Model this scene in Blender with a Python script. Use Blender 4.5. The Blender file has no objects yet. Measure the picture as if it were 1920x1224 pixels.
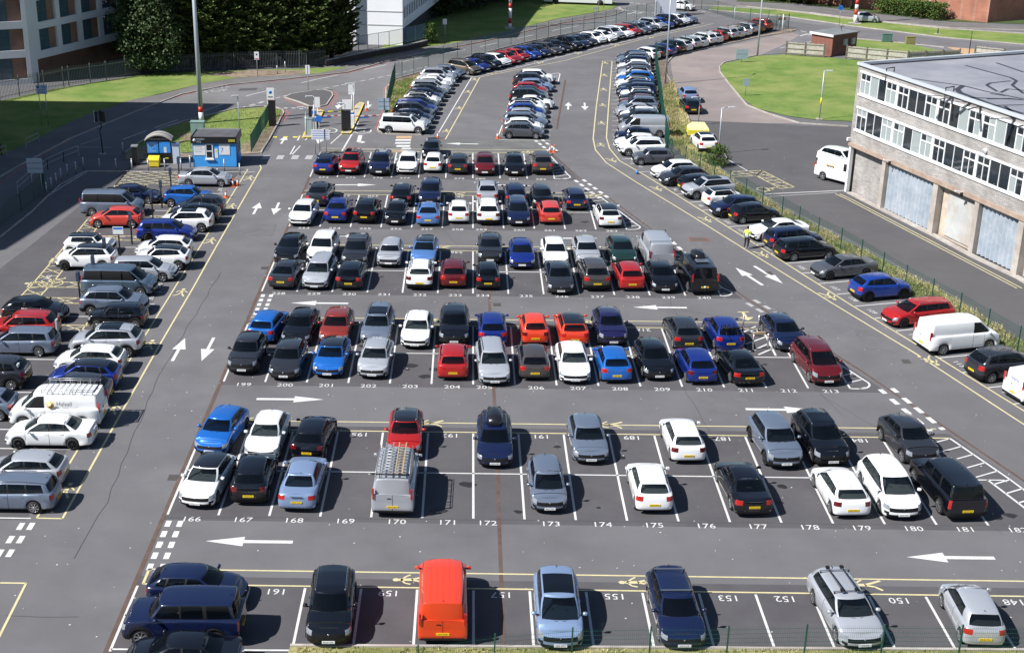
import bpy, bmesh, math, random
from mathutils import Vector, Matrix, noise
R = math.radians
C = bpy.context.scene.collection
random.seed(7)
# ------------------------------------------------------------------ survey frame
# the photograph was surveyed once: this maps a picture position to the place on the ground (metres)
_F, _P, _Y, _RO, _H, _X0, _CX, _CY = 2555.3789, .373077602, -.0188332124, .00393345866, 31.703243, -.416719813, 829.946137, 611.488
_fw = Vector((math.sin(_Y)*math.cos(_P), math.cos(_Y)*math.cos(_P), -math.sin(_P)))
_rt = Vector((math.cos(_Y), -math.sin(_Y), 0)); _up = _rt.cross(_fw)
_r2 = _rt*math.cos(_RO) + _up*math.sin(_RO); _u2 = _up*math.cos(_RO) - _rt*math.sin(_RO)
EYE = Vector((_X0, 0, _H))
def G(u, v, z=0.0):
    d = _fw*_F + _r2*(u-_CX) - _u2*(v-_CY)
    t = (z-_H)/d.z
    p = EYE + d*t
    return Vector((p.x, p.y, z))
def GL(pts, z=0.0): return [G(u, v, z) for u, v in pts]

# ------------------------------------------------------------------ materials
MATS = {}
def pmat(name, col, rough=.6, metal=0, coat=0, spec=.5, emit=None, estr=0, alpha=1, trans=0):
    if name in MATS: return MATS[name]
    m = bpy.data.materials.new(name); m.use_nodes = True
    b = m.node_tree.nodes['Principled BSDF']
    b.inputs['Base Color'].default_value = (*col, 1)
    b.inputs['Roughness'].default_value = rough
    b.inputs['Metallic'].default_value = metal
    b.inputs['Coat Weight'].default_value = coat
    b.inputs['Coat Roughness'].default_value = .04
    b.inputs['Specular IOR Level'].default_value = spec
    if trans: b.inputs['Transmission Weight'].default_value = trans
    if alpha < 1: b.inputs['Alpha'].default_value = alpha
    if emit:
        b.inputs['Emission Color'].default_value = (*emit, 1); b.inputs['Emission Strength'].default_value = estr
    MATS[name] = m
    return m
def nmat(name, c1, c2, scale=1, rough=.9, detail=6, c3=None, scale3=.1, amt3=.5, bump=0, bscale=40, spec=.3, fine=None, fscale=30, famt=.5):
    """two colours mixed by noise, a third by a broad noise, an optional fine speckle"""
    if name in MATS: return MATS[name]
    m = bpy.data.materials.new(name); m.use_nodes = True
    nt = m.node_tree; N = nt.nodes; L = nt.links
    b = N['Principled BSDF']; b.inputs['Roughness'].default_value = rough; b.inputs['Specular IOR Level'].default_value = spec
    tc = N.new('ShaderNodeNewGeometry')
    def nz(s, d=detail, r=.6):
        n = N.new('ShaderNodeTexNoise'); n.inputs['Scale'].default_value = s; n.inputs['Detail'].default_value = d
        n.inputs['Roughness'].default_value = r; L.new(tc.outputs['Position'], n.inputs['Vector']); return n
    def ramp(n, lo, hi):
        r = N.new('ShaderNodeMapRange'); r.inputs['From Min'].default_value = lo; r.inputs['From Max'].default_value = hi
        L.new(n.outputs['Fac'], r.inputs['Value']); return r
    def mix(fac, a, bb, amt=1):
        x = N.new('ShaderNodeMix'); x.data_type = 'RGBA'
        if amt != 1:
            mu = N.new('ShaderNodeMath'); mu.operation = 'MULTIPLY'; mu.inputs[1].default_value = amt
            L.new(fac, mu.inputs[0]); fac = mu.outputs[0]
        L.new(fac, x.inputs['Factor'])
        for s, v in ((x.inputs['A'], a), (x.inputs['B'], bb)):
            if isinstance(v, tuple): s.default_value = (*v, 1)
            else: L.new(v, s)
        return x.outputs['Result']
    col = mix(ramp(nz(scale), .35, .65).outputs[0], c1, c2)
    if c3: col = mix(ramp(nz(scale3), .42, .62).outputs[0], col, c3, amt3)
    if fine: col = mix(ramp(nz(fscale, 3, .8), .45, .7).outputs[0], col, fine, famt)
    L.new(col, b.inputs['Base Color'])
    if bump:
        bp = N.new('ShaderNodeBump'); bp.inputs['Strength'].default_value = bump; bp.inputs['Distance'].default_value = .03
        L.new(nz(bscale, 4).outputs['Fac'], bp.inputs['Height']); L.new(bp.outputs['Normal'], b.inputs['Normal'])
    MATS[name] = m
    return m
def brickmat(name, c1, c2, mortar, sx=.225, sy=.075, axis='x', rough=.85, msize=.012):
    """brick courses laid by world position; axis picks the horizontal direction of the wall"""
    if name in MATS: return MATS[name]
    m = bpy.data.materials.new(name); m.use_nodes = True
    nt = m.node_tree; N = nt.nodes; L = nt.links; b = N['Principled BSDF']; b.inputs['Roughness'].default_value = rough
    g = N.new('ShaderNodeTexCoord'); s = N.new('ShaderNodeSeparateXYZ'); L.new(g.outputs['Object'], s.inputs[0])
    ad = N.new('ShaderNodeMath'); ad.operation = 'ADD'; L.new(s.outputs['X'], ad.inputs[0]); L.new(s.outputs['Y'], ad.inputs[1])
    cb = N.new('ShaderNodeCombineXYZ'); L.new(ad.outputs[0], cb.inputs['X']); L.new(s.outputs['Z'], cb.inputs['Y'])
    t = N.new('ShaderNodeTexBrick'); L.new(cb.outputs[0], t.inputs['Vector'])
    t.inputs['Scale'].default_value = 1; t.inputs['Brick Width'].default_value = sx; t.inputs['Row Height'].default_value = sy
    t.inputs['Mortar Size'].default_value = msize
    t.inputs['Color1'].default_value = (*c1, 1); t.inputs['Color2'].default_value = (*c2, 1); t.inputs['Mortar'].default_value = (*mortar, 1)
    n = N.new('ShaderNodeTexNoise'); n.inputs['Scale'].default_value = .6; n.inputs['Detail'].default_value = 6; L.new(g.outputs['Object'], n.inputs['Vector'])
    mr = N.new('ShaderNodeMapRange'); mr.inputs['From Min'].default_value = .3; mr.inputs['From Max'].default_value = .7; mr.inputs['To Min'].default_value = .7; mr.inputs['To Max'].default_value = 1.1
    L.new(n.outputs['Fac'], mr.inputs['Value'])
    mx = N.new('ShaderNodeVectorMath'); mx.operation = 'SCALE'; L.new(t.outputs['Color'], mx.inputs[0]); L.new(mr.outputs[0], mx.inputs['Scale'])
    L.new(mx.outputs[0], b.inputs['Base Color'])
    MATS[name] = m
    return m

# ------------------------------------------------------------------ mesh building
class MB:
    """collects faces with material slots; build() links them as one mesh object"""
    def __init__(s): s.v = []; s.f = []; s.m = []; s.sm = []
    def vert(s, p): s.v.append(tuple(p)); return len(s.v)-1
    def face(s, idx, m=0, smooth=False): s.f.append(tuple(idx)); s.m.append(m); s.sm.append(smooth)
    def poly(s, pts, m=0, smooth=False): s.face([s.vert(p) for p in pts], m, smooth)
    def box(s, x0, x1, y0, y1, z0, z1, m=0, mat=None):
        P = [(x0,y0,z0),(x1,y0,z0),(x1,y1,z0),(x0,y1,z0),(x0,y0,z1),(x1,y0,z1),(x1,y1,z1),(x0,y1,z1)]
        if mat is not None: P = [mat @ Vector(p) for p in P]
        k = [s.vert(p) for p in P]
        for q in ((0,3,2,1),(4,5,6,7),(0,1,5,4),(1,2,6,5),(2,3,7,6),(3,0,4,7)): s.face([k[i] for i in q], m)
    def bar(s, a, b, w, h=None, m=0, up=(0,0,1)):
        a = Vector(a); b = Vector(b); d = b-a; L = d.length
        if L < 1e-6: return
        d /= L; h = h or w; u = Vector(up)
        if abs(d.dot(u)) > .99: u = Vector((1,0,0))
        x = d.cross(u).normalized(); y = x.cross(d)
        k = []
        for e in (a, b):
            for sx, sy in ((-1,-1),(1,-1),(1,1),(-1,1)): k.append(s.vert(e + x*(w/2*sx) + y*(h/2*sy)))
        for q in ((0,1,2,3),(7,6,5,4),(0,4,5,1),(1,5,6,2),(2,6,7,3),(3,7,4,0)): s.face([k[i] for i in q], m)
    def tube(s, pts, r, n=8, m=0, cap=True, r2=None):
        pts = [Vector(p) for p in pts]; rings = []
        for i, p in enumerate(pts):
            d = (pts[min(i+1, len(pts)-1)] - pts[max(i-1, 0)]).normalized()
            u = Vector((0,0,1)) if abs(d.z) < .9 else Vector((1,0,0))
            x = d.cross(u).normalized(); y = x.cross(d)
            rr = r if r2 is None else r + (r2-r)*i/(len(pts)-1)
            rings.append([s.vert(p + (x*math.cos(2*math.pi*k/n) + y*math.sin(2*math.pi*k/n))*rr) for k in range(n)])
        for a, b in zip(rings, rings[1:]):
            for k in range(n): s.face((a[k], a[(k+1)%n], b[(k+1)%n], b[k]), m, True)
        if cap: s.face(rings[0][::-1], m); s.face(rings[-1], m)
    def lathe(s, prof, origin=(0,0,0), axis='z', n=20, m=0, mf=None, smooth=True):
        O = Vector(origin); rings = []
        for r, h in prof:
            ring = []
            for k in range(n):
                a = 2*math.pi*k/n; c, q = math.cos(a)*r, math.sin(a)*r
                p = {'z': (c, q, h), 'y': (c, h, q), 'x': (h, c, q)}[axis]
                ring.append(s.vert(O+Vector(p)))
            rings.append(ring)
        for i, (a, b) in enumerate(zip(rings, rings[1:])):
            for k in range(n): s.face((a[k], a[(k+1)%n], b[(k+1)%n], b[k]), mf[i] if mf else m, smooth)
    def mesh(s, name, mats):
        me = bpy.data.meshes.new(name)
        me.from_pydata(s.v, [], s.f)
        for mt in mats: me.materials.append(mt)
        me.polygons.foreach_set('material_index', s.m)
        me.polygons.foreach_set('use_smooth', s.sm)
        me.update()
        return me
    def build(s, name, mats, parent=None, loc=None, rotz=0, weld=False):
        if not isinstance(mats, (list, tuple)): mats = [mats]
        me = s.mesh(name, mats)
        if weld: weldmesh(me)
        return put(name, me, parent, loc, rotz)
def weldmesh(me, d=1e-4):
    bm = bmesh.new(); bm.from_mesh(me); bmesh.ops.remove_doubles(bm, verts=bm.verts, dist=d)
    bmesh.ops.recalc_face_normals(bm, faces=bm.faces); bm.to_mesh(me); bm.free()
def put(name, me, parent=None, loc=None, rotz=0):
    o = bpy.data.objects.new(name, me); C.objects.link(o)
    if parent: o.parent = parent
    if loc is not None: o.location = loc
    if rotz: o.rotation_euler = (0, 0, rotz)
    return o
def thing(name, label, cat, loc=(0,0,0), rotz=0, group=None):
    o = put(name, None, None, loc, rotz); o.empty_display_size = .3
    return tag(o, label, cat, group)
def tag(o, label=None, cat=None, group=None, kind=None):
    if label: o['label'] = label
    if cat: o['category'] = cat
    if group: o['group'] = group
    if kind: o['kind'] = kind
    return o
def struct(name, bm, mats): return tag(bm.build(name, mats), kind='structure')
def move_tree(root, loc, rotz=0, label=None, group=None):
    """a copy of a thing with copies of its parts and sub-parts"""
    r = root.copy(); C.objects.link(r); r.location = loc; r.rotation_euler = (0, 0, rotz)
    if label: r['label'] = label
    if group: r['group'] = group
    for ch in list(root.children):
        c = ch.copy(); C.objects.link(c); c.parent = r
        for g in ch.children:
            d = g.copy(); C.objects.link(d); d.parent = c
    return r
def text_faces(mb, s, M, size=1, sx=1, m=0, align='CENTER'):
    """outline lettering as flat faces, placed by matrix M"""
    cu = bpy.data.curves.new('t', 'FONT'); cu.body = s; cu.size = size; cu.align_x = align; cu.align_y = 'CENTER'; cu.resolution_u = 2
    ob = bpy.data.objects.new('t', cu); C.objects.link(ob)
    dg = bpy.context.evaluated_depsgraph_get(); me = bpy.data.meshes.new_from_object(ob.evaluated_get(dg))
    base = len(mb.v); S = Matrix.Diagonal((sx, 1, 1, 1))
    for v in me.vertices: mb.v.append(tuple(M @ (S @ v.co)))
    for p in me.polygons: mb.face([base+i for i in p.vertices], m)
    bpy.data.objects.remove(ob); bpy.data.curves.remove(cu); bpy.data.meshes.remove(me)
_tc = {}
def text_cached(mb, s, M, size=1, sx=1, m=0, align='CENTER'):
    k = (s, size, sx, align)
    if k not in _tc:
        t = MB(); text_faces(t, s, Matrix(), size, sx, 0, align); _tc[k] = t
    t = _tc[k]; base = len(mb.v)
    for p in t.v: mb.v.append(tuple(M @ Vector(p)))
    for f in t.f: mb.face([base+i for i in f], m)
def frame(o, x, y):
    """matrix with origin o, local x and y along the given directions"""
    x = Vector(x).normalized(); y = Vector(y); z = x.cross(y).normalized(); y = z.cross(x)
    M = Matrix.Identity(4)
    for i, c in enumerate((x, y, z)): M.col[i][:3] = c[:]
    M.col[3][:3] = Vector(o)[:]
    return M
# ------------------------------------------------------------------ vehicles
BLK = pmat('black_plastic', (.009,.009,.010), .65, 0, 0, .3)
TYRE = pmat('tyre_rubber', (.014,.014,.015), .8)
GLASS = pmat('car_glass', (.004,.006,.009), .06, 0, 0, .45)
CLEAR = None
def clearmat():
    m = bpy.data.materials.new('windscreen_glass'); m.use_nodes = True; nt = m.node_tree; N = nt.nodes; L = nt.links
    b = N['Principled BSDF']; b.inputs['Base Color'].default_value = (.004,.006,.009,1); b.inputs['Roughness'].default_value = .03; b.inputs['Specular IOR Level'].default_value = .5
    t = N.new('ShaderNodeBsdfTransparent'); t.inputs[0].default_value = (.45,.5,.5,1)
    x = N.new('ShaderNodeMixShader'); x.inputs[0].default_value = .55
    L.new(b.outputs[0], x.inputs[2]); L.new(t.outputs[0], x.inputs[1]); L.new(x.outputs[0], N['Material Output'].inputs[0])
    return m
CLEAR = clearmat()
LAMP = pmat('headlamp_glass', (.28,.3,.33), .12, .3, 1, .8)
LAMPD = pmat('headlamp_dark', (.05,.055,.06), .08, .3, 1, .9)
TAIL = pmat('tail_lamp_red', (.38,.012,.01), .15, 0, 1)
TAILD = pmat('tail_lamp_dark', (.1,.004,.006), .12, 0, 1)
CHROME = pmat('chrome', (.6,.6,.62), .12, 1)
ALLOY = pmat('alloy_rim', (.42,.43,.45), .3, .8)
ALLOYD = pmat('dark_rim', (.02,.02,.022), .35, .4)
PLW = pmat('plate_white', (.75,.76,.76), .4)
PLY = pmat('plate_yellow', (.75,.52,.02), .4)
GRILLE = pmat('grille_black', (.006,.006,.007), .7, 0, 0, .2)
SEAT = pmat('seat_cloth', (.13,.13,.14), .8)
SEATL = pmat('seat_cream', (.35,.33,.3), .8)
PAINTS = {}
PC = dict(white=(.78,.79,.8,0), silver=(.44,.46,.5,.35), lightblue=(.23,.32,.5,.35), steel=(.15,.185,.25,.35), grey=(.085,.09,.105,.35), darkgrey=(.02,.022,.028,.35), black=(.004,.0045,.007,.2),
          navy=(.006,.011,.042,.5), blue=(.008,.05,.32,.4), brightblue=(.01,.13,.5,.3), skyblue=(.12,.27,.62,.5), royal=(.008,.03,.24,.45), red=(.42,.012,.01,.25), darkred=(.16,.01,.014,.45),
          brick=(.3,.035,.022,.4), orange=(.65,.045,.012,0), purple=(.012,.011,.055,.5), beige=(.22,.18,.14,.6), pearl=(.6,.6,.58,.3), green=(.01,.03,.028,.4), vanblue=(.1,.15,.21,.5), brown=(.05,.043,.042,.5), coral=(.55,.05,.035,.1))
def paint(c):
    if c not in PAINTS:
        r, g, b, me = PC[c]
        dk = max(r, g, b) < .06
        m = pmat('paint_'+c, (r, g, b), .16 if dk else (.32 if me < .3 else .3), 0 if dk else me, 1, .35 if dk else .5)
        m.node_tree.nodes['Principled BSDF'].inputs['Coat Roughness'].default_value = .03
        PAINTS[c] = m
    return PAINTS[c]

def lin(pts, x):
    """piecewise linear with smoothstep, pts sorted by falling x"""
    if x >= pts[0][0]: return pts[0][1]
    for (a, b), (c, d) in zip(pts, pts[1:]):
        if x >= c:
            t = (a-x)/(a-c) if a != c else 0
            return b + (d-b)*t
    return pts[-1][1]
def sup(f, n): return max(0, 1-f**n)**(1/n)

BASE = dict(L=4.2, W=1.8, H=1.46, r=.32, fo=.86, ro=.72, cf=.5, cr=.34, nf=2.7, nr=3.6, gz=.19, tr='hatch',
            zs=[(2.1,.70),(1.7,.82),(1.05,.97),(.3,1.0),(-1.6,1.04),(-2.1,1.02)], ab=1.12, at=.38, rt=-1.45, rb=-1.93, yb=.12, yt=.62,
            roof=[(.5,1.40),(0,1.46),(-.8,1.45),(-1.5,1.36)],
            pil=[(-.28,-.22),(-.36,-.3),(-1.12,-1.0),(-1.2,-1.08),(-1.62,-1.3)], fillw=(), tl=(3,7,4,7), hl=(4,7,4,6), grl=(0,4,3,5), clad=0, crown=.045, wide_rim=.68)
TYPES = {
 'small':  dict(L=3.6, W=1.64, H=1.48, r=.29, fo=.72, ro=.55, zs=[(1.8,.78),(1.5,.88),(.95,.99),(.2,1.0),(-1.4,1.05),(-1.8,1.0)], ab=.98, at=.38, rt=-1.25, rb=-1.62, roof=[(.5,1.42),(0,1.48),(-.8,1.47),(-1.3,1.4)], pil=[(-.32,-.28),(-.4,-.36),(-1.2,-1.08)], yt=.56),
 'mini':   dict(L=3.82, W=1.72, H=1.42, r=.31, fo=.72, ro=.6, cf=.42, nf=3.0, zs=[(1.9,.80),(1.6,.90),(1.0,.97),(.2,.99),(-1.5,1.0),(-1.9,.95)], ab=.95, at=.55, rt=-1.42, rb=-1.68, roof=[(.6,1.38),(0,1.42),(-.8,1.41),(-1.45,1.36)], pil=[(-.2,-.2),(-.28,-.28),(-1.2,-1.15)], yt=.6, hl=(4,7,4,6)),
 'hatch':  dict(),
 'hatch3': dict(pil=[(-.45,-.4),(-.55,-.5),(-1.45,-1.2)], L=4.1),
 'coupe':  dict(L=4.65, W=1.83, H=1.39, fo=.83, ro=.98, zs=[(2.3,.68),(1.9,.8),(1.15,.93),(.2,.96),(-1.6,1.0),(-2.3,.98)], ab=1.2, at=.35, rt=-1.0, rb=-1.85, roof=[(.4,1.34),(0,1.39),(-.6,1.38),(-1.1,1.3)], pil=[(-.5,-.4),(-.6,-.5),(-1.2,-.85)], yt=.56),
 'saloon': dict(L=4.7, W=1.82, H=1.45, fo=.88, ro=1.02, zs=[(2.35,.70),(1.95,.82),(1.25,.95),(.2,.98),(-1.4,1.02),(-2.35,1.0)], ab=1.3, at=.5, rt=-1.0, rb=-1.62, roof=[(.6,1.4),(.1,1.45),(-.6,1.44),(-1.1,1.36)], pil=[(-.12,-.08),(-.2,-.16),(-.95,-.8),(-1.02,-.86),(-1.3,-.95)], yt=.6),
 'estate': dict(L=4.68, W=1.82, H=1.49, fo=.9, ro=1.0, zs=[(2.34,.70),(1.95,.82),(1.25,.96),(.2,.99),(-1.8,1.03),(-2.34,1.02)], ab=1.32, at=.52, rt=-1.95, rb=-2.2, roof=[(.6,1.44),(.1,1.49),(-1,1.48),(-2.0,1.42)], pil=[(-.12,-.08),(-.2,-.16),(-1.0,-.92),(-1.08,-1.0),(-1.85,-1.7)], rail=1),
 'suv':    dict(L=4.45, W=1.85, H=1.65, r=.355, fo=.88, ro=.82, gz=.24, zs=[(2.2,.84),(1.85,.97),(1.15,1.08),(.2,1.11),(-1.7,1.17),(-2.2,1.14)], ab=1.2, at=.5, rt=-1.65, rb=-2.05, roof=[(.6,1.58),(.1,1.65),(-1,1.64),(-1.7,1.56)], pil=[(-.18,-.14),(-.26,-.22),(-1.05,-.96),(-1.13,-1.04),(-1.7,-1.45)], clad=1, rail=1, yt=.66),
 'cross':  dict(L=4.15, W=1.79, H=1.57, r=.34, fo=.82, ro=.72, gz=.23, nf=2.5, zs=[(2.05,.84),(1.75,.94),(1.05,1.05),(.2,1.08),(-1.55,1.15),(-2.05,1.1)], ab=1.05, at=.42, rt=-1.45, rb=-1.86, roof=[(.5,1.5),(.1,1.57),(-.8,1.55),(-1.5,1.45)], pil=[(-.25,-.2),(-.33,-.28),(-1.0,-.92),(-1.08,-1.0),(-1.5,-1.25)], clad=1),
 'box4':   dict(L=4.85, W=1.92, H=1.86, r=.385, fo=.84, ro=1.05, gz=.28, cf=.4, nf=4, nr=5, cr=.25, zs=[(2.42,1.0),(2.1,1.1),(1.3,1.18),(.2,1.2),(-2.2,1.22),(-2.42,1.2)], ab=1.35, at=.85, rt=-2.12, rb=-2.3, roof=[(.9,1.78),(.4,1.82),(-.6,1.86),(-2.2,1.84)], pil=[(.0,.02),(-.08,-.06),(-.95,-.92),(-1.1,-1.07),(-2.05,-1.95)], clad=1, yt=.74, crown=.03, tl=(5,7,3,7)),
 'mpv':    dict(L=4.55, W=1.83, H=1.66, fo=.92, ro=.78, zs=[(2.28,.78),(1.95,.92),(1.45,1.02),(.3,1.05),(-1.8,1.1),(-2.28,1.06)], ab=1.6, at=.62, rt=-1.75, rb=-2.14, roof=[(.7,1.58),(0,1.66),(-1,1.65),(-1.85,1.56)], pil=[(1.0,.42),(.92,.36),(-.22,-.18),(-.3,-.26),(-1.1,-1.0),(-1.18,-1.08),(-1.85,-1.6)], yt=.66),
 'mpvs':   dict(L=3.95, W=1.7, H=1.56, r=.3, fo=.8, ro=.65, zs=[(1.95,.76),(1.65,.9),(1.2,1.0),(.3,1.02),(-1.5,1.06),(-1.95,1.02)], ab=1.35, at=.5, rt=-1.5, rb=-1.8, roof=[(.6,1.48),(0,1.56),(-.8,1.55),(-1.55,1.48)], pil=[(.85,.32),(.78,.26),(-.25,-.2),(-.33,-.28),(-1.1,-1.0)], yt=.6),
 'van':    dict(L=5.1, W=1.98, H=1.98, r=.345, fo=.95, ro=.98, cf=.5, cr=.16, nf=3.0, nr=7, gz=.24, zs=[(2.55,.92),(2.25,1.06),(1.75,1.17),(.3,1.2),(-2.2,1.2),(-2.55,1.2)], ab=1.85, at=1.05, rt=-2.42, rb=-2.5, roof=[(1.15,1.88),(.6,1.96),(-1,1.98),(-2.45,1.94)], pil=[(1.3,.78),(.42,.4),(.3,.3),(-1.1,-1.1),(-2.3,-2.24)], fillw=(2,3,4), rfill=1, vtl=1, yt=.8, crown=.05),
 'vanwin': dict(L=4.95, W=1.94, H=1.93, r=.34, fo=.92, ro=.98, cf=.5, cr=.16, nf=3.0, nr=7, gz=.24, zs=[(2.47,.92),(2.2,1.04),(1.75,1.14),(.3,1.17),(-2.2,1.17),(-2.47,1.17)], ab=1.8, at=1.0, rt=-2.3, rb=-2.42, roof=[(1.1,1.83),(.6,1.91),(-1,1.93),(-2.35,1.88)], pil=[(1.25,.72),(.42,.4),(.3,.3),(-.95,-.95),(-1.05,-1.05),(-2.2,-2.14)], vtl=1, yt=.78, crown=.05),
 'vansm':  dict(L=4.4, W=1.82, H=1.83, r=.32, fo=.88, ro=.72, cf=.5, cr=.16, nf=3.0, nr=7, gz=.2, zs=[(2.2,.84),(1.95,.98),(1.45,1.1),(.3,1.12),(-1.9,1.12),(-2.2,1.12)], ab=1.55, at=.75, rt=-2.08, rb=-2.15, roof=[(.85,1.74),(.4,1.81),(-1,1.83),(-2.1,1.8)], pil=[(1.0,.5),(.12,.1),(.0,.0),(-1.0,-1.0),(-1.95,-1.9)], fillw=(2,3,4), rfill=1, vtl=1, yt=.74, crown=.04),
 'pickup': dict(L=5.2, W=1.84, H=1.78, r=.38, fo=.9, ro=1.2, gz=.3, cf=.42, nr=5, zs=[(2.6,.95),(2.2,1.07),(1.4,1.16),(.2,1.18),(-2.3,1.18),(-2.6,1.16)], ab=1.45, at=.85, rt=-.75, rb=-.95, roof=[(.9,1.7),(.4,1.78),(-.3,1.77),(-.8,1.7)], pil=[(.2,.22),(.12,.14),(-.7,-.62)], clad=1, bed=1, yt=.66),
}
CACHE = {}
def build_type(tname, far=False, opts=()):
    key = (tname, far, tuple(sorted(opts)))
    if key in CACHE: return CACHE[key]
    S = dict(BASE); S.update(TYPES[tname])
    L, W, H, r = S['L'], S['W'], S['H'], S['r']; hw = W/2
    xf, xr = L/2, -L/2
    xwf, xwr = xf-S['fo'], xr+S['ro']
    zs = lambda x: lin(S['zs'], x)
    roof = lambda x: lin(S['roof'], x)
    parts = []                       # (name, MB, mats, paint_slot, children)
    # ---- perimeter half plan
    ys = [0, .22, .44, .62, .74, .86, .95, .99]
    per = [(xf-S['cf']+S['cf']*sup(f, S['nf']), f) for f in ys]
    ra = r*1.16
    xs = set()
    for xw in (xwf, xwr):
        for k in range(9 if not far else 7):
            a = math.pi*k/(8 if not far else 6); xs.add(round(xw+ra*math.cos(a), 3))
    for x in (xwf-ra-.12, (xwf+xwr)/2, xwr+ra+.12, (xwf+xwr)/2+.5, (xwf+xwr)/2-.5): xs.add(round(x, 3))
    lim_f, lim_r = per[-1][0]-.02, xr+S['cr']+.02
    side = [x for x in sorted(xs, reverse=True) if lim_r < x < lim_f]
    per += [(x, 1.0) for x in side]
    nF = 8; nS = len(side)
    per += [(xr+S['cr']-S['cr']*sup(f, S['nr']), f) for f in reversed(ys)]
    n = len(per)
    T = [0, .10, .30, .50, .62, .80, .92, 1]
    yi = [-.07, -.025, 0, .0, -.004, -.012, -.04, -.10]
    fx = [-.10, -.03, 0, -.01, -.03, -.08, -.16, -.30]
    rx = [-.08, -.02, 0, -.02, -.03, -.05, -.08, -.14]
    if S.get('vtl') or tname == 'box4': yi = [-.07,-.02,0,0,0,-.01,-.02,-.05]; rx = [-.06,-.01,.0,-.03,-.03,-.03,-.035,-.04]
    def zb(x):
        z = S['gz']
        for xw in (xwf, xwr):
            d = abs(x-xw)
            if d < ra-.001: z = max(z, r + math.sqrt(max(0, ra*ra-d*d))*1.0)
        return z
    grid = []                         # grid[i][k] left side points (y>=0)
    for i, (x, f) in enumerate(per):
        col = []
        z0 = zb(x); z1 = zs(x)
        if i < nF: z0 = S['gz']; wgt = sup(f, 2.2)*1.0; ex = 1
        elif i >= nF+nS: z0 = S['gz']+.04; ex = 2
        else: ex = 0
        for k, t in enumerate(T):
            yy = f*(hw + yi[k]); px = x
            if ex == 1: px = x + fx[k]*(1-.55*f**3)
            if ex == 2: px = x - rx[k]*(1-.6*f**3)
            z = z0+(z1-z0)*t
            if k == 7: z += .0
            col.append((px, yy, z))
        grid.append(col)
    K = len(T)
    body = MB(); hl = {1: MB(), -1: MB()}; tl = {1: MB(), -1: MB()}; gr = MB()
    a0, a1, b0, b1 = S['hl']; t0, t1, t2, t3 = S['tl']; g0, g1, g2, g3 = S['grl']
    def quad(mb, pts, m=0): mb.poly(pts, m, True)
    for sgn in (1, -1):
        P = [[(p[0], p[1]*sgn, p[2]) for p in c] for c in grid]
        for i in range(n-1):
            for k in range(K-1):
                q = [P[i][k], P[i+1][k], P[i+1][k+1], P[i][k+1]]
                if sgn < 0: q = q[::-1]
                tgt, m = body, 0
                if i < nF:
                    if a0 <= i < a1 and b0 <= k < b1: tgt = hl[sgn]
                    elif g0 <= i < g1 and g2 <= k < g3: tgt = gr
                    elif i < 5 and k == 1: m = 1
                    elif k == 0: m = 1
                    elif 4 <= i < 6 and k == 2: m = 1
                    elif S['clad'] and k <= 1: m = 1
                elif i >= nF+nS-1:
                    j = n-2-i
                    if not S.get('vtl') and t0 <= j < t1 and t2 <= k < t3-(1 if tname != 'box4' else 0): tgt = tl[sgn]
                    elif k == 0: m = 1
                    elif S['clad'] and k <= 1: m = 1
                else:
                    if k == 0: m = 1 if zb((per[i][0]+per[i+1][0])/2) < S['gz']+.01 or S['clad'] else 0
                    if S['clad'] and k == 0: m = 1
                    j = n-2-i
                    if nF+nS-2 <= i and 0: pass
                quad(tgt, q, m)
    # deck (bonnet, scuttle, boot)
    fr = [1, .72, .36, 0, -.36, -.72, -1]
    def deckpt(i, f):
        x, y, z = grid[i][-1]
        cr = .06*min(1, y/(hw*.6)) if x > S['ab']-.2 else .02
        return (x, y*f, z + cr*(1-f*f)**.8 if y > 0 else z)
    bedr = None
    for i in range(n-1):
        for j in range(6):
            m = 0
            if S.get('bed') and grid[i][-1][0] < S['rb']+.1 and grid[i+1][-1][0] > xr+.12 and 1 <= j <= 4: m = 1
            quad(body, [deckpt(i, fr[j]), deckpt(i+1, fr[j]), deckpt(i+1, fr[j+1]), deckpt(i, fr[j+1])], m)
    # ---- greenhouse
    fa = [0, .36, .7, .92, 1.0]
    ybh = hw-S['yb']; yth = S['yt'] if S['yt'] > .5 else .6
    pil = S['pil']
    cols = []                         # (xb, yb, xt, yt, kind) kind of the panel that follows
    for i, f in enumerate(fa[:-1]):
        cols.append((S['ab']+.02-.20*f**2.2, ybh*f*.98, S['at']+.02-.14*f**2.2, yth*f*.98, 'W' if i < 3 else 'A'))
    xb0, xt0 = S['ab']-.26, S['at']-.2
    stations = [(xb0, xt0)] + [p for p in pil]
    # panels alternate window, pillar
    for i, (xb, xt) in enumerate(stations):
        nxt = stations[i+1] if i+1 < len(stations) else None
        kind = 'S%d' % (i//2) if i % 2 == 0 else 'B'
        if nxt is None: kind = 'C'
        elif nxt and S.get('vtl') is None and nxt[0] < xb-.5 and kind[0] == 'S':
            cols.append((xb, None, xt, None, kind)); xb, xt = (xb+nxt[0])/2, (xt+nxt[1])/2
        if i in S['fillw']: kind = 'P'
        cols.append((xb, None, xt, None, kind))
    for i, f in enumerate(reversed(fa)):
        kind = 'C' if i == 0 else 'R'
        cols.append((S['rb']+.10*f**3*1.0, ybh*f*(.94), S['rt']+.06*f**3, yth*f*.94, kind))
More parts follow.
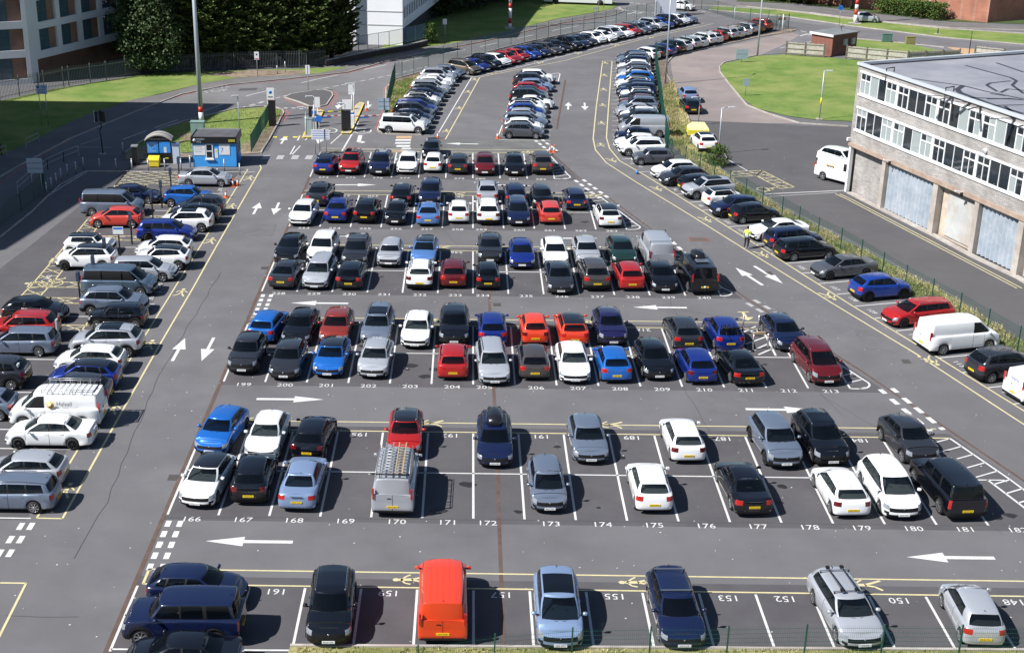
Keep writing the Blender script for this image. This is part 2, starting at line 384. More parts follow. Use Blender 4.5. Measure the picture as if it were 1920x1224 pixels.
    def cpt(c, v):
        xb, y1, xt, y2, _ = c
        if y1 is None:
            y1 = ybh - .03*max(0, (xb-.2))**2 - .05*max(0, (-xb-.9))**1.5*0.6; y2 = yth - .03*max(0, xt-.1)**2 - .04*max(0, -xt-.9)**1.5
        zt = roof(xt) - S['crown']*(y2/yth)**2; z0 = zs(min(xb, xf-.1)) - .02 + (.05*(1-(y1/hw)**2) if xb > .6 else .012)
        b = .035*math.sin(math.pi*v)
        x = xb+(xt-xb)*v; y = y1+(y2-y1)*v + (b if abs(y1) > .3*hw else b*.3)*(1 if y1 > 0 else 0)
        return Vector((x, y, z0+(zt-z0)*(v + .04*math.sin(math.pi*v))))
    V = [0, .06, .35, .68, .93, 1.0]
    wins = {}
    for sgn in (1, -1):
        for a, b in zip(cols, cols[1:]):
            for j in range(len(V)-1):
                q = [cpt(a, V[j]), cpt(b, V[j]), cpt(b, V[j+1]), cpt(a, V[j+1])]
                q = [(p.x, p.y*sgn, p.z) for p in q]
                if sgn < 0: q = q[::-1]
                kind = a[4]; m = 0; tgt = body
                inw = 1 <= j <= 3
                if kind == 'W':
                    if j == 0: m = 1
                    elif j <= 3: tgt = wins.setdefault('W', MB())
                elif kind == 'R' and not S.get('rfill'):
                    if inw: tgt = wins.setdefault('R', MB())
                elif kind[0] == 'S' and inw: tgt = wins.setdefault(kind+('l' if sgn > 0 else 'r') if not far else 'S'+('l' if sgn > 0 else 'r'), MB())
                elif kind == 'B' and inw: m = 1
                elif kind[0] in 'SB' and j == 0: m = 1
                quad(tgt, q, m)
    # roof
    top = [cpt(c, 1) for c in cols]
    fr2 = [1, .93, .6, .2, -.2, -.6, -.93, -1]
    sun = MB(); rf = MB() if 'blackroof' in opts else None
    def rp(i, f):
        p = top[i]; return (p.x, p.y*f, p.z + S['crown']*(p.y/yth)**2*(1-abs(f)**2.2)+ (.012 if abs(f) < .95 else 0)*(1 if p.y > .2 else 0))
    for i in range(len(top)-1):
        for j in range(7):
            tgt, m = body, 0
            q = [rp(i, fr2[j]), rp(i+1, fr2[j]), rp(i+1, fr2[j+1]), rp(i, fr2[j+1])]
            xm = (q[0][0]+q[1][0])/2
            if 'pano' in opts and 1 <= j <= 5 and S['rt']*.55 < xm < S['at']-.15: tgt = sun
            elif rf is not None: tgt = rf
            quad(tgt, q, m)
    # underside and arches
    body.box(xr+.18, xf-.62, -(hw-.27), hw-.27, .17, S['zs'][2][1]-.22, 1); body.box(xf-.6, xf-.25, -(hw-.3), hw-.3, .17, S['zs'][0][1]-.22, 1)
    # trims: door seams, handles, wipers, badge, exhaust
    if not far:
        for sgn in (1, -1):
            ns = [p[0] for p in pil]
            seams = [xb0-.02] + [s for s in pil[0::2]][:2] if False else None
            doorx = {'van': (1.15, .38), 'vansm': (.9, .08), 'vanwin': (1.12, .38, -.98), 'coupe': (.95, -.55), 'hatch3': (.85, -.52), 'mini': (.78, -.25), 'small': (.8, -.35)}.get(tname, (S['ab']-.22, pil[0][0]-.04 if pil[0][0] < .5 else pil[2][0]-.04, (pil[2] if pil[0][0] < .5 else pil[4])[0]-.04))
            for dx in doorx:
                for k in range(1, K-1):
                    za, zc = S['gz']+(zs(dx)-S['gz'])*T[k], S['gz']+(zs(dx)-S['gz'])*T[k+1]
                    if zb(dx) > za+.05: continue
                    ya, yc = sgn*(hw+yi[k]+.003), sgn*(hw+yi[k+1]+.003)
                    body.poly([(dx-.008, ya, za), (dx+.008, ya, za), (dx+.008, yc, zc), (dx-.008, yc, zc)], 1)
            for dx in doorx[1:]:
                zh = zs(dx)-.13
                body.box(dx+.06, dx+.24, sgn*(hw-.02)-.02, sgn*(hw-.02)+.02, zh-.015, zh+.015, 0)
            body.bar((S['ab']+.02, sgn*.1, zs(S['ab'])+.055), (S['ab']-.1, sgn*.62*hw/.9, zs(S['ab'])+.03), .02, .02, 1)
        zg = S['gz']+(zs(xf)-S['gz'])*.56
        if tname == 'saloon': body.box(xr-.01, xr+.05, -.28, .28, zs(xr)-.10, zs(xr)-.085, 2)
        body.lathe([(0, 0), (.045, 0), (.045, .02), (0, .022)], (xf-.05, 0, S['gz']+(zs(xf)-S['gz'])*.78), 'x', 10, 2)
        body.bar((S['rt']+.18, 0, roof(S['rt'])+.02), (S['rt']+.06, 0, roof(S['rt'])+.10), .02, .02, 1)
        if S.get('vtl'):
            for yy in ((0,) if S.get('rfill') else ()):
                for k in range(1, K-1):
                    za, zc = S['gz']+.04+(zs(xr)-S['gz']-.04)*T[k], S['gz']+.04+(zs(xr)-S['gz']-.04)*T[k+1]
                    xa, xc = xr-rx[k]-.004, xr-rx[k+1]-.004
                    body.poly([(xa, -.009, za), (xa, .009, za), (xc, .009, zc), (xc, -.009, zc)], 1)
                body.box(xr+.015, xr+.06, .06, .26, 1.0, 1.035, 1)
            body.box(xr-.03, xr+.1, -hw+.12, hw-.12, .36, .42, 1)
            for yy in (-.5, -.25, 0, .25, .5):
                q = [x for x in (.9, .3, -.6, -1.5, -2.2) if x > S['rt']]
                for u_, v_ in zip(q, q[1:]): body.bar((u_, yy, roof(u_)+.012-.05*(yy/yth)**2*.9), (v_, yy, roof(v_)+.012-.05*(yy/yth)**2*.9), .035, .012, 0)
        if S['clad']:
            for sgn in (1, -1):
                for xw in (xwf, xwr):
                    pts = [(xw+(ra+.02)*math.cos(a), sgn*(hw+.004), r+(ra+.02)*math.sin(a)) for a in [math.pi*k/10 for k in range(11)]]
                    for p, q in zip(pts, pts[1:]): body.bar(p, q, .05, .05, 1, up=(0, 1, 0))
    # assemble
    def add(name, mb, mats, ps=-1, kids=()):
        if not mb.f: return
        me = mb.mesh(tname+'_'+name, mats); weldmesh(me, 2e-4)
        parts.append((name, me, ps, kids))
    mir = []
    for sgn in (1, -1):
        mm = body if far else MB()
        zm = zs(S['ab']-.3)+.10; xm = S['ab']-.42; ym = sgn*(hw+.10)
        for dx, sc in ((.05, .5), (.0, 1), (-.07, .9)):
            pass
        ring = []
        for dx, sc in ((.07, .45), (.02, .95), (-.06, 1.0), (-.075, .8)):
            ring.append([mm.vert((xm+dx, ym+sgn*.10*sc*cy, zm+.07*sc*cz)) for cy, cz in ((-1,-.8),(.8,-1),(1,0),(.8,.9),(-.8,1),(-1,0))])
        for a, b in zip(ring, ring[1:]):
            for k in range(6):
                qq = (a[k], a[(k+1)%6], b[(k+1)%6], b[k]); mm.face(qq, 0, True)
        mm.face(ring[0][::-1]); mm.face(ring[-1])
        mm.bar((xm, sgn*(hw-.09), zm-.06), (xm, ym, zm-.05), .05, .04, 1)
        mir.append(mm)
    if far:
        for x, mt in ((xf-.008, 2), (xr+.01, 3)):
            zz = S['gz']+ (.17 if x > 0 else .32)
            body.box(x-.02, x+.02, -.26, .26, zz, zz+.11, mt)
        add('body', body, [BLK, BLK, PLW, PLY], 0)
    else:
        add('body', body, [BLK, BLK, CHROME], 0)
    if rf is not None: add('roof', rf, [pmat('gloss_black', (.008,.008,.01), .15, 0, 1)])
    if sun.f: add('sunroof', sun, [GLASS])
    gm = GLASS if far else CLEAR
    if 'W' in wins: add('windscreen', wins['W'], [gm])
    if 'R' in wins: add('rear_window', wins['R'], [gm])
    for k in sorted(wins):
        if k[0] == 'S': add('side_window', wins[k], [gm])
    if not far:
        it = MB()
        zc = .38; zt = zs(0)-.04
        def seat(x, y, w, h, m=0):
            it.box(x-.25, x+.28, y-w/2, y+w/2, zc, zc+.18, m); it.bar((x-.22, y, zc+.15), (x-.42, y, zc+h), .14, w, m, up=(0,1,0)); it.box(x-.52, x-.40, y-.13, y+.13, zc+h, zc+h+.17, m)
        x0 = (S['ab']+S['at'])/2-.75
        seat(x0, .36, .48, .62); seat(x0, -.36, .48, .62)
        if not S.get('vtl'): seat(x0-.85 if S['rt'] < -.9 else x0-.75, 0, 1.15, .5)
        it.box(S['ab']-.5, S['ab']-.12, -(hw-.2), hw-.2, .75, zs(S['ab'])-.06, 1)
        it.lathe([(.17, 0), (.19, .02), (.17, .03)], (0,0,0), 'x', 14, 1)
        nv = 14*3
        for q in range(len(it.v)-nv, len(it.v)):
            v = it.v[q]; it.v[q] = (v[0]+x0+.42, v[1]-.36, v[2]+zt-.02)
        it.box(x0+.55, x0+.57, -.09, .09, H-.28, H-.22, 1)
        add('interior', it, [SEAT, BLK])
    for sgn in (1, -1):
        add('headlight', hl[sgn], [LAMP if 'darklamp' not in opts else LAMPD])
        if S.get('vtl'):
            v = MB(); z0 = 1.0; v.box(xr-.012, xr+.1, sgn*(hw-.105)-.045, sgn*(hw-.105)+.045, z0, z0+.5)
            add('taillight', v, [TAIL])
        else: add('taillight', tl[sgn], [TAIL if 'darktail' not in opts else TAILD])
    if not far: add('grille', gr, [GRILLE])
    else: add('grille', gr, [GRILLE])
    if not far:
        for mm in mir: add('mirror', mm, [BLK, BLK], 0)
    # wheels
    wm = MB(); tw = .205
    prof = [(r*.70, -tw/2), (r*.93, -tw/2), (r, -tw/2+.03), (r, tw/2-.03), (r*.93, tw/2), (r*.70, tw/2)]
    wm.lathe(prof, (0,0,0), 'y', 20 if not far else 12)
    rim = MB(); wr = r*.71
    rim.lathe([(0, tw/2-.045), (wr*.9, tw/2-.055), (wr*.93, tw/2-.02)], (0,0,0), 'y', 20 if not far else 10, 1)
    rim.lathe([(wr*.9, tw/2-.02), (wr*1.0, tw/2+.004), (wr*1.02, tw/2-.03)], (0,0,0), 'y', 20 if not far else 10, 0)
    nsp = 5 if 'spoke5' in opts or far else 8
    for k in range(nsp):
        a = 2*math.pi*k/nsp + .3; c, s_ = math.cos(a), math.sin(a)
        rim.bar((0, tw/2-.015, 0), (c*wr*.95, tw/2-.015, s_*wr*.95), .085 if nsp == 5 else .045, .03, 0, up=(0, 1, 0))
    rim.lathe([(0, tw/2+.004), (.05, tw/2), (.055, tw/2-.03)], (0,0,0), 'y', 10, 0)
    for q in range(len(rim.v)):
        pass
    rmat = [ALLOYD if 'darkrim' in opts else ALLOY, BLK]
    rme = rim.mesh(tname+'_rim', rmat); wme = wm.mesh(tname+'_wheel', [TYRE])
    wheels = []
    for xw in (xwf, xwr):
        for sgn in (1, -1): wheels.append((xw, sgn*(hw-tw/2-.015), r, 0 if sgn > 0 else math.pi))
    res = dict(S=S, parts=parts, wheels=wheels, wme=wme, rme=rme, key=key)
    CACHE[key] = res
    return res
KINDN = dict(small='small_car', mini='hatchback_car', hatch='hatchback_car', hatch3='hatchback_car', coupe='coupe_car', saloon='saloon_car', estate='estate_car', suv='suv', cross='crossover_car', box4='off_road_car', mpv='people_carrier', mpvs='people_carrier', van='panel_van', vanwin='camper_van', vansm='small_van', pickup='pickup_truck')
_pm = {}
VR = random.Random(11)
def plate_mesh(txt, rear):
    k = (txt, rear)
    if k in _pm: return _pm[k]
    mb = MB(); mb.box(-.012, .008, -.26, .26, -.056, .056, 0)
    if txt: text_cached(mb, txt, frame((.0095, 0, 0), (0, 1, 0), (0, 0, 1)), .1, .92, 1)
    _pm[k] = mb.mesh('number_plate', [PLY if rear else PLW, pmat('plate_ink', (.01,.01,.012), .5)])
    return _pm[k]
def car(tname, col, pos, heading, label, group, far=False, opts=(), plate='', extras=(), roofcol=None):
    """pos = ground centre, heading = direction the bonnet points (radians from +x)"""
    D = build_type(tname, far, opts); S = D['S']
    root = thing(KINDN[tname], label, 'van' if 'van' in KINDN[tname] else 'car', (pos[0], pos[1], .02), heading, group)
    root.scale = (VR.uniform(.98,1.02), VR.uniform(.985,1.01), VR.uniform(.975,1.025))
    pm = paint(col)
    for name, me, ps, kids in D['parts']:
        o = put(name, me, root)
        if ps >= 0: o.material_slots[ps].link = 'OBJECT'; o.material_slots[ps].material = pm
    for x, y, z, rz in D['wheels']:
        w = put('wheel', D['wme'], root, (x, y, z), rz)
        put('rim', D['rme'], w)
    if not far:
        f = S['gz']
        zf = f+.15 if tname not in ('van', 'vanwin', 'box4') else f+.22
        a = put('number_plate', plate_mesh(plate, False), root, (S['L']/2+.012, 0, zf+.02))
        b = put('number_plate', plate_mesh(plate, True), root, (-S['L']/2-.004 if not S.get('vtl') else -S['L']/2, 0, f+.36 if tname not in ('saloon','coupe') else f+.42), math.pi)
    for e in extras:
        mb = EXTRA[e](S); o = put(e, mb, root)
        if e == 'roof_rail': o2 = put(e, mb, root); o2.scale = (1, -1, 1)
        if e in ('roof_box',) or 1: pass
        if len(o.material_slots) and o.material_slots[0].material is None: pass
    return root
# ---- fittings that some vehicles carry
EXC = {}
def exc(fn):
    def g(S):
        k = (fn.__name__, S['L'], S['H'])
        if k not in EXC: EXC[k] = fn(S)
        return EXC[k]
    return g
def roofz(S, x): return lin(S['roof'], x)
@exc
def ex_rails(S):
    mb = MB(); y = S['yt']-.05; x0, x1 = S['at']-.15, S['rt']+.05
    for s in (1,):
        mb.tube([(x0, s*y, roofz(S, x0)-.02), (x0-.12, s*y, roofz(S, x0)+.035), ((x0+x1)/2, s*y, roofz(S, (x0+x1)/2)+.03), (x1+.12, s*y, roofz(S, x1)+.02), (x1, s*y, roofz(S, x1)-.03)], .018, 6)
    return mb.mesh('roof_rail', [CHROME])
@exc
def ex_bars(S):
    mb = MB(); y = S['yt']+.03
    for x in (S['at']-.35, S['rt']+.45):
        mb.bar((x, -y, roofz(S, x)+.08), (x, y, roofz(S, x)+.08), .05, .03)
        for s in (1, -1): mb.bar((x, s*(y-.05), roofz(S, x)-.03), (x, s*(y-.05), roofz(S, x)+.08), .05, .05, 1)
    return mb.mesh('roof_bars', [ALLOY, BLK])
@exc
def ex_bike(S):
    mb = MB(); y = S['yt']+.03
    for x in (S['at']-.35, S['rt']+.45):
        mb.bar((x, -y, roofz(S, x)+.08), (x, y, roofz(S, x)+.08), .05, .03)
        for s in (1, -1): mb.bar((x, s*(y-.05), roofz(S, x)-.03), (x, s*(y-.05), roofz(S, x)+.08), .05, .05, 1)
    for yy in (.3, -.3):
        mb.bar((S['at']-.2, yy, S['H']+.12), (S['rt']+.2, yy, S['H']+.12), .06, .03, 0)
        mb.bar((S['at']-.2, yy+.08, S['H']+.15), (S['rt']+.7, yy-.06, S['H']+.22), .03, .03, 1)
        for x in (S['at']-.3, S['rt']+.4): mb.box(x-.08, x+.08, yy-.07, yy+.07, S['H']+.10, S['H']+.2, 1)
    return mb.mesh('bike_carrier', [ALLOY, BLK])
@exc
def ex_box(S):
    mb = MB(); x1, x0 = S['at']-.2, S['rt']+.25; z = S['H']+.06
    if S['L'] > 4.9: x1 = .6; x0 = -.9; 
    rings = []
    for t, w, h in ((0, .5, .10), (.06, .82, .26), (.3, .95, .34), (.7, 1, .36), (.93, .9, .3), (1, .6, .14)):
        x = x0+(x1-x0)*t; ww = .42*w
        rings.append([mb.vert((x, yy*ww, z+zz*h/.36*.36)) for yy, zz in ((-1, 0), (-1.05, .5), (-.8, .95), (0, 1.05), (.8, .95), (1.05, .5), (1, 0))])
    for a, b in zip(rings, rings[1:]):
        for k in range(7): mb.face((a[k], a[(k+1)%7], b[(k+1)%7], b[k]), 0, True)
    mb.face(rings[0]); mb.face(rings[-1][::-1])
    for x in (x0+.35, x1-.35): mb.bar((x, -.62, z-.02), (x, .62, z-.02), .05, .03, 0)
    m = mb.mesh('roof_box', [pmat('roofbox_black', (.01,.01,.012), .25, 0, .6)]); weldmesh(m); return m
@exc
def ex_rack(S):
    mb = MB(); x1, x0 = .55, S['rt']+.08; y = S['yt']-.02; z = S['H']+.2
    for s in (1, -1):
        mb.tube([(x0, s*y, z-.06), (x1, s*y, z-.06)], .02, 6); mb.tube([(x0, s*y, z+.05), (x1, s*y, z+.05)], .016, 6)
        k = 0
        x = x0+.1
        while x < x1: mb.bar((x, s*y, z-.24), (x, s*y, z+.05), .03, .03); x += .55
    x = x0+.05
    while x <= x1: mb.tube([(x, -y, z-.06), (x, y, z-.06)], .018, 6); x += .3
    mb.tube([(x0, -y, z+.0), (x0, y, z+.0)], .035, 8, 1)
    return mb.mesh('ladder_rack', [pmat('galvanised', (.4,.41,.42), .4, .6), BLK])
@exc
def ex_ladders(S):
    me = ex_rack(S).copy(); mb = MB(); z = S['H']+.2
    for y0, y1, m in ((-.45, -.12, 0), (.15, .5, 1)):
        for y in (y0, y1): mb.bar((.9, y, z), (S['rt']+.1, y, z), .05, .07, m)
        x = S['rt']+.3
        while x < .8: mb.bar((x, y0, z), (x, y1, z), .03, .03, m); x += .28
    return mb.mesh('ladder', [pmat('worn_timber', (.36,.27,.16), .7), pmat('galvanised', (.4,.41,.42), .4, .6)])
@exc
def ex_solar(S):
    mb = MB(); mb.box(-1.55, -.95, -.45, .45, S['H']+.05, S['H']+.09)
    for i in range(7): mb.box(-1.52, -.98, -.42+i*.13, -.33+i*.13, S['H']+.09, S['H']+.095, 1)
    return mb.mesh('roof_panel', [ALLOY, pmat('panel_cells', (.12,.16,.22), .15, .3)])
@exc
def ex_tow(S):
    mb = MB(); x = -S['L']/2
    mb.bar((x+.1, 0, .42), (x-.16, 0, .42), .06, .06); mb.lathe([(0, .42), (.03, .43), (.045, .5), (.03, .55), (0, .56)], (x-.16, 0, 0), 'z', 10)
    mb.lathe([(0, 0), (.08, 0), (.08, .02), (0, .02)], (x-.06, -.0, .62), 'x', 12, 1)
    return mb.mesh('tow_bar', [BLK, PLW])
@exc
def ex_rearbikes(S):
    mb = MB(); x = -S['L']/2+.25; z = S['H']-.02
    mb.bar((x, -.35, z), (x-.35, -.35, z-.3), .04, .04); mb.bar((x, .35, z), (x-.35, .35, z-.3), .04, .04)
    for y in (-.3, .0, .3): mb.bar((S['rt']+.3, y, S['H']), (x-.3, y, S['H']+.06), .05, .05)
    mb.tube([(x-.2, -.6, S['H']+.12), (x-.2, .6, S['H']+.12)], .03, 6)
    for y in (.35, .6): mb.lathe([(.14, -.03), (.17, 0), (.14, .03)], (x-.1, y, S['H']+.1), 'y', 12)
    return mb.mesh('bike_carrier', [BLK])
EXTRA = dict(roof_rail=ex_rails, roof_bars=ex_bars, bike_carrier=ex_bike, roof_box=ex_box, ladder_rack=ex_rack, ladder=ex_ladders, roof_panel=ex_solar, tow_bar=ex_tow, rear_bike_carrier=ex_rearbikes)
# ------------------------------------------------------------------ ground, roads, paint
ASPH = nmat('asphalt_lane', (.112,.109,.117), (.142,.139,.147), .35, .9, c3=(.098,.096,.102), scale3=.06, amt3=.7, fine=(.24,.235,.23), fscale=55, famt=.28, bump=.25, bscale=60)
ASPHD = nmat('asphalt_bay', (.066,.063,.070), (.084,.081,.088), .5, .92, c3=(.1,.098,.104), scale3=.12, amt3=.4, fine=(.15,.145,.14), fscale=50, famt=.22, bump=.25, bscale=60)
ASPHN = nmat('asphalt_new', (.075,.072,.078), (.092,.089,.095), .3, .92, c3=(.09,.088,.09), scale3=.08, amt3=.5, fine=(.14,.135,.13), fscale=50, famt=.2)
ASPHR = nmat('asphalt_road', (.14,.138,.145), (.17,.168,.175), .3, .92, c3=(.10,.10,.102), scale3=.07, amt3=.6, fine=(.22,.21,.2), fscale=45, famt=.2)
PINK = nmat('asphalt_pinkish', (.21,.175,.165), (.27,.23,.215), .25, .92, c3=(.17,.15,.145), scale3=.1, amt3=.7, fine=(.35,.31,.29), fscale=30, famt=.25)
PAVE = nmat('pavement_tarmac', (.13,.125,.125), (.17,.16,.16), .5, .92, c3=(.11,.1,.1), scale3=.15)
CONC = nmat('kerb_concrete', (.34,.31,.28), (.46,.43,.39), 1.5, .9, c3=(.26,.22,.2), scale3=.4)
SOIL = nmat('dry_soil', (.16,.115,.085), (.27,.21,.16), 1.2, .95, c3=(.34,.29,.22), scale3=.3, fine=(.09,.07,.05), fscale=12, famt=.6)
GRASS = nmat('lawn_grass', (.105,.17,.04), (.155,.23,.055), .5, .9, c3=(.27,.28,.1), scale3=.2, amt3=.6, fine=(.07,.11,.025), fscale=9, famt=.45, bump=.6, bscale=14, spec=.15)
GRASSD = nmat('parched_grass', (.2,.2,.08), (.36,.32,.16), .45, .95, c3=(.10,.13,.03), scale3=.16, amt3=.7, fine=(.07,.07,.03), fscale=8, famt=.5, bump=.6, bscale=12, spec=.1)
SEAM = nmat('rusty_joint', (.09,.06,.05), (.13,.09,.075), 2, .95, fine=(.05,.03,.025), fscale=20)
def wornpaint(name, col, dark, amt):
    m = nmat(name, col, tuple(c*.85 for c in col), 2.5, .7, fine=dark, fscale=18, famt=amt); return m
WP = wornpaint('white_road_paint', (.64,.64,.63), (.22,.22,.22), .4)
WPW = wornpaint('worn_white_paint', (.42,.42,.42), (.15,.15,.15), .75)
YP = wornpaint('yellow_road_paint', (.62,.55,.31), (.24,.21,.14), .45)
RP = wornpaint('red_road_paint', (.42,.13,.12), (.2,.08,.08), .3)
TAN = wornpaint('tactile_paving', (.5,.33,.19), (.3,.2,.12), .3)

def area(name, pts, z, mat, kind='structure', px=True):
    mb = MB(); P = [G(u, v, 0) for u, v in pts] if px else [Vector((x, y, 0)) for x, y in pts]
    mb.poly([(p.x, p.y, z) for p in P]); 
    o = mb.build(name, mat)
    bm = bmesh.new(); bm.from_mesh(o.data); bmesh.ops.triangulate(bm, faces=bm.faces[:]); bmesh.ops.recalc_face_normals(bm, faces=bm.faces[:])
    for f in bm.faces:
        if f.normal.z < 0: f.normal_flip()
    bm.to_mesh(o.data); bm.free()
    return tag(o, kind=kind)
def W(pts): return [G(u, v, 0) for u, v in pts]
g = MB()
# one sheet to the horizon, finer near the car park
g.poly([(-1500,-200,0),(1500,-200,0),(1500,3000,0),(-1500,3000,0)]); struct('ground', g, [ASPH])
Z1, Z2, Z3 = .004, .008, .012
# right-hand boundary of the rows
SR = [(125.18,7.68),(117.6,9.29),(111.17,11.38),(100.84,14.33),(86.67,18.45),(74.52,22.9),(60.58,27.4),(45,31.5)]
def seamx(y): return lin(SR, y)
RY = [(56.28,16),(71.85,15),(87.13,13),(102.05,11),(116.85,9)]      # front ends of the five double rows
D2 = 9.5
for i, (y0, n) in enumerate(RY):
    y1 = y0 + (D2 if i < 4 else 9.3)
    area('bay_surface', [(-14.45, y0-.5), (seamx(y0-.5)-.3, y0-.5), (seamx(y1+.3)-.3, y1+.3), (-14.45, y1+.3)], Z1, ASPHD, px=False)
area('bay_surface', [(-14.45, 44.9), (seamx(45)-.3, 44.9), (seamx(51)-.3, 50.9), (-14.45, 50.9)], Z1, ASPHD, px=False)
for i, (y0, n) in enumerate(RY[:4]):   # aisle strips, a little darker than the wide lanes
    ya, yb = y0+D2+.3, RY[i+1][0]-.5
    area('aisle_surface', [(-14.45, ya), (seamx(ya)-.3, ya), (seamx(yb)-.3, yb), (-14.45, yb)], Z1, nmat('asphalt_aisle', (.1,.098,.105), (.125,.122,.13), .3, .92, c3=(.145,.142,.15), scale3=.1, amt3=.5, fine=(.19,.185,.18), fscale=50, famt=.25), px=False)
area('aisle_surface', [(-14.45, 50.9), (seamx(50.9)-.3, 50.9), (seamx(55.8)-.3, 55.78), (-14.45, 55.78)], Z1, MATS['asphalt_aisle'], px=False)
area('bay_surface', [(-20.9, 55.6), (-21.4, 88), (-21.6, 112), (-20.6, 119.4), (-31.2, 119.4), (-33.2, 96), (-36, 70), (-37, 55.6)], Z1, ASPHD, px=False)
area('road_surface', [(0,253),(60,222),(160,180),(300,168),(450,140),(600,137),(760,100),(900,66),(1100,18),(1160,0),(1920,0),(1920,90),(1600,55),(1340,24),(1310,32),(1230,38),(1150,58),(1000,84),(850,118),(745,155),(728,170),(722,205),(560,206),(515,200),(440,207),(340,240),(230,290),(160,296),(0,420)], Z1, ASPHR)
area('road_surface', [(1240,115),(1262,104),(1340,86),(1480,58),(1600,70),(1920,100),(1920,112),(1800,100),(1590,76),(1470,105),(1420,106),(1352,124),(1290,223),(1300,240),(1250,160)], Z1, ASPHR)
area('side_road', [(1262,106),(1300,98),(1400,80),(1480,60),(1500,66),(1470,84),(1420,106),(1352,124),(1352,136),(1372,165),(1400,195),(1440,214),(1500,232),(1440,232),(1296,226),(1270,172),(1248,134),(1250,114)], Z2, PINK)
area('yard_surface', [(1292,226),(1400,228),(1500,236),(1600,238),(1760,330),(1960,540),(1960,700),(1800,560),(1620,462),(1480,392),(1380,336),(1322,286)], Z1, ASPHN)
area('darker_patch', [(720,312),(1040,288),(1010,262),(850,262),(720,270)], Z1+.001, nmat('asphalt_patch', (.1,.1,.1), (.14,.14,.14), .6, .92, fine=(.2,.2,.2), fscale=40, famt=.2))
# grass and soil
LAWN = []
def lawn(name, pts, mat=GRASS, z=.05, stuff=False): LAWN.append((pts, mat)); return area(name, pts, z, mat, kind='stuff' if stuff else 'structure')
lawn('lawn', [(-60,210),(0,190),(100,168),(262,142),(300,137),(420,134),(560,130),(655,126),(600,138),(545,141),(450,146),(380,157),(300,177),(240,190),(170,214),(110,240),(50,272),(-20,300)])
area('bare_verge', [(375,140),(470,133),(590,133),(560,140),(520,143),(440,146)], .056, SOIL)
lawn('lawn', [(236,290),(252,270),(300,246),(345,231),(372,223),(440,206),(495,202),(525,206),(531,212),(487,286),(455,289),(440,281),(330,288),(262,292)])
area('bare_verge', [(455,290),(440,284),(470,262),(512,235),(528,208),(533,212),(489,288)], .056, SOIL)
area('bare_verge', [(236,292),(262,276),(330,268),(370,262),(356,250),(330,255),(345,262),(300,280),(360,292),(360,300),(236,300)], .06, SOIL)
lawn('lawn', [(710,247),(722,210),(727,168),(740,155),(798,137),(803,143),(788,165),(772,195),(755,222),(740,247)])
area('bare_verge', [(707,247),(722,210),(725,165),(742,150),(800,134),(800,139),(745,156),(735,168),(731,212),(722,247)], .056, SOIL)
lawn('lawn', [(700,110),(740,60),(860,20),(1000,-10),(1140,-6),(1158,10),(1150,17),(1112,25),(1046,36),(959,57),(900,70),(856,81),(800,89),(760,97)])
lawn('lawn', [(1349,128),(1357,120),(1419,106),(1471,103),(1545,108),(1660,118),(1800,150),(1760,250),(1590,228),(1536,226),(1480,219),(1417,204),(1390,184),(1369,160),(1351,138)])
lawn('lawn', [(1588,73),(1700,83),(1760,95),(1815,106),(1840,130),(1700,125),(1585,103)])
lawn('lawn', [(1329,18),(1340,13),(1457,20),(1592,37),(1767,55),(1940,66),(1940,85),(1767,70),(1599,49),(1475,31)])
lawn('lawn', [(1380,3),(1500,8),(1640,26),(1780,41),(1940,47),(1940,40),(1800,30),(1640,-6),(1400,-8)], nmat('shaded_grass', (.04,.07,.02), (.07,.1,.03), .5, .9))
area('brick_paving', [(1775,89),(1878,96),(1872,99),(1890,104),(1830,112),(1815,106)], .03, TAN)
area('dirt_strip', [(1226,118),(1240,108),(1262,100),(1303,91),(1343,81),(1382,74),(1450,62),(1478,54),(1494,57),(1482,62),(1425,70),(1343,88),(1300,97),(1262,107),(1249,122),(1252,140),(1272,176),(1292,222),(1298,244),(1262,270),(1240,230),(1232,170)], .05, SOIL)
area('dry_verge', [(1236,170),(1258,155),(1275,190),(1296,240),(1306,270),(1322,288),(1342,312),(1376,342),(1462,391),(1602,463),(1772,553),(1960,672),(1960,722),(1920,690),(1700,545),(1500,432),(1340,332),(1290,300),(1251,262),(1240,225)], .06, GRASSD)
area('bottom_verge', [(-7.3, 45.75), (40, 46.45), (40, 20), (-9, 20)], .06, GRASSD, px=False)
area('footpath', [(-30,310),(40,254),(110,237),(170,211),(250,187),(305,177),(380,157),(450,146),(545,141),(600,138),(690,112),(760,97),(800,89),(900,70),(1046,37),(1112,26),(1150,17),(1170,22),(1150,30),(1050,45),(900,80),(800,99),(740,112),(650,137),(540,149),(430,160),(340,178),(260,208),(130,262),(40,310),(-30,350)], .045, PAVE)
area('footpath', [(1290,4),(1400,6),(1520,14),(1640,30),(1780,44),(1960,52),(1960,58),(1780,52),(1640,39),(1520,24),(1400,12),(1290,10)], .045, PAVE)
area('traffic_island', [(534,184),(545,178),(590,171),(608,170),(622,174),(624,180),(612,198),(600,201),(580,200),(560,192)], .1, ASPHN)
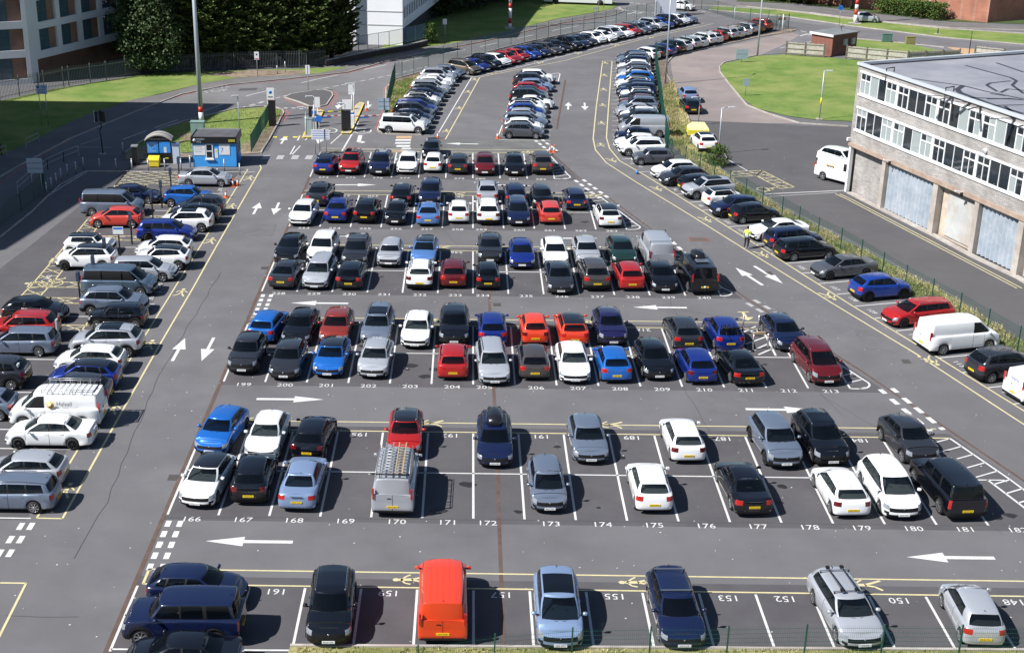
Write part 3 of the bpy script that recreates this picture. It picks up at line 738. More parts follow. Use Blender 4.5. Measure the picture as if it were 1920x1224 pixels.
# kerbs: stones standing 0.12 m proud
def kerb(name, pts, w=.14, h=.12, mat=CONC, px=True):
    mb = MB(); P = W(pts) if px else [Vector((*p, 0)) for p in pts]
    for a, b in zip(P, P[1:]):
        n = max(1, int((b-a).length/6))
        for k in range(n):
            p = a.lerp(b, k/n); q = a.lerp(b, (k+1)/n); mb.bar((p.x, p.y, h/2-.02), (q.x, q.y, h/2-.02), w, h+.04)
    return struct(name, mb, [mat])
kerb('kerb', [(-30,350),(40,310),(130,262),(260,208),(340,178),(430,160),(540,149),(650,137),(740,112),(800,99),(900,80),(1050,45),(1150,30),(1170,22),(1160,15)])
kerb('kerb', [(489,288),(512,250),(532,212),(529,206),(516,202),(495,200),(440,205),(345,228),(300,243),(236,286)])
kerb('kerb', [(727,252),(709,247),(708,243),(722,208),(724,166),(742,149),(800,133),(880,107),(1000,77),(1150,48),(1230,32)])
kerb('kerb', [(727,252),(790,254)])
kerb('kerb', [(534,184),(545,178),(590,171),(608,170),(622,174),(624,180),(612,198),(600,201),(580,200),(560,192),(534,184)])
kerb('kerb', [(1292,226),(1272,178),(1250,140),(1248,122),(1262,106),(1300,97),(1425,70),(1482,60),(1494,56)])
kerb('kerb', [(1590,238),(1500,232),(1440,214),(1400,198),(1369,161),(1350,136),(1349,126),(1358,118),(1419,105)])
kerb('kerb', [(1329,19),(1475,32),(1599,50),(1767,71),(1940,86)]); kerb('kerb', [(1340,12),(1457,19),(1592,36),(1767,54),(1940,65)])
kerb('kerb', [(1588,72),(1700,82),(1770,90)])
kerb('kerb', [(-7.3, 45.78), (40, 46.5)], .13, .12, px=False)
kerb('kerb', [(1592,362),(1660,397),(1755,444),(1825,482),(1910,522),(1960,552)], .5, .1)
kerb('kerb', [(1290,11),(1400,13),(1520,25),(1640,40),(1780,53),(1960,59)])
kerb('kerb', [(-30,470),(60,398),(90,368),(165,322),(240,322)], .12, .1)
# ---- painted lines
def seg(mb, a, b, w, z=Z2, m=0):
    a = Vector((a[0], a[1])); b = Vector((b[0], b[1])); d = (b-a)
    if d.length < 1e-4: return
    n = Vector((-d.y, d.x)).normalized()*w/2
    mb.poly([(a.x+n.x, a.y+n.y, z), (a.x-n.x, a.y-n.y, z), (b.x-n.x, b.y-n.y, z), (b.x+n.x, b.y+n.y, z)][::-1 if False else 1], m)
def pline(mb, P, w, z=Z2, m=0):
    for a, b in zip(P, P[1:]): seg(mb, a, b, w, z, m)
def dashes(mb, P, w, on, off, z=Z2, m=0):
    for a, b in zip(P, P[1:]):
        a = Vector((a[0], a[1])); b = Vector((b[0], b[1])); L = (b-a).length; t = 0; d = (b-a)/L
        while t < L: seg(mb, a+d*t, a+d*min(L, t+on), w, z, m); t += on+off
def clip(poly, a, b):
    """part of segment ab inside a convex polygon"""
    t0, t1 = 0.0, 1.0; d = b-a; c = sum((Vector(p) for p in poly), Vector((0, 0)))/len(poly)
    for p, q in zip(poly, poly[1:]+poly[:1]):
        p = Vector(p); q = Vector(q); n = Vector((-(q-p).y, (q-p).x))
        if n.dot(c-p) < 0: n = -n
        num, den = n.dot(a-p), n.dot(d)
        if abs(den) < 1e-9:
            if num < 0: return None
            continue
        t = -num/den
        if den > 0: t0 = max(t0, t)
        else: t1 = min(t1, t)
    return (a+d*t0, a+d*t1) if t1 > t0+1e-4 else None
def hatch(mb, poly, ang, sp, w, z, m=0, cross=None, off=0):
    c = sum((Vector(p) for p in poly), Vector((0, 0)))/len(poly)
    for an in ([ang] if cross is None else [ang, cross]):
        d = Vector((math.cos(R(an)), math.sin(R(an)))); n = Vector((-d.y, d.x))
        for k in range(-60, 61):
            o = c+n*(sp*k+off); r = clip(poly, o-d*60, o+d*60)
            if r: seg(mb, r[0], r[1], w, z, m)
LP = Z2+.002
wl = MB(); yl = MB(); ww = MB()
# bay lines of the double rows
for i, (y0, n) in enumerate(RY):
    y1 = y0+9.1 if i < 4 else y0+9.1
    for k in range(n+1):
        x = 2.4*(k-6)
        if x > seamx(y0)-1: continue
        ye = y1
        while seamx(ye) - .9 < x and ye > y0: ye -= .3
        if i == 4: ye = min(ye, y0+9.0)
        seg(wl, (x, y0), (x, ye), .11, LP)
    xm = seamx(y0+4.6)-.9
    seg(wl, (-14.4, y0+4.55), (xm, y0+4.55), .10, LP)
    yt = y0+9.25
    for yy in (yt, yt+1.12): seg(yl, (-14.4, yy), (seamx(yy)-.6, yy), .10, LP)
    # hatched nose at the right end
    xl = 2.4*(n-6); ym = y0
    poly = [(xl, ym), (seamx(ym+.4)-.75, ym+.0), (seamx(ym+1.2)-.6, ym+1.0), (seamx(yt-.2)-.55, yt-.2), (min(xl, seamx(yt-.2)-.9), yt-.2)]
    poly = [Vector(p) for p in poly]
    cut = min(9.0, max(2.5, (seamx(y0)-xl)/.302))
    tip = y0+cut
    poly = [Vector((xl, y0)), Vector((seamx(y0)-1.3, y0)), Vector((seamx(y0+.9)-.75, y0+.9)), Vector((seamx(min(tip, yt))-.6, min(tip, yt)))]
    if i == 0:
        bl_ = [Vector((seamx(y)-1.75, y)) for y in (60.9, 58.5, 56.0)]; br_ = [Vector((seamx(y)-.6, y)) for y in (60.9, 58.5, 56.0)]
        pline(wl, bl_, .12, LP); pline(wl, [(seamx(yt)-.6, yt)]+br_, .12, LP)
        for q0, q1, q2, q3 in zip(bl_, bl_[1:], br_[1:], br_): hatch(wl, [q0, q1, q2, q3], 28, .95, .10, LP)
    else:
        hatch(wl, poly, 28, .95, .10, LP)
        cx, cy = max(xl+.1, seamx(y0+.75)-1.4), y0+.75; arc = [(cx+.75*math.cos(R(t)), cy+.75*math.sin(R(t))) for t in range(-90, 16, 15)]
        pline(wl, [poly[0]]+arc+[(seamx(y0+1.6)-.65, y0+1.6), (seamx(yt)-.6, yt)], .12, LP)
    # ends seen beyond the last bay
    poly2 = [Vector((seamx(y0+4.6)-3.2, y0+4.6)), Vector((seamx(y0+4.6)-.6, y0+4.6)), Vector((seamx(yt-.1)-.6, yt-.1)), Vector((seamx(yt-.1)-2.4, yt-.1))]
    if i in (0, 3, 4): hatch(wl, poly2, 28, .95, .09, LP)
# nearest row
for k in range(0, 20): seg(wl, (2.4*(k-6), 45.3 if k < 3 else 46.0), (2.4*(k-6), 50.1), .11, LP)
for yy in (50.25, 51.45): seg(yl, (-14.2, yy), (31, yy), .10, LP)
seg(wl, (-14.4, 45.45), (-7.3, 45.55), .10, LP)
seg(yl, (-14.2, 50.25), (-14.2, 51.45), .12, LP)
# rusty joints
sm = MB()
pline(sm, [(-14.55, 44.5), (-14.55, 87), (-14.4, 117)], .22, Z2+.001)
pline(sm, [(1.2, 45.2), (1.2, 67), (1.1, 82), (1.08, 114)], .17, Z2+.001); pline(sm, [(8.5, 136), (11.0, 161.5)], .2, Z2+.001)
pline(sm, [(x, y) for y, x in SR], .16, Z2+.001)
struct('joint_strip', sm, [SEAM])
# rows of short dashes where aisles meet the lanes
for x in (-14.2, -13.65):
    for k in range(5): seg(wl, (x, 55.7-k*.95), (x, 55.15-k*.95), .26, LP)
    for k in range(5): seg(wl, (x, 86.5-k*.85), (x, 86.0-k*.85), .26, LP)
P1 = W([(39,986),(58,986)]); 
for p in P1:
    for k in range(3): seg(wl, (p.x-.1*k, p.y+.3-k*1.2), (p.x-.1*k, p.y-.35-k*1.2), .26, LP)
for a, b in (((1671,748),(1745,808)),((1650,730),(1660,738)),((1222,435),(1292,500)),((1078,338),(1128,375)),((1003,263),(1032,286))):
    A, B = G(*a), G(*b); d = (B-A).normalized(); n = Vector((-d.y, d.x, 0))
    for o in (0, .75):
        q = [A+n*o, B+n*o]; dashes(wl, q, .3, .75, .55, LP)
A, B = G(1400,568), G(1455,600)
dashes(ww, [A, B], .3, .7, .5, LP); dashes(ww, [A+Vector((.6,.6,0)), B+Vector((.6,.6,0))], .3, .7, .5, LP)
# arrows
def arrow(mb, tail, tip, hw=.42, sw=.13, hl=.44, z=LP, m=0):
    a, b = G(*tail), G(*tip); d = b-a; L = d.length; d /= L; n = Vector((-d.y, d.x, 0)); h = b-d*(L*hl)
    def P(v): return (v.x, v.y, z)
    mb.poly([P(a+n*sw), P(a-n*sw), P(h-n*sw), P(h+n*sw)], m); mb.poly([P(h+n*hw), P(h-n*hw), P(b)], m)
for t, p in (((549,1016),(385,1014)),((1865,1046),(1700,1044)),((481,748),(607,749)),((1398,767),(1532,769)),((653,569),(545,568)),((1288,577),(1187,576)),((1052,447),(1121,447)),((622,443),(672,443)),((626,347),(706,347)),((917,347),(997,348.5)),((897,270.5),(835,269.5))): arrow(wl, t, p)
for t, p in (((323,677),(347,634)),((401,633),(378,677)),((475,402),(487,380)),((523,380),(513,403)),((1065,206),(1066,192)),((1096,193),(1097,207)),((527,270),(536,256)),((604,255),(596,270)),((637,192),(633,205)),((690,190),(690,204))): arrow(wl, t, p, .42, .10, .5)
arrow(wl, (1430,535), (1379,502), .42, .12, .45); arrow(wl, (1414,499), (1468,532), .42, .12, .45)
arrow(wl, (676,254), (672,268), .0, .2, .1); arrow(wl, (672,267), (686,267), .5, .18, .6)
# numbers
def number(mb, s, x, y, rot=0, size=.62, sx=1.35, z=LP+.001, m=0):
    text_cached(mb, s, Matrix.Translation((x, y, z)) @ Matrix.Rotation(R(rot), 4, 'Z'), size, sx, m)
nm = MB()
for (y0, n), base, top in zip(RY, (166,199,228,253,274), (198,227,252,273,None)):
    for k in range(n+1 if base == 166 else n):
        x = 2.4*(k-6)+1.2
        if k == 6: x -= .55
        if x < seamx(y0)-.3: number(nm, str(base+k), x, y0-.42 if base != 274 else y0-.2, 0, .62, 1.02)
        if top and x < seamx(y0+9.3)-1.5: number(nm, str(top-k-(1 if base != 166 else 0)), x, y0+8.85, 180, .62, 1.02)
for k in range(1, 17): number(nm, str(163-k), 2.4*(k-6)+1.2, 49.8, 180, .62, 1.02)
tag(nm.build('bay_numbers', WP), kind='structure')
# yellow walkway lines: right and left
RI = [(16.51,173.85),(13.42,146.88),(11.85,132),(11.7,127.5),(12.3,122.6),(14.2,116.34),(17.6,106),(20.6,96.5),(24.0,86.0),(26.9,77.4),(29.5,68.3),(32,60)]
RO = [(17.7,173.9),(14.75,146.93),(13.2,132.5),(13.1,128),(13.6,123.4),(15.35,118.3),(18.75,107.2),(21.85,97.0),(25.2,85.6),(28.0,77.0),(30.5,68.9),(33,60.6)]
pline(yl, RI, .11, LP); pline(yl, RO, .11, LP); seg(yl, RI[0], RO[0], .11, LP)
LO = [(-19.3,55.6),(-19.5,67.8),(-19.9,86.5),(-19.7,104.7),(-19.3,120.3)]; LI = [(-20.9,55.75),(-21.1,65.6),(-21.4,84.4),(-21.1,105),(-20.6,118.4)]
LO = [tuple(G(*p)[:2]) for p in ((117,972),(235,760),(302,642),(362,540),(400,472),(490,315.6),(487,309))]; LI = [tuple(G(*p)[:2]) for p in ((69,971),(150,836),(208,732),(325,544),(346,509.6),(464.7,317.6))]
pline(yl, LO, .11, LP); pline(yl, LI, .10, LP); seg(yl, LO[0], LI[0], .11, LP)
LO2 = [tuple(G(*p)[:2]) for p in ((-30,1092),(49,1093),(-5,1200))]; pline(yl, LO2, .11, LP)
WN = [tuple(G(*p)[:2]) for p in ((835,262),(900,145),(1060,114),(1200,75),(1337,45))]; pline(yl, WN, .11, LP)
WN2 = [tuple(G(*p)[:2]) for p in ((822,250),(884,146),(960,130),(1100,95),(1310,47))]; pline(wl, WN2, .11, LP)
# bays of the slanted row on the right
BS = [(13.9,124.0),(14.41,122.25),(15.07,119.5),(15.9,116.9),(16.51,114.6),(17.23,112.2),(17.96,109.8),(18.74,107.5),(19.33,105.2),(20.0,103.0),(20.75,100.8),(21.31,98.6),(22.0,96.4),(22.75,94.2),(23.37,92.0),(24.06,89.85),(24.76,87.7),(25.4,85.4),(26.1,83.2),(26.85,81.0),(27.6,78.8),(28.2,76.6),(28.85,74.4),(29.5,72.2),(30.2,70.0),(30.9,67.8)]
for k, (x, y) in enumerate(BS):
    seg(wl, (x, y), (x+4.7*math.cos(R(15)), y+4.7*math.sin(R(15))), .1, LP)
    number(nm if False else wl, str(92+k), x+.75+.1, y-.9, -72, .5, 1.3)
# bays of the left block (right column and left column)
for k, y in enumerate([55.75,58.1,60.5,62.95,65.2,67.6,70.0,72.4,74.8,77.2,79.6,82.0,84.4,86.8,89.2,91.6,94.0,96.4,98.8,101.2,103.6,106,108.6,111.2]):
    xi = -20.7 - .45*min(1, (y-55)/30)
    seg(wl, (xi, y), (xi-4.8, y), .1, LP)
    if k < 12: seg(wl, (xi-4.8, y), (xi-11, y), .1, LP)
    number(wl, str(313-k) , xi-.45, y+1.25, 90, .5, 1.3)
# yellow cross-hatching round the blue badge bays
def yp(*pts): return [Vector(G(*p)[:2]) for p in pts]
big = yp((238,322),(340,322),(335,348),(216,348)); hatch(yl, big, 20, .85, .08, LP, cross=-35)
for poly in ([(216,348),(238,322)],): pline(yl, yp(*poly), .1, LP)
edge = yp((238,322),(216,348),(180,393),(100,487),(60,534),(0,595),(-40,640)); pline(yl, edge, .1, LP)
inner = [p+Vector((1.3,.4)) for p in edge]; pline(yl, inner[1:], .1, LP)
for a, b, c, d in zip(edge[1:], edge[2:], inner[2:], inner[1:]): hatch(yl, [a, b, c, d], 25, 1.1, .08, LP, cross=-40)
for v, w in ((348,22),(428,10),(510,11),(540,13),(403,10),(470,9)):
    pass
for y in (108.2, 104.0, 98.6, 93.2, 88.0, 84.9, 79.9):
    poly = [Vector((-30.6, y-.5)), Vector((-23.9, y-.5)), Vector((-23.9, y+.55)), Vector((-30.6, y+.55))]
    hatch(yl, poly, 35, 1.15, .08, LP, cross=-35); pline(yl, poly+poly[:1], .1, LP)
poly = [Vector((-24.7, 79)), Vector((-23.8, 79)), Vector((-23.8, 118)), Vector((-24.7, 118))]; pline(yl, [poly[0], poly[3]], .09, LP)
seg(wl, G(0,322), G(0,322), .1); pline(wl, yp((160,321),(478,323)), .09, LP); pline(wl, yp((160,321),(112,347),(85,372)), .09, LP)
# wheelchair symbols
def wheelchair(mb, x, y, rot, s=1.0):
    M = Matrix.Translation((x, y, 0)) @ Matrix.Rotation(R(rot), 4, 'Z') @ Matrix.Scale(s, 4)
    def T(px, py): v = M @ Vector((px, py, 0)); return (v.x, v.y)
    pl = [T(.55*math.cos(R(a)), .55*math.sin(R(a))) for a in range(-250, 31, 20)]; pline(mb, pl, .1, LP)
    pline(mb, [T(-.1, 1.25), T(0, .35), T(.55, .35), T(.8, -.45), T(1.0, -.4)], .12, LP); pline(mb, [T(-.05, .8), T(.45, .75)], .1, LP)
    pl = [T(-.1+.14*math.cos(R(a)), 1.5+.14*math.sin(R(a))) for a in range(0, 361, 45)]; mb.poly([(p[0], p[1], LP) for p in pl[:-1]])
wheelchair(yl, *G(100,531)[:2], 90, 1.2); wheelchair(yl, *G(1431,355)[:2], -70, 1.0)
number(wl, '362', *G(90,520)[:2], 90, .5, 1.3)
# hatched corner in the yard
for q in (((1366,332),(1375,322),(1429,320),(1418,330)), ((1418,330),(1429,320),(1489,351),(1464,354))):
    P = yp(*q); hatch(yl, P, 20, .9, .09, LP, cross=-50); pline(yl, P+P[:1], .1, LP)
pline(wl, yp((1435,364),(1590,357)), .14, LP); pline(ww, yp((1440,369),(1570,361)), .12, LP)
pline(wl, yp((1354,281),(1364,299),(1404,322)), .1, LP)
for o in (0, .35):
    P = yp((1578,362),(1600,372),(1920,538)); pline(yl, [p+Vector((-o-.25,-.3)) for p in P], .09, LP)
# walking men
def walker(mb, u, v, rot, s=1.0):
    p = G(u, v); M = Matrix.Translation((p.x, p.y, 0)) @ Matrix.Rotation(R(rot), 4, 'Z') @ Matrix.Scale(s, 4)
    def T(px, py): w = M @ Vector((px, py, 0)); return (w.x, w.y)
    mb.poly([(*T(.13*math.cos(R(a)), .82+.15*math.sin(R(a))), LP) for a in range(0, 360, 40)])
    seg(mb, T(0, .68), T(.03, .1), .2, LP); pline(mb, [T(.03, .15), T(.2, -.25), T(.38, -.6)], .13, LP); pline(mb, [T(0, .12), T(-.12, -.25), T(-.4, -.52)], .12, LP)
    pline(mb, [T(0, .6), T(.28, .38), T(.42, .2)], .09, LP); pline(mb, [T(0, .6), T(-.26, .42), T(-.34, .18)], .09, LP)
for u, v in ((778,1087),(1201.7,1092),(1628,1097),(480,789),(810,794),(1146.7,796.7),(530,598),(815,600.7),(1107.5,604.5),(830,464.5),(1070,467),(629,363),(859,364),(1117,367),(997,285)): walker(yl, u, v, 90)
for u, v in ((1322.5,410.5),(1427.5,475.8),(1552.5,553.8),(1742,674),(1231,353),(1147,300)): walker(yl, u, v, 18+90+90)
for u, v in ((1129.8,198),(1127.5,231.6),(1126,272.6),(1134.4,119),(1133,142),(1131.5,168.6),(338.5,550),(279,648),(394,453),(121,922),(210,768),(467,335),(433,388),(889,150),(877,173),(860,203.6),(836,246.6)): walker(yl, u, v, -4)
for u, v in ((922.5,138),(1010.6,118.5),(1218,71.5),(1153.7,85),(1083.7,100.6)): walker(yl, u, v, -40)
# bay ticks of the side-on rows
for k in range(14): seg(wl, (-4.3+.24*k, 133+2.14*k), (-9.2+.24*k, 133.4+2.14*k), .09, LP)
for k in range(26):
    q = Vector((-1.1,165.2)).lerp(Vector((31.4,205.6)), (k-.5)/24); d = Vector((math.cos(R(-39)), math.sin(R(-39)))); seg(wl, q-d*2.4, q+d*2.7, .09, LP)
for k in range(22): seg(wl, (17.5-.19*k, 173-2.07*k), (22.3-.19*k, 172.5-2.07*k), .09, LP)
for k in range(14): seg(wl, (2.6+.165*k, 131.3+2.24*k), (7.6+.165*k, 131+2.24*k), .09, LP)
pline(wl, yp((935,253),(960,190),(975,155)), .12, LP)
P = yp((1020,140),(1046,137.5),(1050,139),(1046,156)); pline(wl, P, .12, LP); hatch(wl, yp((1020,140),(1047,138),(1045,155),(1035,155)), 0, .8, .1, LP)
for q in (((1428,614),(1454.5,667)), ((1393,623),(1417,612)), ((1398,645),(1435,632)), ((1404,661),(1439,645)), ((1422,665),(1447,654)), ((1394,642),(1406,662))): pline(wl, yp(*q), .13, LP)
pline(yl, yp((1383,585),(1404,585)), .12, LP); arrow(yl, (1393,586), (1403,601), .5, .1, .4)
for s_, (u, v) in (('BUS', (409,165)), ('STOP', (398,172))): text_cached(ww, s_, Matrix.Translation((*G(u, v)[:2], LP)) @ Matrix.Rotation(R(33), 4, 'Z'), 1.5, 1.1)
# entrance lanes and road markings
for q in (((752,281),(769,281),(771,277.5),(754,277.5)), ((742.5,276),(768,276),(770,272.5),(744,272.5)), ((740,270),(769,270),(770.5,267),(742,267)), ((741,264.5),(770,264.5),(771,261.5),(742,261.5))): wl.poly([(*G(*p)[:2], LP) for p in q])
for q in (((735,286),(769,286),(769,283),(735,283)), ((743,260),(772,260),(772,255.5),(743,255.5))): yl.poly([(*G(*p)[:2], LP) for p in q], 1)
for x0 in (490, 517, 545, 571): ww.poly([(*G(x, y)[:2], LP) for x, y in ((x0,299),(x0+13,299),(x0+17,291.5),(x0+4,291.5))])
pline(wl, yp((641,284),(667,240),(672,228)), .16, LP); pline(wl, yp((643,280),(734,281),(800,286)), .1, LP); pline(wl, yp((620,270),(640,252)), .12, LP)
pline(wl, yp((544,290),(553,274)), .12, LP); pline(wl, yp((548,290),(563,274)), .12, LP); pline(wl, yp((572,263),(582,255)), .14, LP); pline(wl, yp((558,264),(562,255)), .14, LP)
for u, v in ((616,245.5),(680,246)):
    c = G(u, v); pline(wl, [(c.x+.85*math.cos(R(a)), c.y+.85*math.sin(R(a))*1.3) for a in range(0, 361, 30)], .14, LP)
    number(wl, '5' if u < 650 else '5', c.x, c.y, 0, 1.0, 1.4)
for w2, q in ((.1, ((410,182),(472,161),(480,158))), ):
    pass
dashes(wl, yp((230,262),(290,240),(470,178),(590,150),(750,117),(900,88),(1050,55),(1180,33)), .13, 4.0, 4.5, LP)
dashes(wl, yp((470,199),(530,181),(640,160),(740,140),(800,125)), .12, .9, .6, LP); dashes(wl, yp((450,203),(500,189)), .12, .9, .6, LP)
dashes(wl, yp((1120,14),(1235,26)), .25, 1.0, .6, LP); dashes(wl, yp((1484,56),(1560,68),(1600,72)), .25, 1.0, .6, LP); dashes(wl, yp((1462,91),(1600,62)), .13, 3.0, 3.0, LP)
dashes(wl, yp((1180,5),(1240,12),(1330,24)), .2, .8, .5, LP); pline(wl, yp((1500,68),(1515,64),(1528,65.5),(1514,66)), .25, LP); pline(wl, yp((1176,27),(1195,23),(1205,25),(1190,26)), .25, LP)
dashes(wl, yp((560,205),(600,201)), .12, 1, .5, LP)
for q in (((112,240),(160,222),(235,205)), ((90,262),(170,232),(240,213),(290,202)), ((140,276),(210,277)), ((150,272),(190,258))): pline(ww, yp(*q), .12, LP)
for P in (((560,192),(540,186),(545,181),(600,170),(618,170)),): pass
rl = MB()
for o in (0, .35):
    for P in (((532,186),(550,195),(580,204),(600,204),(617,199),(629,180),(622,171)), ((703,243),(718,206),(720,166),(738,149)), ((660,222),(672,202)), ((528,226),(536,212),(530,205))):
        pline(rl, [p+Vector((o, -o*.6)) for p in yp(*P)], .09, LP)
pline(rl, yp((0,345),(60,300),(170,243),(300,190),(400,165),(540,150),(650,138),(745,112),(905,80),(1050,46),(1140,32)), .12, LP)
struct('red_lines', rl, [RP])
struct('white_lines', wl, [WP]); struct('worn_lines', ww, [WPW]); struct('yellow_lines', yl, [YP, TAN])
yb = MB()
A = W([(512,257.5),(572,257.5)]); 
for a, b in ((0,.12),(.32,.46),(.62,.76),(.9,1)): seg(yb, A[0].lerp(A[1], a), A[0].lerp(A[1], b), .45, LP+.001)
A = W([(603,209.5),(640,209.5)])
for a, b in ((0,.12),(.32,.6),(.8,1)): seg(yb, A[0].lerp(A[1], a), A[0].lerp(A[1], b), .45, LP+.001)
struct('yellow_speed_bar', yb, [pmat('bright_yellow', (.7,.6,.04), .6)])
bl = MB(); 
for k in range(0): pass
# litter of pale chippings and stains
lt = MB(); rnd = random.Random(3)
for _ in range(900):
    x = rnd.uniform(-20, 30); y = rnd.uniform(46, 130); s = rnd.uniform(.015, .05)
    lt.poly([(x+s*math.cos(a+rnd.uniform(-.3,.3)), y+s*math.sin(a), LP+.003) for a in (0, 1.3, 2.5, 3.8, 5)])
tag(lt.build('chippings', nmat('pale_chipping', (.4,.4,.39), (.6,.6,.58), 3, .9)), kind='stuff')
st = MB()
for _ in range(110):
    k = rnd.randrange(5); y = RY[k][0]+rnd.uniform(.5, 8.5); x = rnd.uniform(-13, seamx(y)-2); r0 = rnd.uniform(.1, .35)
    st.poly([(x+r0*rnd.uniform(.6,1.2)*math.cos(a*.7)*1.4, y+r0*rnd.uniform(.6,1.2)*math.sin(a*.7), Z2+.0005) for a in range(9)])
struct('oil_stains', st, [nmat('oil_stain', (.02,.02,.021), (.03,.03,.031), 4, .5)])
cr = MB()
for P in (((10,1153),(220,1158)),((140,1047),(200,940),(300,700),(420,500)),((1280,722),(1320,790),(1345,840)),((1250,552),(1290,640)),((1540,740),(1640,800),(1700,860),(1919,1030)),((860,460),(800,400)),((640,972),(1900,985)),((312,970),(640,972)),((1100,555),(1400,600),(1600,800))):
    pts = W(P); q = []
    for a, b in zip(pts, pts[1:]):
        n = max(2, int((b-a).length/1.2))
        for k in range(n): q.append(a.lerp(b, k/n)+Vector((rnd.uniform(-.08,.08), rnd.uniform(-.08,.08), 0)))
    pline(cr, q, .022, Z2+.001)
dr = MB()
for x, y in ((-14.9,60),(-14.9,92),(1.6,85),(-10,99.8),(21,92),(26,76)):
    dr.poly([(x-.24, y-.3, Z2+.0012), (x+.24, y-.3, Z2+.0012), (x+.24, y+.3, Z2+.0012), (x-.24, y+.3, Z2+.0012)])
    for k in range(5): dr.poly([(x-.19, y-.24+k*.11, Z2+.004), (x+.19, y-.24+k*.11, Z2+.004), (x+.19, y-.19+k*.11, Z2+.004), (x-.19, y-.19+k*.11, Z2+.004)], 1)
struct('drain_covers', dr, [pmat('drain_dark', (.05,.05,.05), .7), pmat('drain_iron', (.09,.075,.065), .6)])
pa = MB()
for x, y, w_, h_ in ((-16.8,101,3.0,3.2),(14,69.3,3.0,2.2),(12.2,137,2.6,7.0),(18,99,2.2,3.4),(25,79.5,1.8,3.4),(-1,115,5,1.2)):
    pa.poly([(x-w_/2, y-h_/2, Z1+.0018), (x+w_/2, y-h_/2+.1, Z1+.0018), (x+w_/2-.1, y+h_/2, Z1+.0018), (x-w_/2+.05, y+h_/2-.05, Z1+.0018)])
struct('repair_patches', pa, [nmat('patch_tarmac', (.105,.102,.108), (.13,.127,.133), .8, .9, fine=(.2,.2,.2), fscale=40, famt=.25)])
struct('crack_lines', cr, [pmat('crack_tar', (.04,.04,.042), .8)])
# ------------------------------------------------------------------ buildings, fences, street furniture
WHT = pmat('white_frame', (.7,.71,.72), .45); GALV = pmat('galvanised_steel', (.36,.38,.4), .45, .5); GREENP = pmat('green_powder_coat', (.012,.07,.05), .45)
BLKM = pmat('black_metal', (.012,.012,.014), .4); DKB = pmat('dark_void', (.008,.009,.012), .6); YEL = pmat('bright_yellow', (.7,.6,.04), .5); BLUEP = pmat('sign_blue', (.02,.16,.55), .4)
WGL = pmat('window_glass', (.02,.026,.032), .06, .0, 0, .9); WGLB = pmat('window_blind', (.3,.34,.34), .35, 0, .6); STEEL = pmat('brushed_steel', (.5,.51,.53), .3, .8); REDP = pmat('signal_red', (.45,.03,.02), .5)
def part(mb, name, mats, parent, label=None):
    o = mb.build(name, mats, parent)
    if label: o['label'] = label
    return o
def obj1(mb, name, mats, label, cat, group=None, kind=None): return tag(mb.build(name, mats), label, cat, group, kind)
UP = Vector((0, 0, 1))
# local wall frame: x along the wall, y outward normal, z up
class Wall:
    def __init__(s, a, ang, nsign=-1):
        s.o = Vector((a[0], a[1], 0)); s.d = Vector((math.cos(ang), math.sin(ang), 0)); s.n = Vector((-s.d.y, s.d.x, 0))*nsign
        s.M = Matrix.Identity(4)
        for i, c in enumerate((s.d, s.n, UP)): s.M.col[i][:3] = c[:]
        s.M.col[3][:3] = s.o[:]
def wall_with_holes(mb, M, x0, x1, z0, z1, holes, depth=.25, m=0, mr=0, y=0):
    xs = sorted({x0, x1, *[h[0] for h in holes], *[h[1] for h in holes]}); zs_ = sorted({z0, z1, *[h[2] for h in holes], *[h[3] for h in holes]})
    for a, b in zip(xs, xs[1:]):
        for c, d in zip(zs_, zs_[1:]):
            if any(h[0] <= a+1e-6 and b <= h[1]+1e-6 and h[2] <= c+1e-6 and d <= h[3]+1e-6 for h in holes): continue
            mb.poly([M @ Vector(p) for p in ((a,y,c),(b,y,c),(b,y,d),(a,y,d))], m)
    for h in holes:
        for p, q in (((h[0],h[2]),(h[1],h[2])), ((h[1],h[2]),(h[1],h[3])), ((h[1],h[3]),(h[0],h[3])), ((h[0],h[3]),(h[0],h[2]))):
            mb.poly([M @ Vector(v) for v in ((p[0],y,p[1]),(q[0],y,q[1]),(q[0],y-depth,q[1]),(p[0],y-depth,p[1]))], mr)

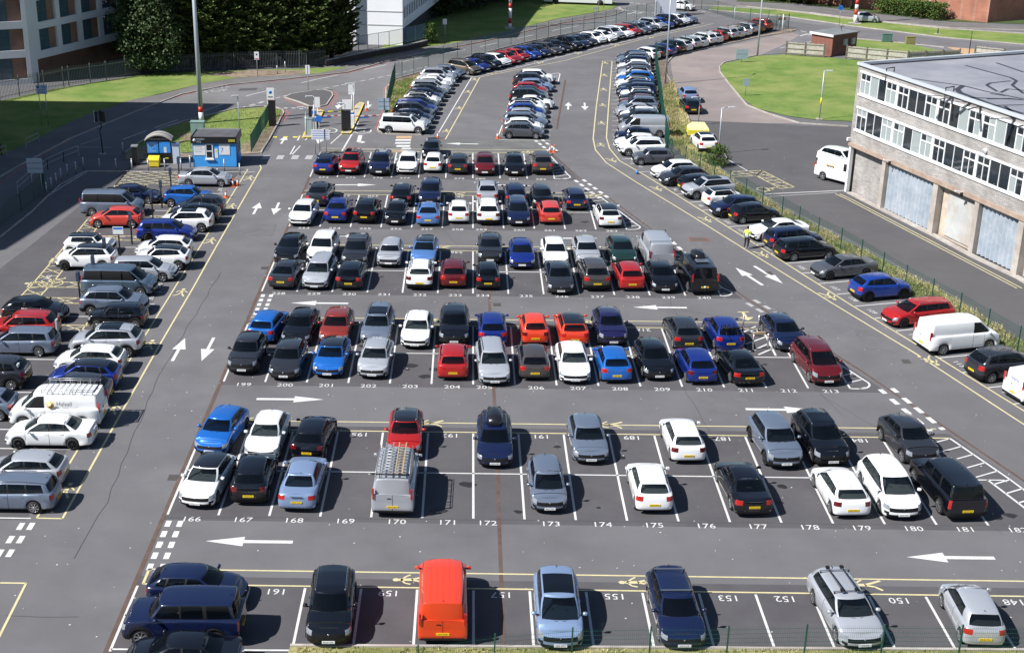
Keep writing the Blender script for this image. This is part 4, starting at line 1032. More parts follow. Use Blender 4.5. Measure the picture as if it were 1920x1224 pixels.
# ===== grey block building on the right
def block_building():
    root = thing('workshop_building', 'grey blockwork building with two bands of white windows and a blue-grey flat roof', 'building')
    H = 11.1; A = G(1583, 359); ang = R(-73.3); w = Wall(A, ang, -1); M = w.M; L = 33.2
    block = brickmat('split_block', (.46,.435,.415), (.33,.31,.295), (.22,.21,.2), .3, .1)
    ang2 = R(21); d2 = Vector((math.cos(ang2), math.sin(ang2), 0)); W2 = 46
    B = w.o + w.d*L; Cn = B + d2*W2; Dn = w.o + d2*W2
    mb = MB()
    zL = 4.35
    wins1, wins2 = (5.55, 7.35), (8.55, 10.3)
    holes = [(.55, L-.01, *wins1), (.55, L-.01, *wins2)]
    wall_with_holes(mb, M, 0, L, zL, H-.25, holes, .12, 0, 0)
    # recessed ground floor wall and the end walls
    for x0, x1 in ((.25, 5.2), (12.9, 17.2), (22.8, L)): mb.poly([M @ Vector(p) for p in ((x0,-.55,0),(x1,-.55,0),(x1,-.55,zL),(x0,-.55,zL))], 0)
    for P, Q in ((w.o, Dn), (Dn, Cn), (Cn, B)):
        mb.poly([(P.x,P.y,0),(Q.x,Q.y,0),(Q.x,Q.y,H-.25),(P.x,P.y,H-.25)], 0)
    mb.poly([M @ Vector(p) for p in ((0,0,zL),(L,0,zL),(L,-.7,zL),(0,-.7,zL))], 0)
    part(mb, 'wall', [block], root)
    # concrete ledge beam and piers
    mb = MB(); mb.box(-.05, L, -.3, .12, zL-.32, zL+.0, 0, M); part(mb, 'ledge', [nmat('ledge_concrete', (.3,.22,.17), (.4,.31,.25), 1, .9)], root)
    for x, wd in ((5.3,.5),(12.4,.6),(17.5,.5),(22.5,.6)):
        mb = MB(); mb.box(x-wd/2, x+wd/2, -.6, .03, 0, zL-.3, 0, M); part(mb, 'pier', [nmat('pier_concrete', (.36,.32,.28), (.47,.43,.39), 1.2, .9, c3=(.25,.22,.2), scale3=.5)], root)
    mb = MB(); mb.box(0, .28, -.28, .02, 0, zL-.3, 0, M); part(mb, 'corner_post', [WHT], root)
    # corrugated doors
    for x0, x1 in ((5.6, 12.05), (17.8, 22.15)):
        mb = MB(); n = 13 if x1-x0 > 5 else 9; s = (x1-x0)/n
        for k in range(n):
            a = x0+k*s
            for p, q in (((a,-.35),(a+s*.32,-.22)), ((a+s*.32,-.22),(a+s*.55,-.22)), ((a+s*.55,-.22),(a+s*.9,-.38)), ((a+s*.9,-.38),(a+s,-.35))):
                mb.poly([M @ Vector(v) for v in ((p[0],p[1],.12),(q[0],q[1],.12),(q[0],q[1],zL-.35),(p[0],p[1],zL-.35))], 0)
        part(mb, 'corrugated_door', [nmat('corrugated_zinc', (.27,.31,.36), (.38,.42,.47), .8, .5, c3=(.24,.3,.36), scale3=.35, fine=(.6,.62,.64), fscale=2, famt=.25)], root)
    mb = MB(); mb.box(13.6, 17.15, -.5, -.4, .25, 3.6, 0, M); mb.box(12.8, 17.2, -.56, -.5, 0, zL-.35, 1, M); mb.box(16.75, 16.95, -.4, -.36, 1.1, 1.4, 2, M); mb.box(13.75, 13.9, -.4, -.38, 1.7, 1.76, 3, M)
    part(mb, 'painted_panel', [nmat('panel_paint', (.4,.42,.42), (.5,.51,.5), .7, .7, c3=(.36,.31,.26), scale3=.6, amt3=.7), nmat('panel_surround', (.42,.34,.27), (.55,.47,.39), 1.5, .9), pmat('red_box', (.07,.015,.01), .6), YEL], root)
    # windows: repeating units, panes as sub-parts
    rnd = random.Random(5)
    for zlo, zhi in (wins1, wins2):
        x = .55; k = 0
        band = MB(); band.box(.45, L, -.02, .06, zhi-.0, zhi+.16, 0, M); band.box(.45, L, -.02, .10, zlo-.14, zlo, 0, M); part(band, 'window_band', [WHT], root)
        while x < L-5.3:
            wd = 5.4
            gy = -.06; blind = rnd.random() < .25 or k == 0
            def unit(build):
                fr = MB(); pn = MB(); cells = build(fr); f = fr.build('window', [WHT], root)
                for c in cells:
                    m = 1 if (blind and rnd.random() < .7) or rnd.random() < .06 else 0
                    pn.poly([M @ Vector(p) for p in ((c[0],gy,c[2]),(c[1],gy,c[2]),(c[1],gy,c[3]),(c[0],gy,c[3]))], m)
                pn.build('pane', [WGL, WGLB], f)
            def cas(a, b):
                def fn(fr):
                    fr.box(a, b, -.09, -.01, zlo, zlo+.08, 0, M); fr.box(a, b, -.09, -.01, zhi-.08, zhi, 0, M)
                    mid = (a+b)/2; zt = zhi-.58
                    for p, q in ((a, a+.07), (mid-.035, mid+.035), (b-.07, b)): fr.box(p, q, -.09, -.005, zlo+.002, zhi-.002, 0, M)
                    fr.box(a, b, -.088, -.008, zt-.05, zt+.05, 0, M)
                    return [(a+.07, mid-.035, zlo+.08, zt-.05), (mid+.035, b-.07, zlo+.08, zt-.05), (a+.07, mid-.035, zt+.05, zhi-.08), (mid+.035, b-.07, zt+.05, zhi-.08)]
                return fn
            def mid_(a, b):
                def fn(fr):
                    mid = (a+b)/2
                    for p, q in ((a, a+.05), (mid-.035, mid+.035), (b-.05, b)): fr.box(p, q, -.085, -.012, zlo+.001, zhi-.001, 0, M)
                    fr.box(a, b, -.084, -.013, zlo+.0015, zlo+.05, 0, M)
                    return [(a+.05, mid-.035, zlo+.05, zhi), (mid+.035, b-.05, zlo+.05, zhi)]
                return fn
            unit(cas(x, x+1.45)); unit(mid_(x+1.45, x+wd-1.65)); unit(cas(x+wd-1.65, x+wd-.2))
            mm = MB(); mm.box(x+wd-.2, x+wd, -.08, .0, zlo+.001, zhi-.001, 0, M); part(mm, 'mullion', [WHT], root)
            x += wd; k += 1
    # roof, coping, felt repairs
    mb = MB(); Q = [w.o, B, Cn, Dn]; ins = [q for q in Q]
    mb.poly([(q.x, q.y, H-.35) for q in Q], 0)
    part(mb, 'roof', [nmat('roof_felt', (.2,.205,.235), (.27,.275,.305), .35, .8, c3=(.16,.165,.2), scale3=.12, amt3=.6, fine=(.36,.36,.38), fscale=12, famt=.25)], root)
    mb = MB()
    for P, Qq in ((w.o, B), (Dn, w.o), (Cn, Dn), (B, Cn)): mb.bar((P.x,P.y,H-.14),(Qq.x,Qq.y,H-.14), .34, .2)
    part(mb, 'coping', [pmat('coping_pale', (.46,.49,.52), .5)], root)
    lines = [((1672,137),(1705,147),(1806,161),(1850,172),(1920,186)), ((1806,161),(1795,168),(1800,174),(1862,197),(1920,214)), ((1725,178),(1790,182),(1915,187)), ((1868,118),(1920,136)), ((1810,123),(1895,146),(1906,152),(1898,160),(1920,176)), ((1895,152),(1857,156),(1850,160),(1870,172)), ((1770,188),(1860,198),(1920,197)), ((1812,206),(1850,197)), ((1857,176),(1885,180)), ((1884,199),(1898,210),(1892,214),(1900,222)), ((1758,187),(1790,182)), ((1905,239),(1920,235)), ((1876,174),(1890,167),(1920,170)), ((1850,186),(1895,185),(1920,188)), ((1855,223),(1920,221))]
    TARM = pmat('roof_tar', (.035,.035,.045), .5)
    for ln in lines:
        mb = MB(); P = [G(u, v, H-.345) for u, v in ln]
        for a, b in zip(P, P[1:]):
            d = (b-a); n = Vector((-d.y, d.x, 0)).normalized()*(.22 if ln[0][0] in (1806,) else .13)
            mb.poly([a+n, a-n, b-n, b+n], 0)
        part(mb, 'tar_repair', [TARM], root)
    for xx in (4.2, 12.1): 
        mb = MB(); mb.tube([M @ Vector(p) for p in ((xx,-.6,H-.1),(xx,-.6,H+.25),(xx,.1,H+.2),(xx,.14,H-1.0))], .05, 6); part(mb, 'overflow_pipe', [BLKM], root)
    for xx, zz in ((6.3,zL-.1),(15.8,zL-.1)):
        mb = MB(); mb.bar(M @ Vector((xx,.1,zz)), M @ Vector((xx-.1,.7,zz+.12)), .16, .1, 0); mb.box(xx-.1, xx+.1, .1, .25, zz-.3, zz, 1, M); part(mb, 'wall_lamp', [WHT, BLKM], root)
    mb = MB(); mb.box(-.12, .1, .0, .28, zL+.1, zL+.35, 0, M); part(mb, 'camera_bracket', [WHT], root)
    mb = MB(); mb.tube([M @ Vector((17.6,-.05,7.9)), M @ Vector((17.6,.2,7.75))], .14, 10, 0, True, .2); part(mb, 'security_light', [WHT], root)
block_building()

# ===== office with brick panels, far left
def office():
    root = thing('office_building', 'pale framed office with brick infill panels and blue-grey windows behind the palisade fence', 'building')
    A = G(62, 157); brick = brickmat('office_brick', (.3,.13,.08), (.24,.1,.065), (.3,.25,.2)); frm = nmat('pale_render', (.68,.7,.74), (.78,.8,.84), .4, .8, c3=(.5,.52,.56), scale3=.2)
    H = 19
    ang = math.atan2(*( (G(196,90)-A).yx )); ang = R(75)
    for a0, an, sg, ncol, cw, first in ((A, R(66), -1, 6, 3.9, 1.9), (A, R(180+22), 1, 4, 4.6, .5)):
        w = Wall(a0, an, sg); M = w.M; L = first+ncol*cw+2.0
        fr = MB(); holes = []
        for j in range(5):
            z0 = 3.5+j*3.25 if an < 2 else .6+j*3.3
            for i in range(ncol): holes.append((first+i*cw, first+i*cw+cw-.75, z0, z0+2.45))
        zb = 2.6 if an < 2 else 0
        wall_with_holes(fr, M, 0, L, zb, H, holes, .35)
        if an < 2: fr.poly([M @ Vector(p) for p in ((0,0,2.6),(L,0,2.6),(L,-1.6,2.6),(0,-1.6,2.6))], 0); fr.box(0, 1.2, -1.5, -.01, 0, 2.6, 0, M)
        part(fr, 'facade', [frm], root)
        if an < 2:
            bm_ = MB(); bm_.poly([M @ Vector(p) for p in ((0,-1.5,0),(L,-1.5,0),(L,-1.5,2.6),(0,-1.5,2.6))], 0); part(bm_, 'ground_floor_wall', [brick], root)
        for h in holes:
            f = MB(); xm = h[0]+(h[1]-h[0])*.6
            if an > 2: xm = h[1]-(h[1]-h[0])*.6
            y = -.3
            a, b = (h[0], xm) if an < 2 else (xm, h[1])
            top = h[2] > 12 and an < 2
            if top: a, b = h[0], h[1]
            for p, q in ((a, a+.08), ((a+b)/2-.03, (a+b)/2+.03), (b-.08, b)): f.box(p, q, y-.05, y+.04, h[2], h[3], 0, M)
            for zz in (h[2], (h[2]+h[3])/2, h[3]-.08): f.box(a, b, y-.045, y+.035, zz, zz+.07, 0, M)
            fo = f.build('window', [pmat('teal_frame', (.06,.1,.12), .5)], root)
            p = MB(); p.poly([M @ Vector(q) for q in ((a,y,h[2]),(b,y,h[2]),(b,y,h[3]),(a,y,h[3]))]); p.build('pane', [pmat('office_glass', (.07,.12,.15), .08, 0, 0, .9)], fo)
            if not top:
                bb = MB(); c, d = (b, h[1]) if an < 2 else (h[0], a); bb.poly([M @ Vector(q) for q in ((c,y-.02,h[2]),(d,y-.02,h[2]),(d,y-.02,h[3]),(c,y-.02,h[3]))]); part(bb, 'brick_panel', [brick], root)
        if an > 2: E2 = w.o+w.d*L
        else: E1 = w.o+w.d*L
    Cc = E1 + (E2-w.o); mb = MB()
    mb.poly([(E1.x,E1.y,0),(Cc.x,Cc.y,0),(Cc.x,Cc.y,H),(E1.x,E1.y,H)]); mb.poly([(Cc.x,Cc.y,0),(E2.x,E2.y,0),(E2.x,E2.y,H),(Cc.x,Cc.y,H)]); mb.poly([(w.o.x,w.o.y,H),(E1.x,E1.y,H),(Cc.x,Cc.y,H),(E2.x,E2.y,H)])
    part(mb, 'rear_wall_and_roof', [frm], root)
office()

# ===== white slab building behind the conifers
def white_building():
    root = thing('white_building', 'white rendered building with slanting bands of dark windows beside the conifers', 'building')
    rend = nmat('white_render', (.8,.82,.85), (.86,.87,.9), .25, .7, c3=(.74,.76,.8), scale3=.1)
    A = Vector((-9.4, 184.2, 0)); w1 = Wall(A, R(172), 1); w2 = Wall(A, R(81), -1)
    mb = MB(); H = 18
    M = w1.M; mb.poly([M @ Vector(p) for p in ((0,0,0),(26,0,0),(26,0,H),(0,0,H))]); 
    part(mb, 'end_wall', [rend], root)
    for z in (2.6, 4.4, 6.2, 8.0, 9.8, 11.6):
        mb = MB(); mb.box(0, 9, .0, .05, z, z+.12, 0, M); part(mb, 'string_course', [pmat('render_joint', (.45,.47,.5), .8)], root)
    mb = MB(); mb.box(6.2, 7.2, .002, .9, 0, H, 0, M); part(mb, 'buttress', [rend], root)
    M = w2.M; mb = MB(); holes = []; L = 46
    for j in range(5):
        for k in range(26): holes.append((.9+k*1.7, .9+k*1.7+1.25, 3.4+j*2.9, 3.4+j*2.9+1.5))
    wall_with_holes(mb, M, 0, L, 2.2, H, holes, .2); part(mb, 'facade', [rend], root)
    gm = MB(); gm.box(.3, L, -1.0, -.9, 0, 2.2, 0, M); gm.poly([M @ Vector(p) for p in ((0,0,2.2),(L,0,2.2),(L,-1,2.2),(0,-1,2.2))]); part(gm, 'undercroft', [pmat('undercroft_dark', (.05,.055,.06), .8)], root)
    fr = MB(); pn = MB()
    for h in holes:
        pn.poly([M @ Vector(q) for q in ((h[0],-.15,h[2]),(h[1],-.15,h[2]),(h[1],-.15,h[3]),(h[0],-.15,h[3]))])
        fr.box((h[0]+h[1])/2-.03, (h[0]+h[1])/2+.03, -.16, -.08, h[2], h[3], 0, M)
    o = part(fr, 'window', [WHT], root); o['kind'] = 'stuff'; o = part(pn, 'pane', [WGL], root); o['kind'] = 'stuff'
    E1 = w1.o+w1.d*26; E2 = w2.o+w2.d*46; Cc = E1+(E2-w1.o)
    mb = MB(); mb.poly([(A.x,A.y,H),(E1.x,E1.y,H),(Cc.x,Cc.y,H),(E2.x,E2.y,H)]); mb.poly([(E1.x,E1.y,0),(Cc.x,Cc.y,0),(Cc.x,Cc.y,H),(E1.x,E1.y,H)]); part(mb, 'roof', [rend], root)
white_building()

# ===== brick building, top right
def brick_building():
    root = thing('brick_building', 'plain red brick building behind the hedge on the far side of the road', 'building')
    br = brickmat('red_brick', (.42,.15,.09), (.34,.12,.075), (.36,.24,.18), .3, .1)
    A = G(1851, 43.5); w1 = Wall(A, R(138), 1); w2 = Wall(A, R(28), -1); H = 11
    M = w1.M; mb = MB(); holes = [(3.2, 6.4, 3.4, 4.7)]
    wall_with_holes(mb, M, 0, 46, 0, H, holes, .2); M2 = w2.M
    mb.poly([M2 @ Vector(p) for p in ((0,0,0),(40,0,0),(40,0,H),(0,0,H))]); E1 = w1.o+w1.d*46; E2 = w2.o+w2.d*40; Cc = E1+(E2-A)
    mb.poly([(A.x,A.y,H),(E1.x,E1.y,H),(Cc.x,Cc.y,H),(E2.x,E2.y,H)]); part(mb, 'wall', [br], root)
    f = MB(); f.box(3.15, 6.45, -.1, .05, 3.35, 3.5, 0, M); f.box(3.15, 6.45, -.1, .05, 4.62, 4.75, 0, M); f.box(4.7, 4.9, -.1, .04, 3.5, 4.62, 0, M); fo = f.build('window', [WHT], root)
    p = MB(); p.poly([M @ Vector(q) for q in ((3.2,-.08,3.4),(6.4,-.08,3.4),(6.4,-.08,4.7),(3.2,-.08,4.7))]); p.build('pane', [WGL], fo)
brick_building()

# ===== the office tower off to the left whose shade falls across the road
def shade_tower():
    root = thing('tower_block', 'grey tower block standing left of the car park and shading the road', 'building')
    mb = MB(); H = 30; c = Vector((-25.85-.87*H, 146.8-.40*H)); d = Vector((-4.9, -28.4)).normalized(); n = Vector((d.y, -d.x)); n = n if n.x < 0 else -n
    n = Vector((-.99, .02))
    Q = [c, c+d*52, c+d*52+n*40, c+n*40]
    for a, b in zip(Q, Q[1:]+Q[:1]): mb.poly([(a.x,a.y,0),(b.x,b.y,0),(b.x,b.y,H),(a.x,a.y,H)])
    mb.poly([(a.x,a.y,H) for a in Q]); part(mb, 'wall', [pmat('tower_concrete', (.3,.3,.3), .8)], root)
    g2 = MB()
    for k in range(8):
        z = 2+k*3.5
        for a, b in zip(Q[:2], Q[1:3]):
            e = (b-a).normalized(); o = Vector((-e.y, e.x)); o = o if o.dot(a-(Q[0]+Q[2])/2) > 0 else -o
            a2, b2 = a+e+o*.02, b-e+o*.02; g2.poly([(a2.x,a2.y,z),(b2.x,b2.y,z),(b2.x,b2.y,z+1.8),(a2.x,a2.y,z+1.8)])
    part(g2, 'window_band', [WGL], root)
shade_tower()

# ===== brick substation hut and timber fences
def hut():
    root = thing('brick_hut', 'small red brick hut with flat felt roof between the two timber fences', 'hut')
    A = Vector((46.4, 178.0, 0)); w = Wall(A, R(38), -1); M = w.M; H = 2.7
    mb = MB(); mb.box(0, 5.0, -3.4, 0, 0, H, 0, M); part(mb, 'wall', [brickmat('hut_brick', (.25,.07,.05), (.2,.055,.04), (.2,.13,.1))], root)
    mb = MB(); mb.box(-.2, 5.2, -3.6, .2, H, H+.12, 0, M); mb.box(-.25, -.15, -3.6, .2, H-.15, H+.15, 1, M); part(mb, 'roof', [nmat('hut_felt', (.15,.16,.17), (.2,.21,.22), .6, .8), pmat('pale_fascia', (.6,.6,.6), .6)], root)
    for x in (2.4, 4.0):
        mb = MB(); mb.box(x-.3, x+.3, .0, .3, 1.3, 2.1, 0, M); part(mb, 'meter_box', [pmat('box_grey', (.4,.42,.42), .5)], root)
    mb = MB(); mb.bar(M @ Vector((3.5,-1.5,H+.1)), M @ Vector((3.5,-1.5,H+.7)), .05); mb.bar(M @ Vector((3.1,-1.5,H+.65)), M @ Vector((4.1,-1.5,H+.65)), .05); part(mb, 'aerial', [BLKM], root)
hut()
TIM = nmat('weathered_timber', (.42,.4,.35), (.58,.56,.5), 3, .9, c3=(.33,.31,.28), scale3=1.2, fine=(.14,.13,.11), fscale=9, famt=.5)
def timber_fence(P, label, h=1.8):
    root = thing('timber_fence', label, 'fence'); rnd = random.Random(len(P))
    for a, b in zip(P, P[1:]):
        n = max(1, round((b-a).length/2.7))
        for k in range(n):
            p, q = a.lerp(b, k/n), a.lerp(b, (k+1)/n); d = (q-p).normalized()
            pm = MB(); pm.box(-.08, .08, -.08, .08, 0, h+.05, 0, Matrix.Translation(p)); part(pm, 'post', [pmat('post_brown', (.16,.14,.11), .9)], root)
            mb = MB(); t = .1; L = (q-p).length
            while t < L-.1:
                wv = .13; e = d*t+p; hh = h-.1+rnd.uniform(-.04,.04); nn = Vector((-d.y, d.x, 0))*(.03+rnd.uniform(0,.02))
                f = e+d*(wv-.015); mb.box(0, wv-.015, .02, .05, .15, hh, 0, frame(e, d, Vector((-d.y, d.x, 0)))); t += wv
            for z in (.35, .95, 1.6): mb.bar(p+UP*z-Vector((-d.y,d.x,0))*.04, q+UP*z-Vector((-d.y,d.x,0))*.04, .05, .09, 1)
            part(mb, 'board_panel', [TIM, pmat('rail_brown', (.3,.27,.22), .9)], root)
    p = P[-1]; pm = MB(); pm.box(-.08, .08, -.08, .08, 0, h+.05, 0, Matrix.Translation(p)); part(pm, 'post', [MATS['post_brown']], root)
timber_fence(W([(1473,104),(1544,109)]), 'short weathered timber fence left of the brick hut')
timber_fence(W([(1586,112),(1700,123),(1797,119)]), 'long weathered timber fence right of the brick hut')
timber_fence(W([(1826,112),(1880,118)]), 'dark timber fence end behind the flat roof of the grey building')

# ===== green mesh fences
MESHM = pmat('mesh_wire', (.012,.075,.055), .5)
def mesh_fence(P, label, h=1.8, gap_w=.1, wire=.012, hgap=.2, post=.06):
    """P: post positions"""
    root = thing('mesh_fence', label, 'fence')
    wires = MB()
    for p in P:
        pm = MB(); pm.box(p.x-post/2, p.x+post/2, p.y-post/2, p.y+post/2, 0, h+.06); part(pm, 'post', [GREENP], root)
    for a, b in zip(P, P[1:]):
        d = (b-a); L = d.length; d /= L; n = Vector((-d.y, d.x, 0))*wire/2; t = gap_w
        while t < L:
            p = a+d*t; e = d*wire/2
            wires.poly([p-e+UP*.06, p+e+UP*.06, p+e+UP*h, p-e+UP*h]); wires.poly([p-n+UP*.06, p+n+UP*.06, p+n+UP*h, p-n+UP*h]); t += gap_w
        z = .08
        while z <= h+.01: wires.bar(a+UP*z, b+UP*z, wire*1.3, wire*1.3); z += hgap
    o = part(wires, 'wire_mesh', [MESHM], root)
def respace(P, s):
    out = [P[0]]
    for a, b in zip(P, P[1:]):
        n = max(1, round((b-a).length/s))
        for k in range(1, n+1): out.append(a.lerp(b, k/n))
    return out
tops = [(1252,252),(1261,261),(1287,274.5),(1314,289),(1341,304),(1370.6,319),(1400.7,335.6),(1432,352.5),(1469,369.6),(1501,388),(1537,408),(1580,428),(1618,450),(1659,474),(1702,498),(1752,524),(1804,550),(1857,580),(1915,612),(1975,646),(2040,684)]
mesh_fence([Vector((*G(u, v, 1.8)[:2], 0)) for u, v in tops], 'low green mesh fence along the dry grass beside the slanted row', 1.8, .1, .012)
bf = [Vector((*G(u, v, 1.8)[:2], 0)) for u, v in ((640,1229),(784,1211),(928,1190),(1074,1178),(1221,1175.5),(1367,1175),(1514,1172),(1659,1172),(1806,1173),(1952,1174),(2100,1176))]
mesh_fence(bf, 'green mesh fence in front of the nearest row of cars', 1.8, .075, .0055, .2)
tall = respace(W([(1252,292),(1243,245),(1238,205),(1233,165),(1229,130),(1228,112)]), 2.5)
mesh_fence(tall, 'tall green mesh fence behind the side-on row of cars', 2.4, .1, .014)
ef = W([(1228,112),(1240,107.6),(1261,102),(1282.8,97.5),(1303.4,92.7),(1323.7,87.5),(1343.6,82.7),(1363,78),(1382,74),(1400.5,70),(1418.7,66),(1437,62),(1454.5,57.6),(1462,56),(1478,54)])
mesh_fence(ef, 'green mesh fence behind the cars on the curved kerb', 2.2, .12, .012)
nf = W([(741,155),(754,149),(776,140),(803,129),(831,120),(857.7,112.5),(883.7,105.5),(909.5,99.5),(934,93),(958,87),(983,81),(1005.8,76.6),(1028,72),(1050.6,68),(1072.5,64),(1094,60),(1114.5,56),(1135,51.5),(1155,46.5),(1174,42.5),(1193.4,38.5),(1211,35),(1230,31),(1252,26),(1275,22),(1300,19),(1315,18.5)])
mesh_fence(nf, 'green mesh fence beside the main road behind the north row', 2.2, .12, .012)
mesh_fence(W([(1315,18.5),(1345,27),(1375,36),(1406,42),(1440,47),(1478,54)]), 'green mesh fence closing the far end of the car park', 2.0, .14, .012)
mesh_fence(respace(W([(741,155),(736,172),(731,195),(727,218),(722,246)]), 2.2), 'green mesh fence on the verge beside the barrier lanes', 2.3, .1, .014)
mesh_fence(respace(W([(471,286),(481,268),(490,250),(498,238),(505,224),(503,207)]), 2.2), 'green mesh fence on the lawn behind the blue kiosk', 1.7, .1, .014)
mesh_fence(W([(0,425),(40,396),(85,360),(75,330)]) , 'dark green fence in the shade at the left edge', 1.6, .12, .014)

def palisade(P, label, h=2.1, mat=None, sp=.2):
    root = thing('palisade_fence', label, 'fence'); mb = MB(); mat = mat or GALV
    for a, b in zip(P, P[1:]):
        L = (b-a).length; d = (b-a)/L; n = Vector((-d.y, d.x, 0)); t = 0
        while t < L:
            p = a+d*t; e = d*.03
            mb.poly([p-e+UP*.08, p+e+UP*.08, p+e+UP*(h-.1), p+UP*h, p-e+UP*(h-.1)]); mb.poly([p+e+UP*.08, p+e+n*.03+UP*.08, p+e+n*.03+UP*(h-.1), p+e+UP*(h-.1)]); t += sp
        for z in (.35, h-.4): mb.bar(a+UP*z+n*.03, b+UP*z+n*.03, .04, .05)
        for k in range(int(L/2.75)+1):
            p = a+d*min(L, 2.75*k); pm = MB(); pm.box(p.x-.05, p.x+.05, p.y-.05, p.y+.05, 0, h+.05); part(pm, 'post', [mat], root)
    part(mb, 'pales', [mat], root)
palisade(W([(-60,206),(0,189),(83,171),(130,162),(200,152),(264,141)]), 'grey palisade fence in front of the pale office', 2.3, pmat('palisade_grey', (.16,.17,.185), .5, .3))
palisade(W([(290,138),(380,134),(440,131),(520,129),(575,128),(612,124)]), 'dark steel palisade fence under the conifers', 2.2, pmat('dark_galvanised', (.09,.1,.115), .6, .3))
def railing(P, label, h=1.1, posts=2.0, mat=None, infill=True, name='railing', z0=0):
    root = thing(name, label, 'railing'); mat = mat or GALV; mb = MB()
    for a, b in zip(P, P[1:]):
        L = (b-a).length; d = (b-a)/L
        for z in ((h, .55*h) if not infill else (h, .15)): mb.bar(a+UP*(z+z0), b+UP*(z+z0), .05, .05)
        n = max(1, round(L/posts))
        for k in range(n+1): mb.bar(a+d*(L*k/n)+UP*z0, a+d*(L*k/n)+UP*(h+z0), .06, .06)
        if infill:
            t = 0
            while t < L: mb.bar(a+d*t+UP*(z0+.15), a+d*t+UP*(z0+h), .02, .02); t += .13
    part(mb, 'rails', [mat], root)
    return root
BLR = pmat('blue_railing', (.05,.1,.17), .5)
railing(W([(655,113),(690,105),(730,98),(760,92),(798,83)]), 'blue-grey boundary railing in front of the white building', 2.0, 2.5, BLR, True, 'railing', .7)
mb = MB()
P = W([(612,124),(655,115),(700,106),(760,96),(800,86)])
for a, b in zip(P, P[1:]): mb.bar(a+UP*.35, b+UP*.35, .35, .7)
for a, b in zip(P, P[1:]): mb.bar(a+UP*.74, b+UP*.74, .42, .08, 1)
obj1(mb, 'retaining_wall', [nmat('dark_brick_wall', (.06,.045,.04), (.09,.065,.06), 2, .9), nmat('coping_stone', (.3,.3,.3), (.45,.45,.44), 1.5, .8)], 'low dark retaining wall with pale coping under the blue-grey railing', 'wall')
railing(W([(34,364),(60,340),(90,318),(120,304),(148,293)]), 'grey two-rail pedestrian barrier curving past the crossing', 1.0, 4, GALV, False, 'pedestrian_barrier')
railing(W([(50,280),(74,268)]), 'short grey pedestrian barrier on the far side of the crossing', 1.0, 4, GALV, False, 'pedestrian_barrier')
railing(W([(-6,300),(13,292)]), 'grey pedestrian barrier cut by the left frame edge', 1.0, 4, GALV, False, 'pedestrian_barrier')

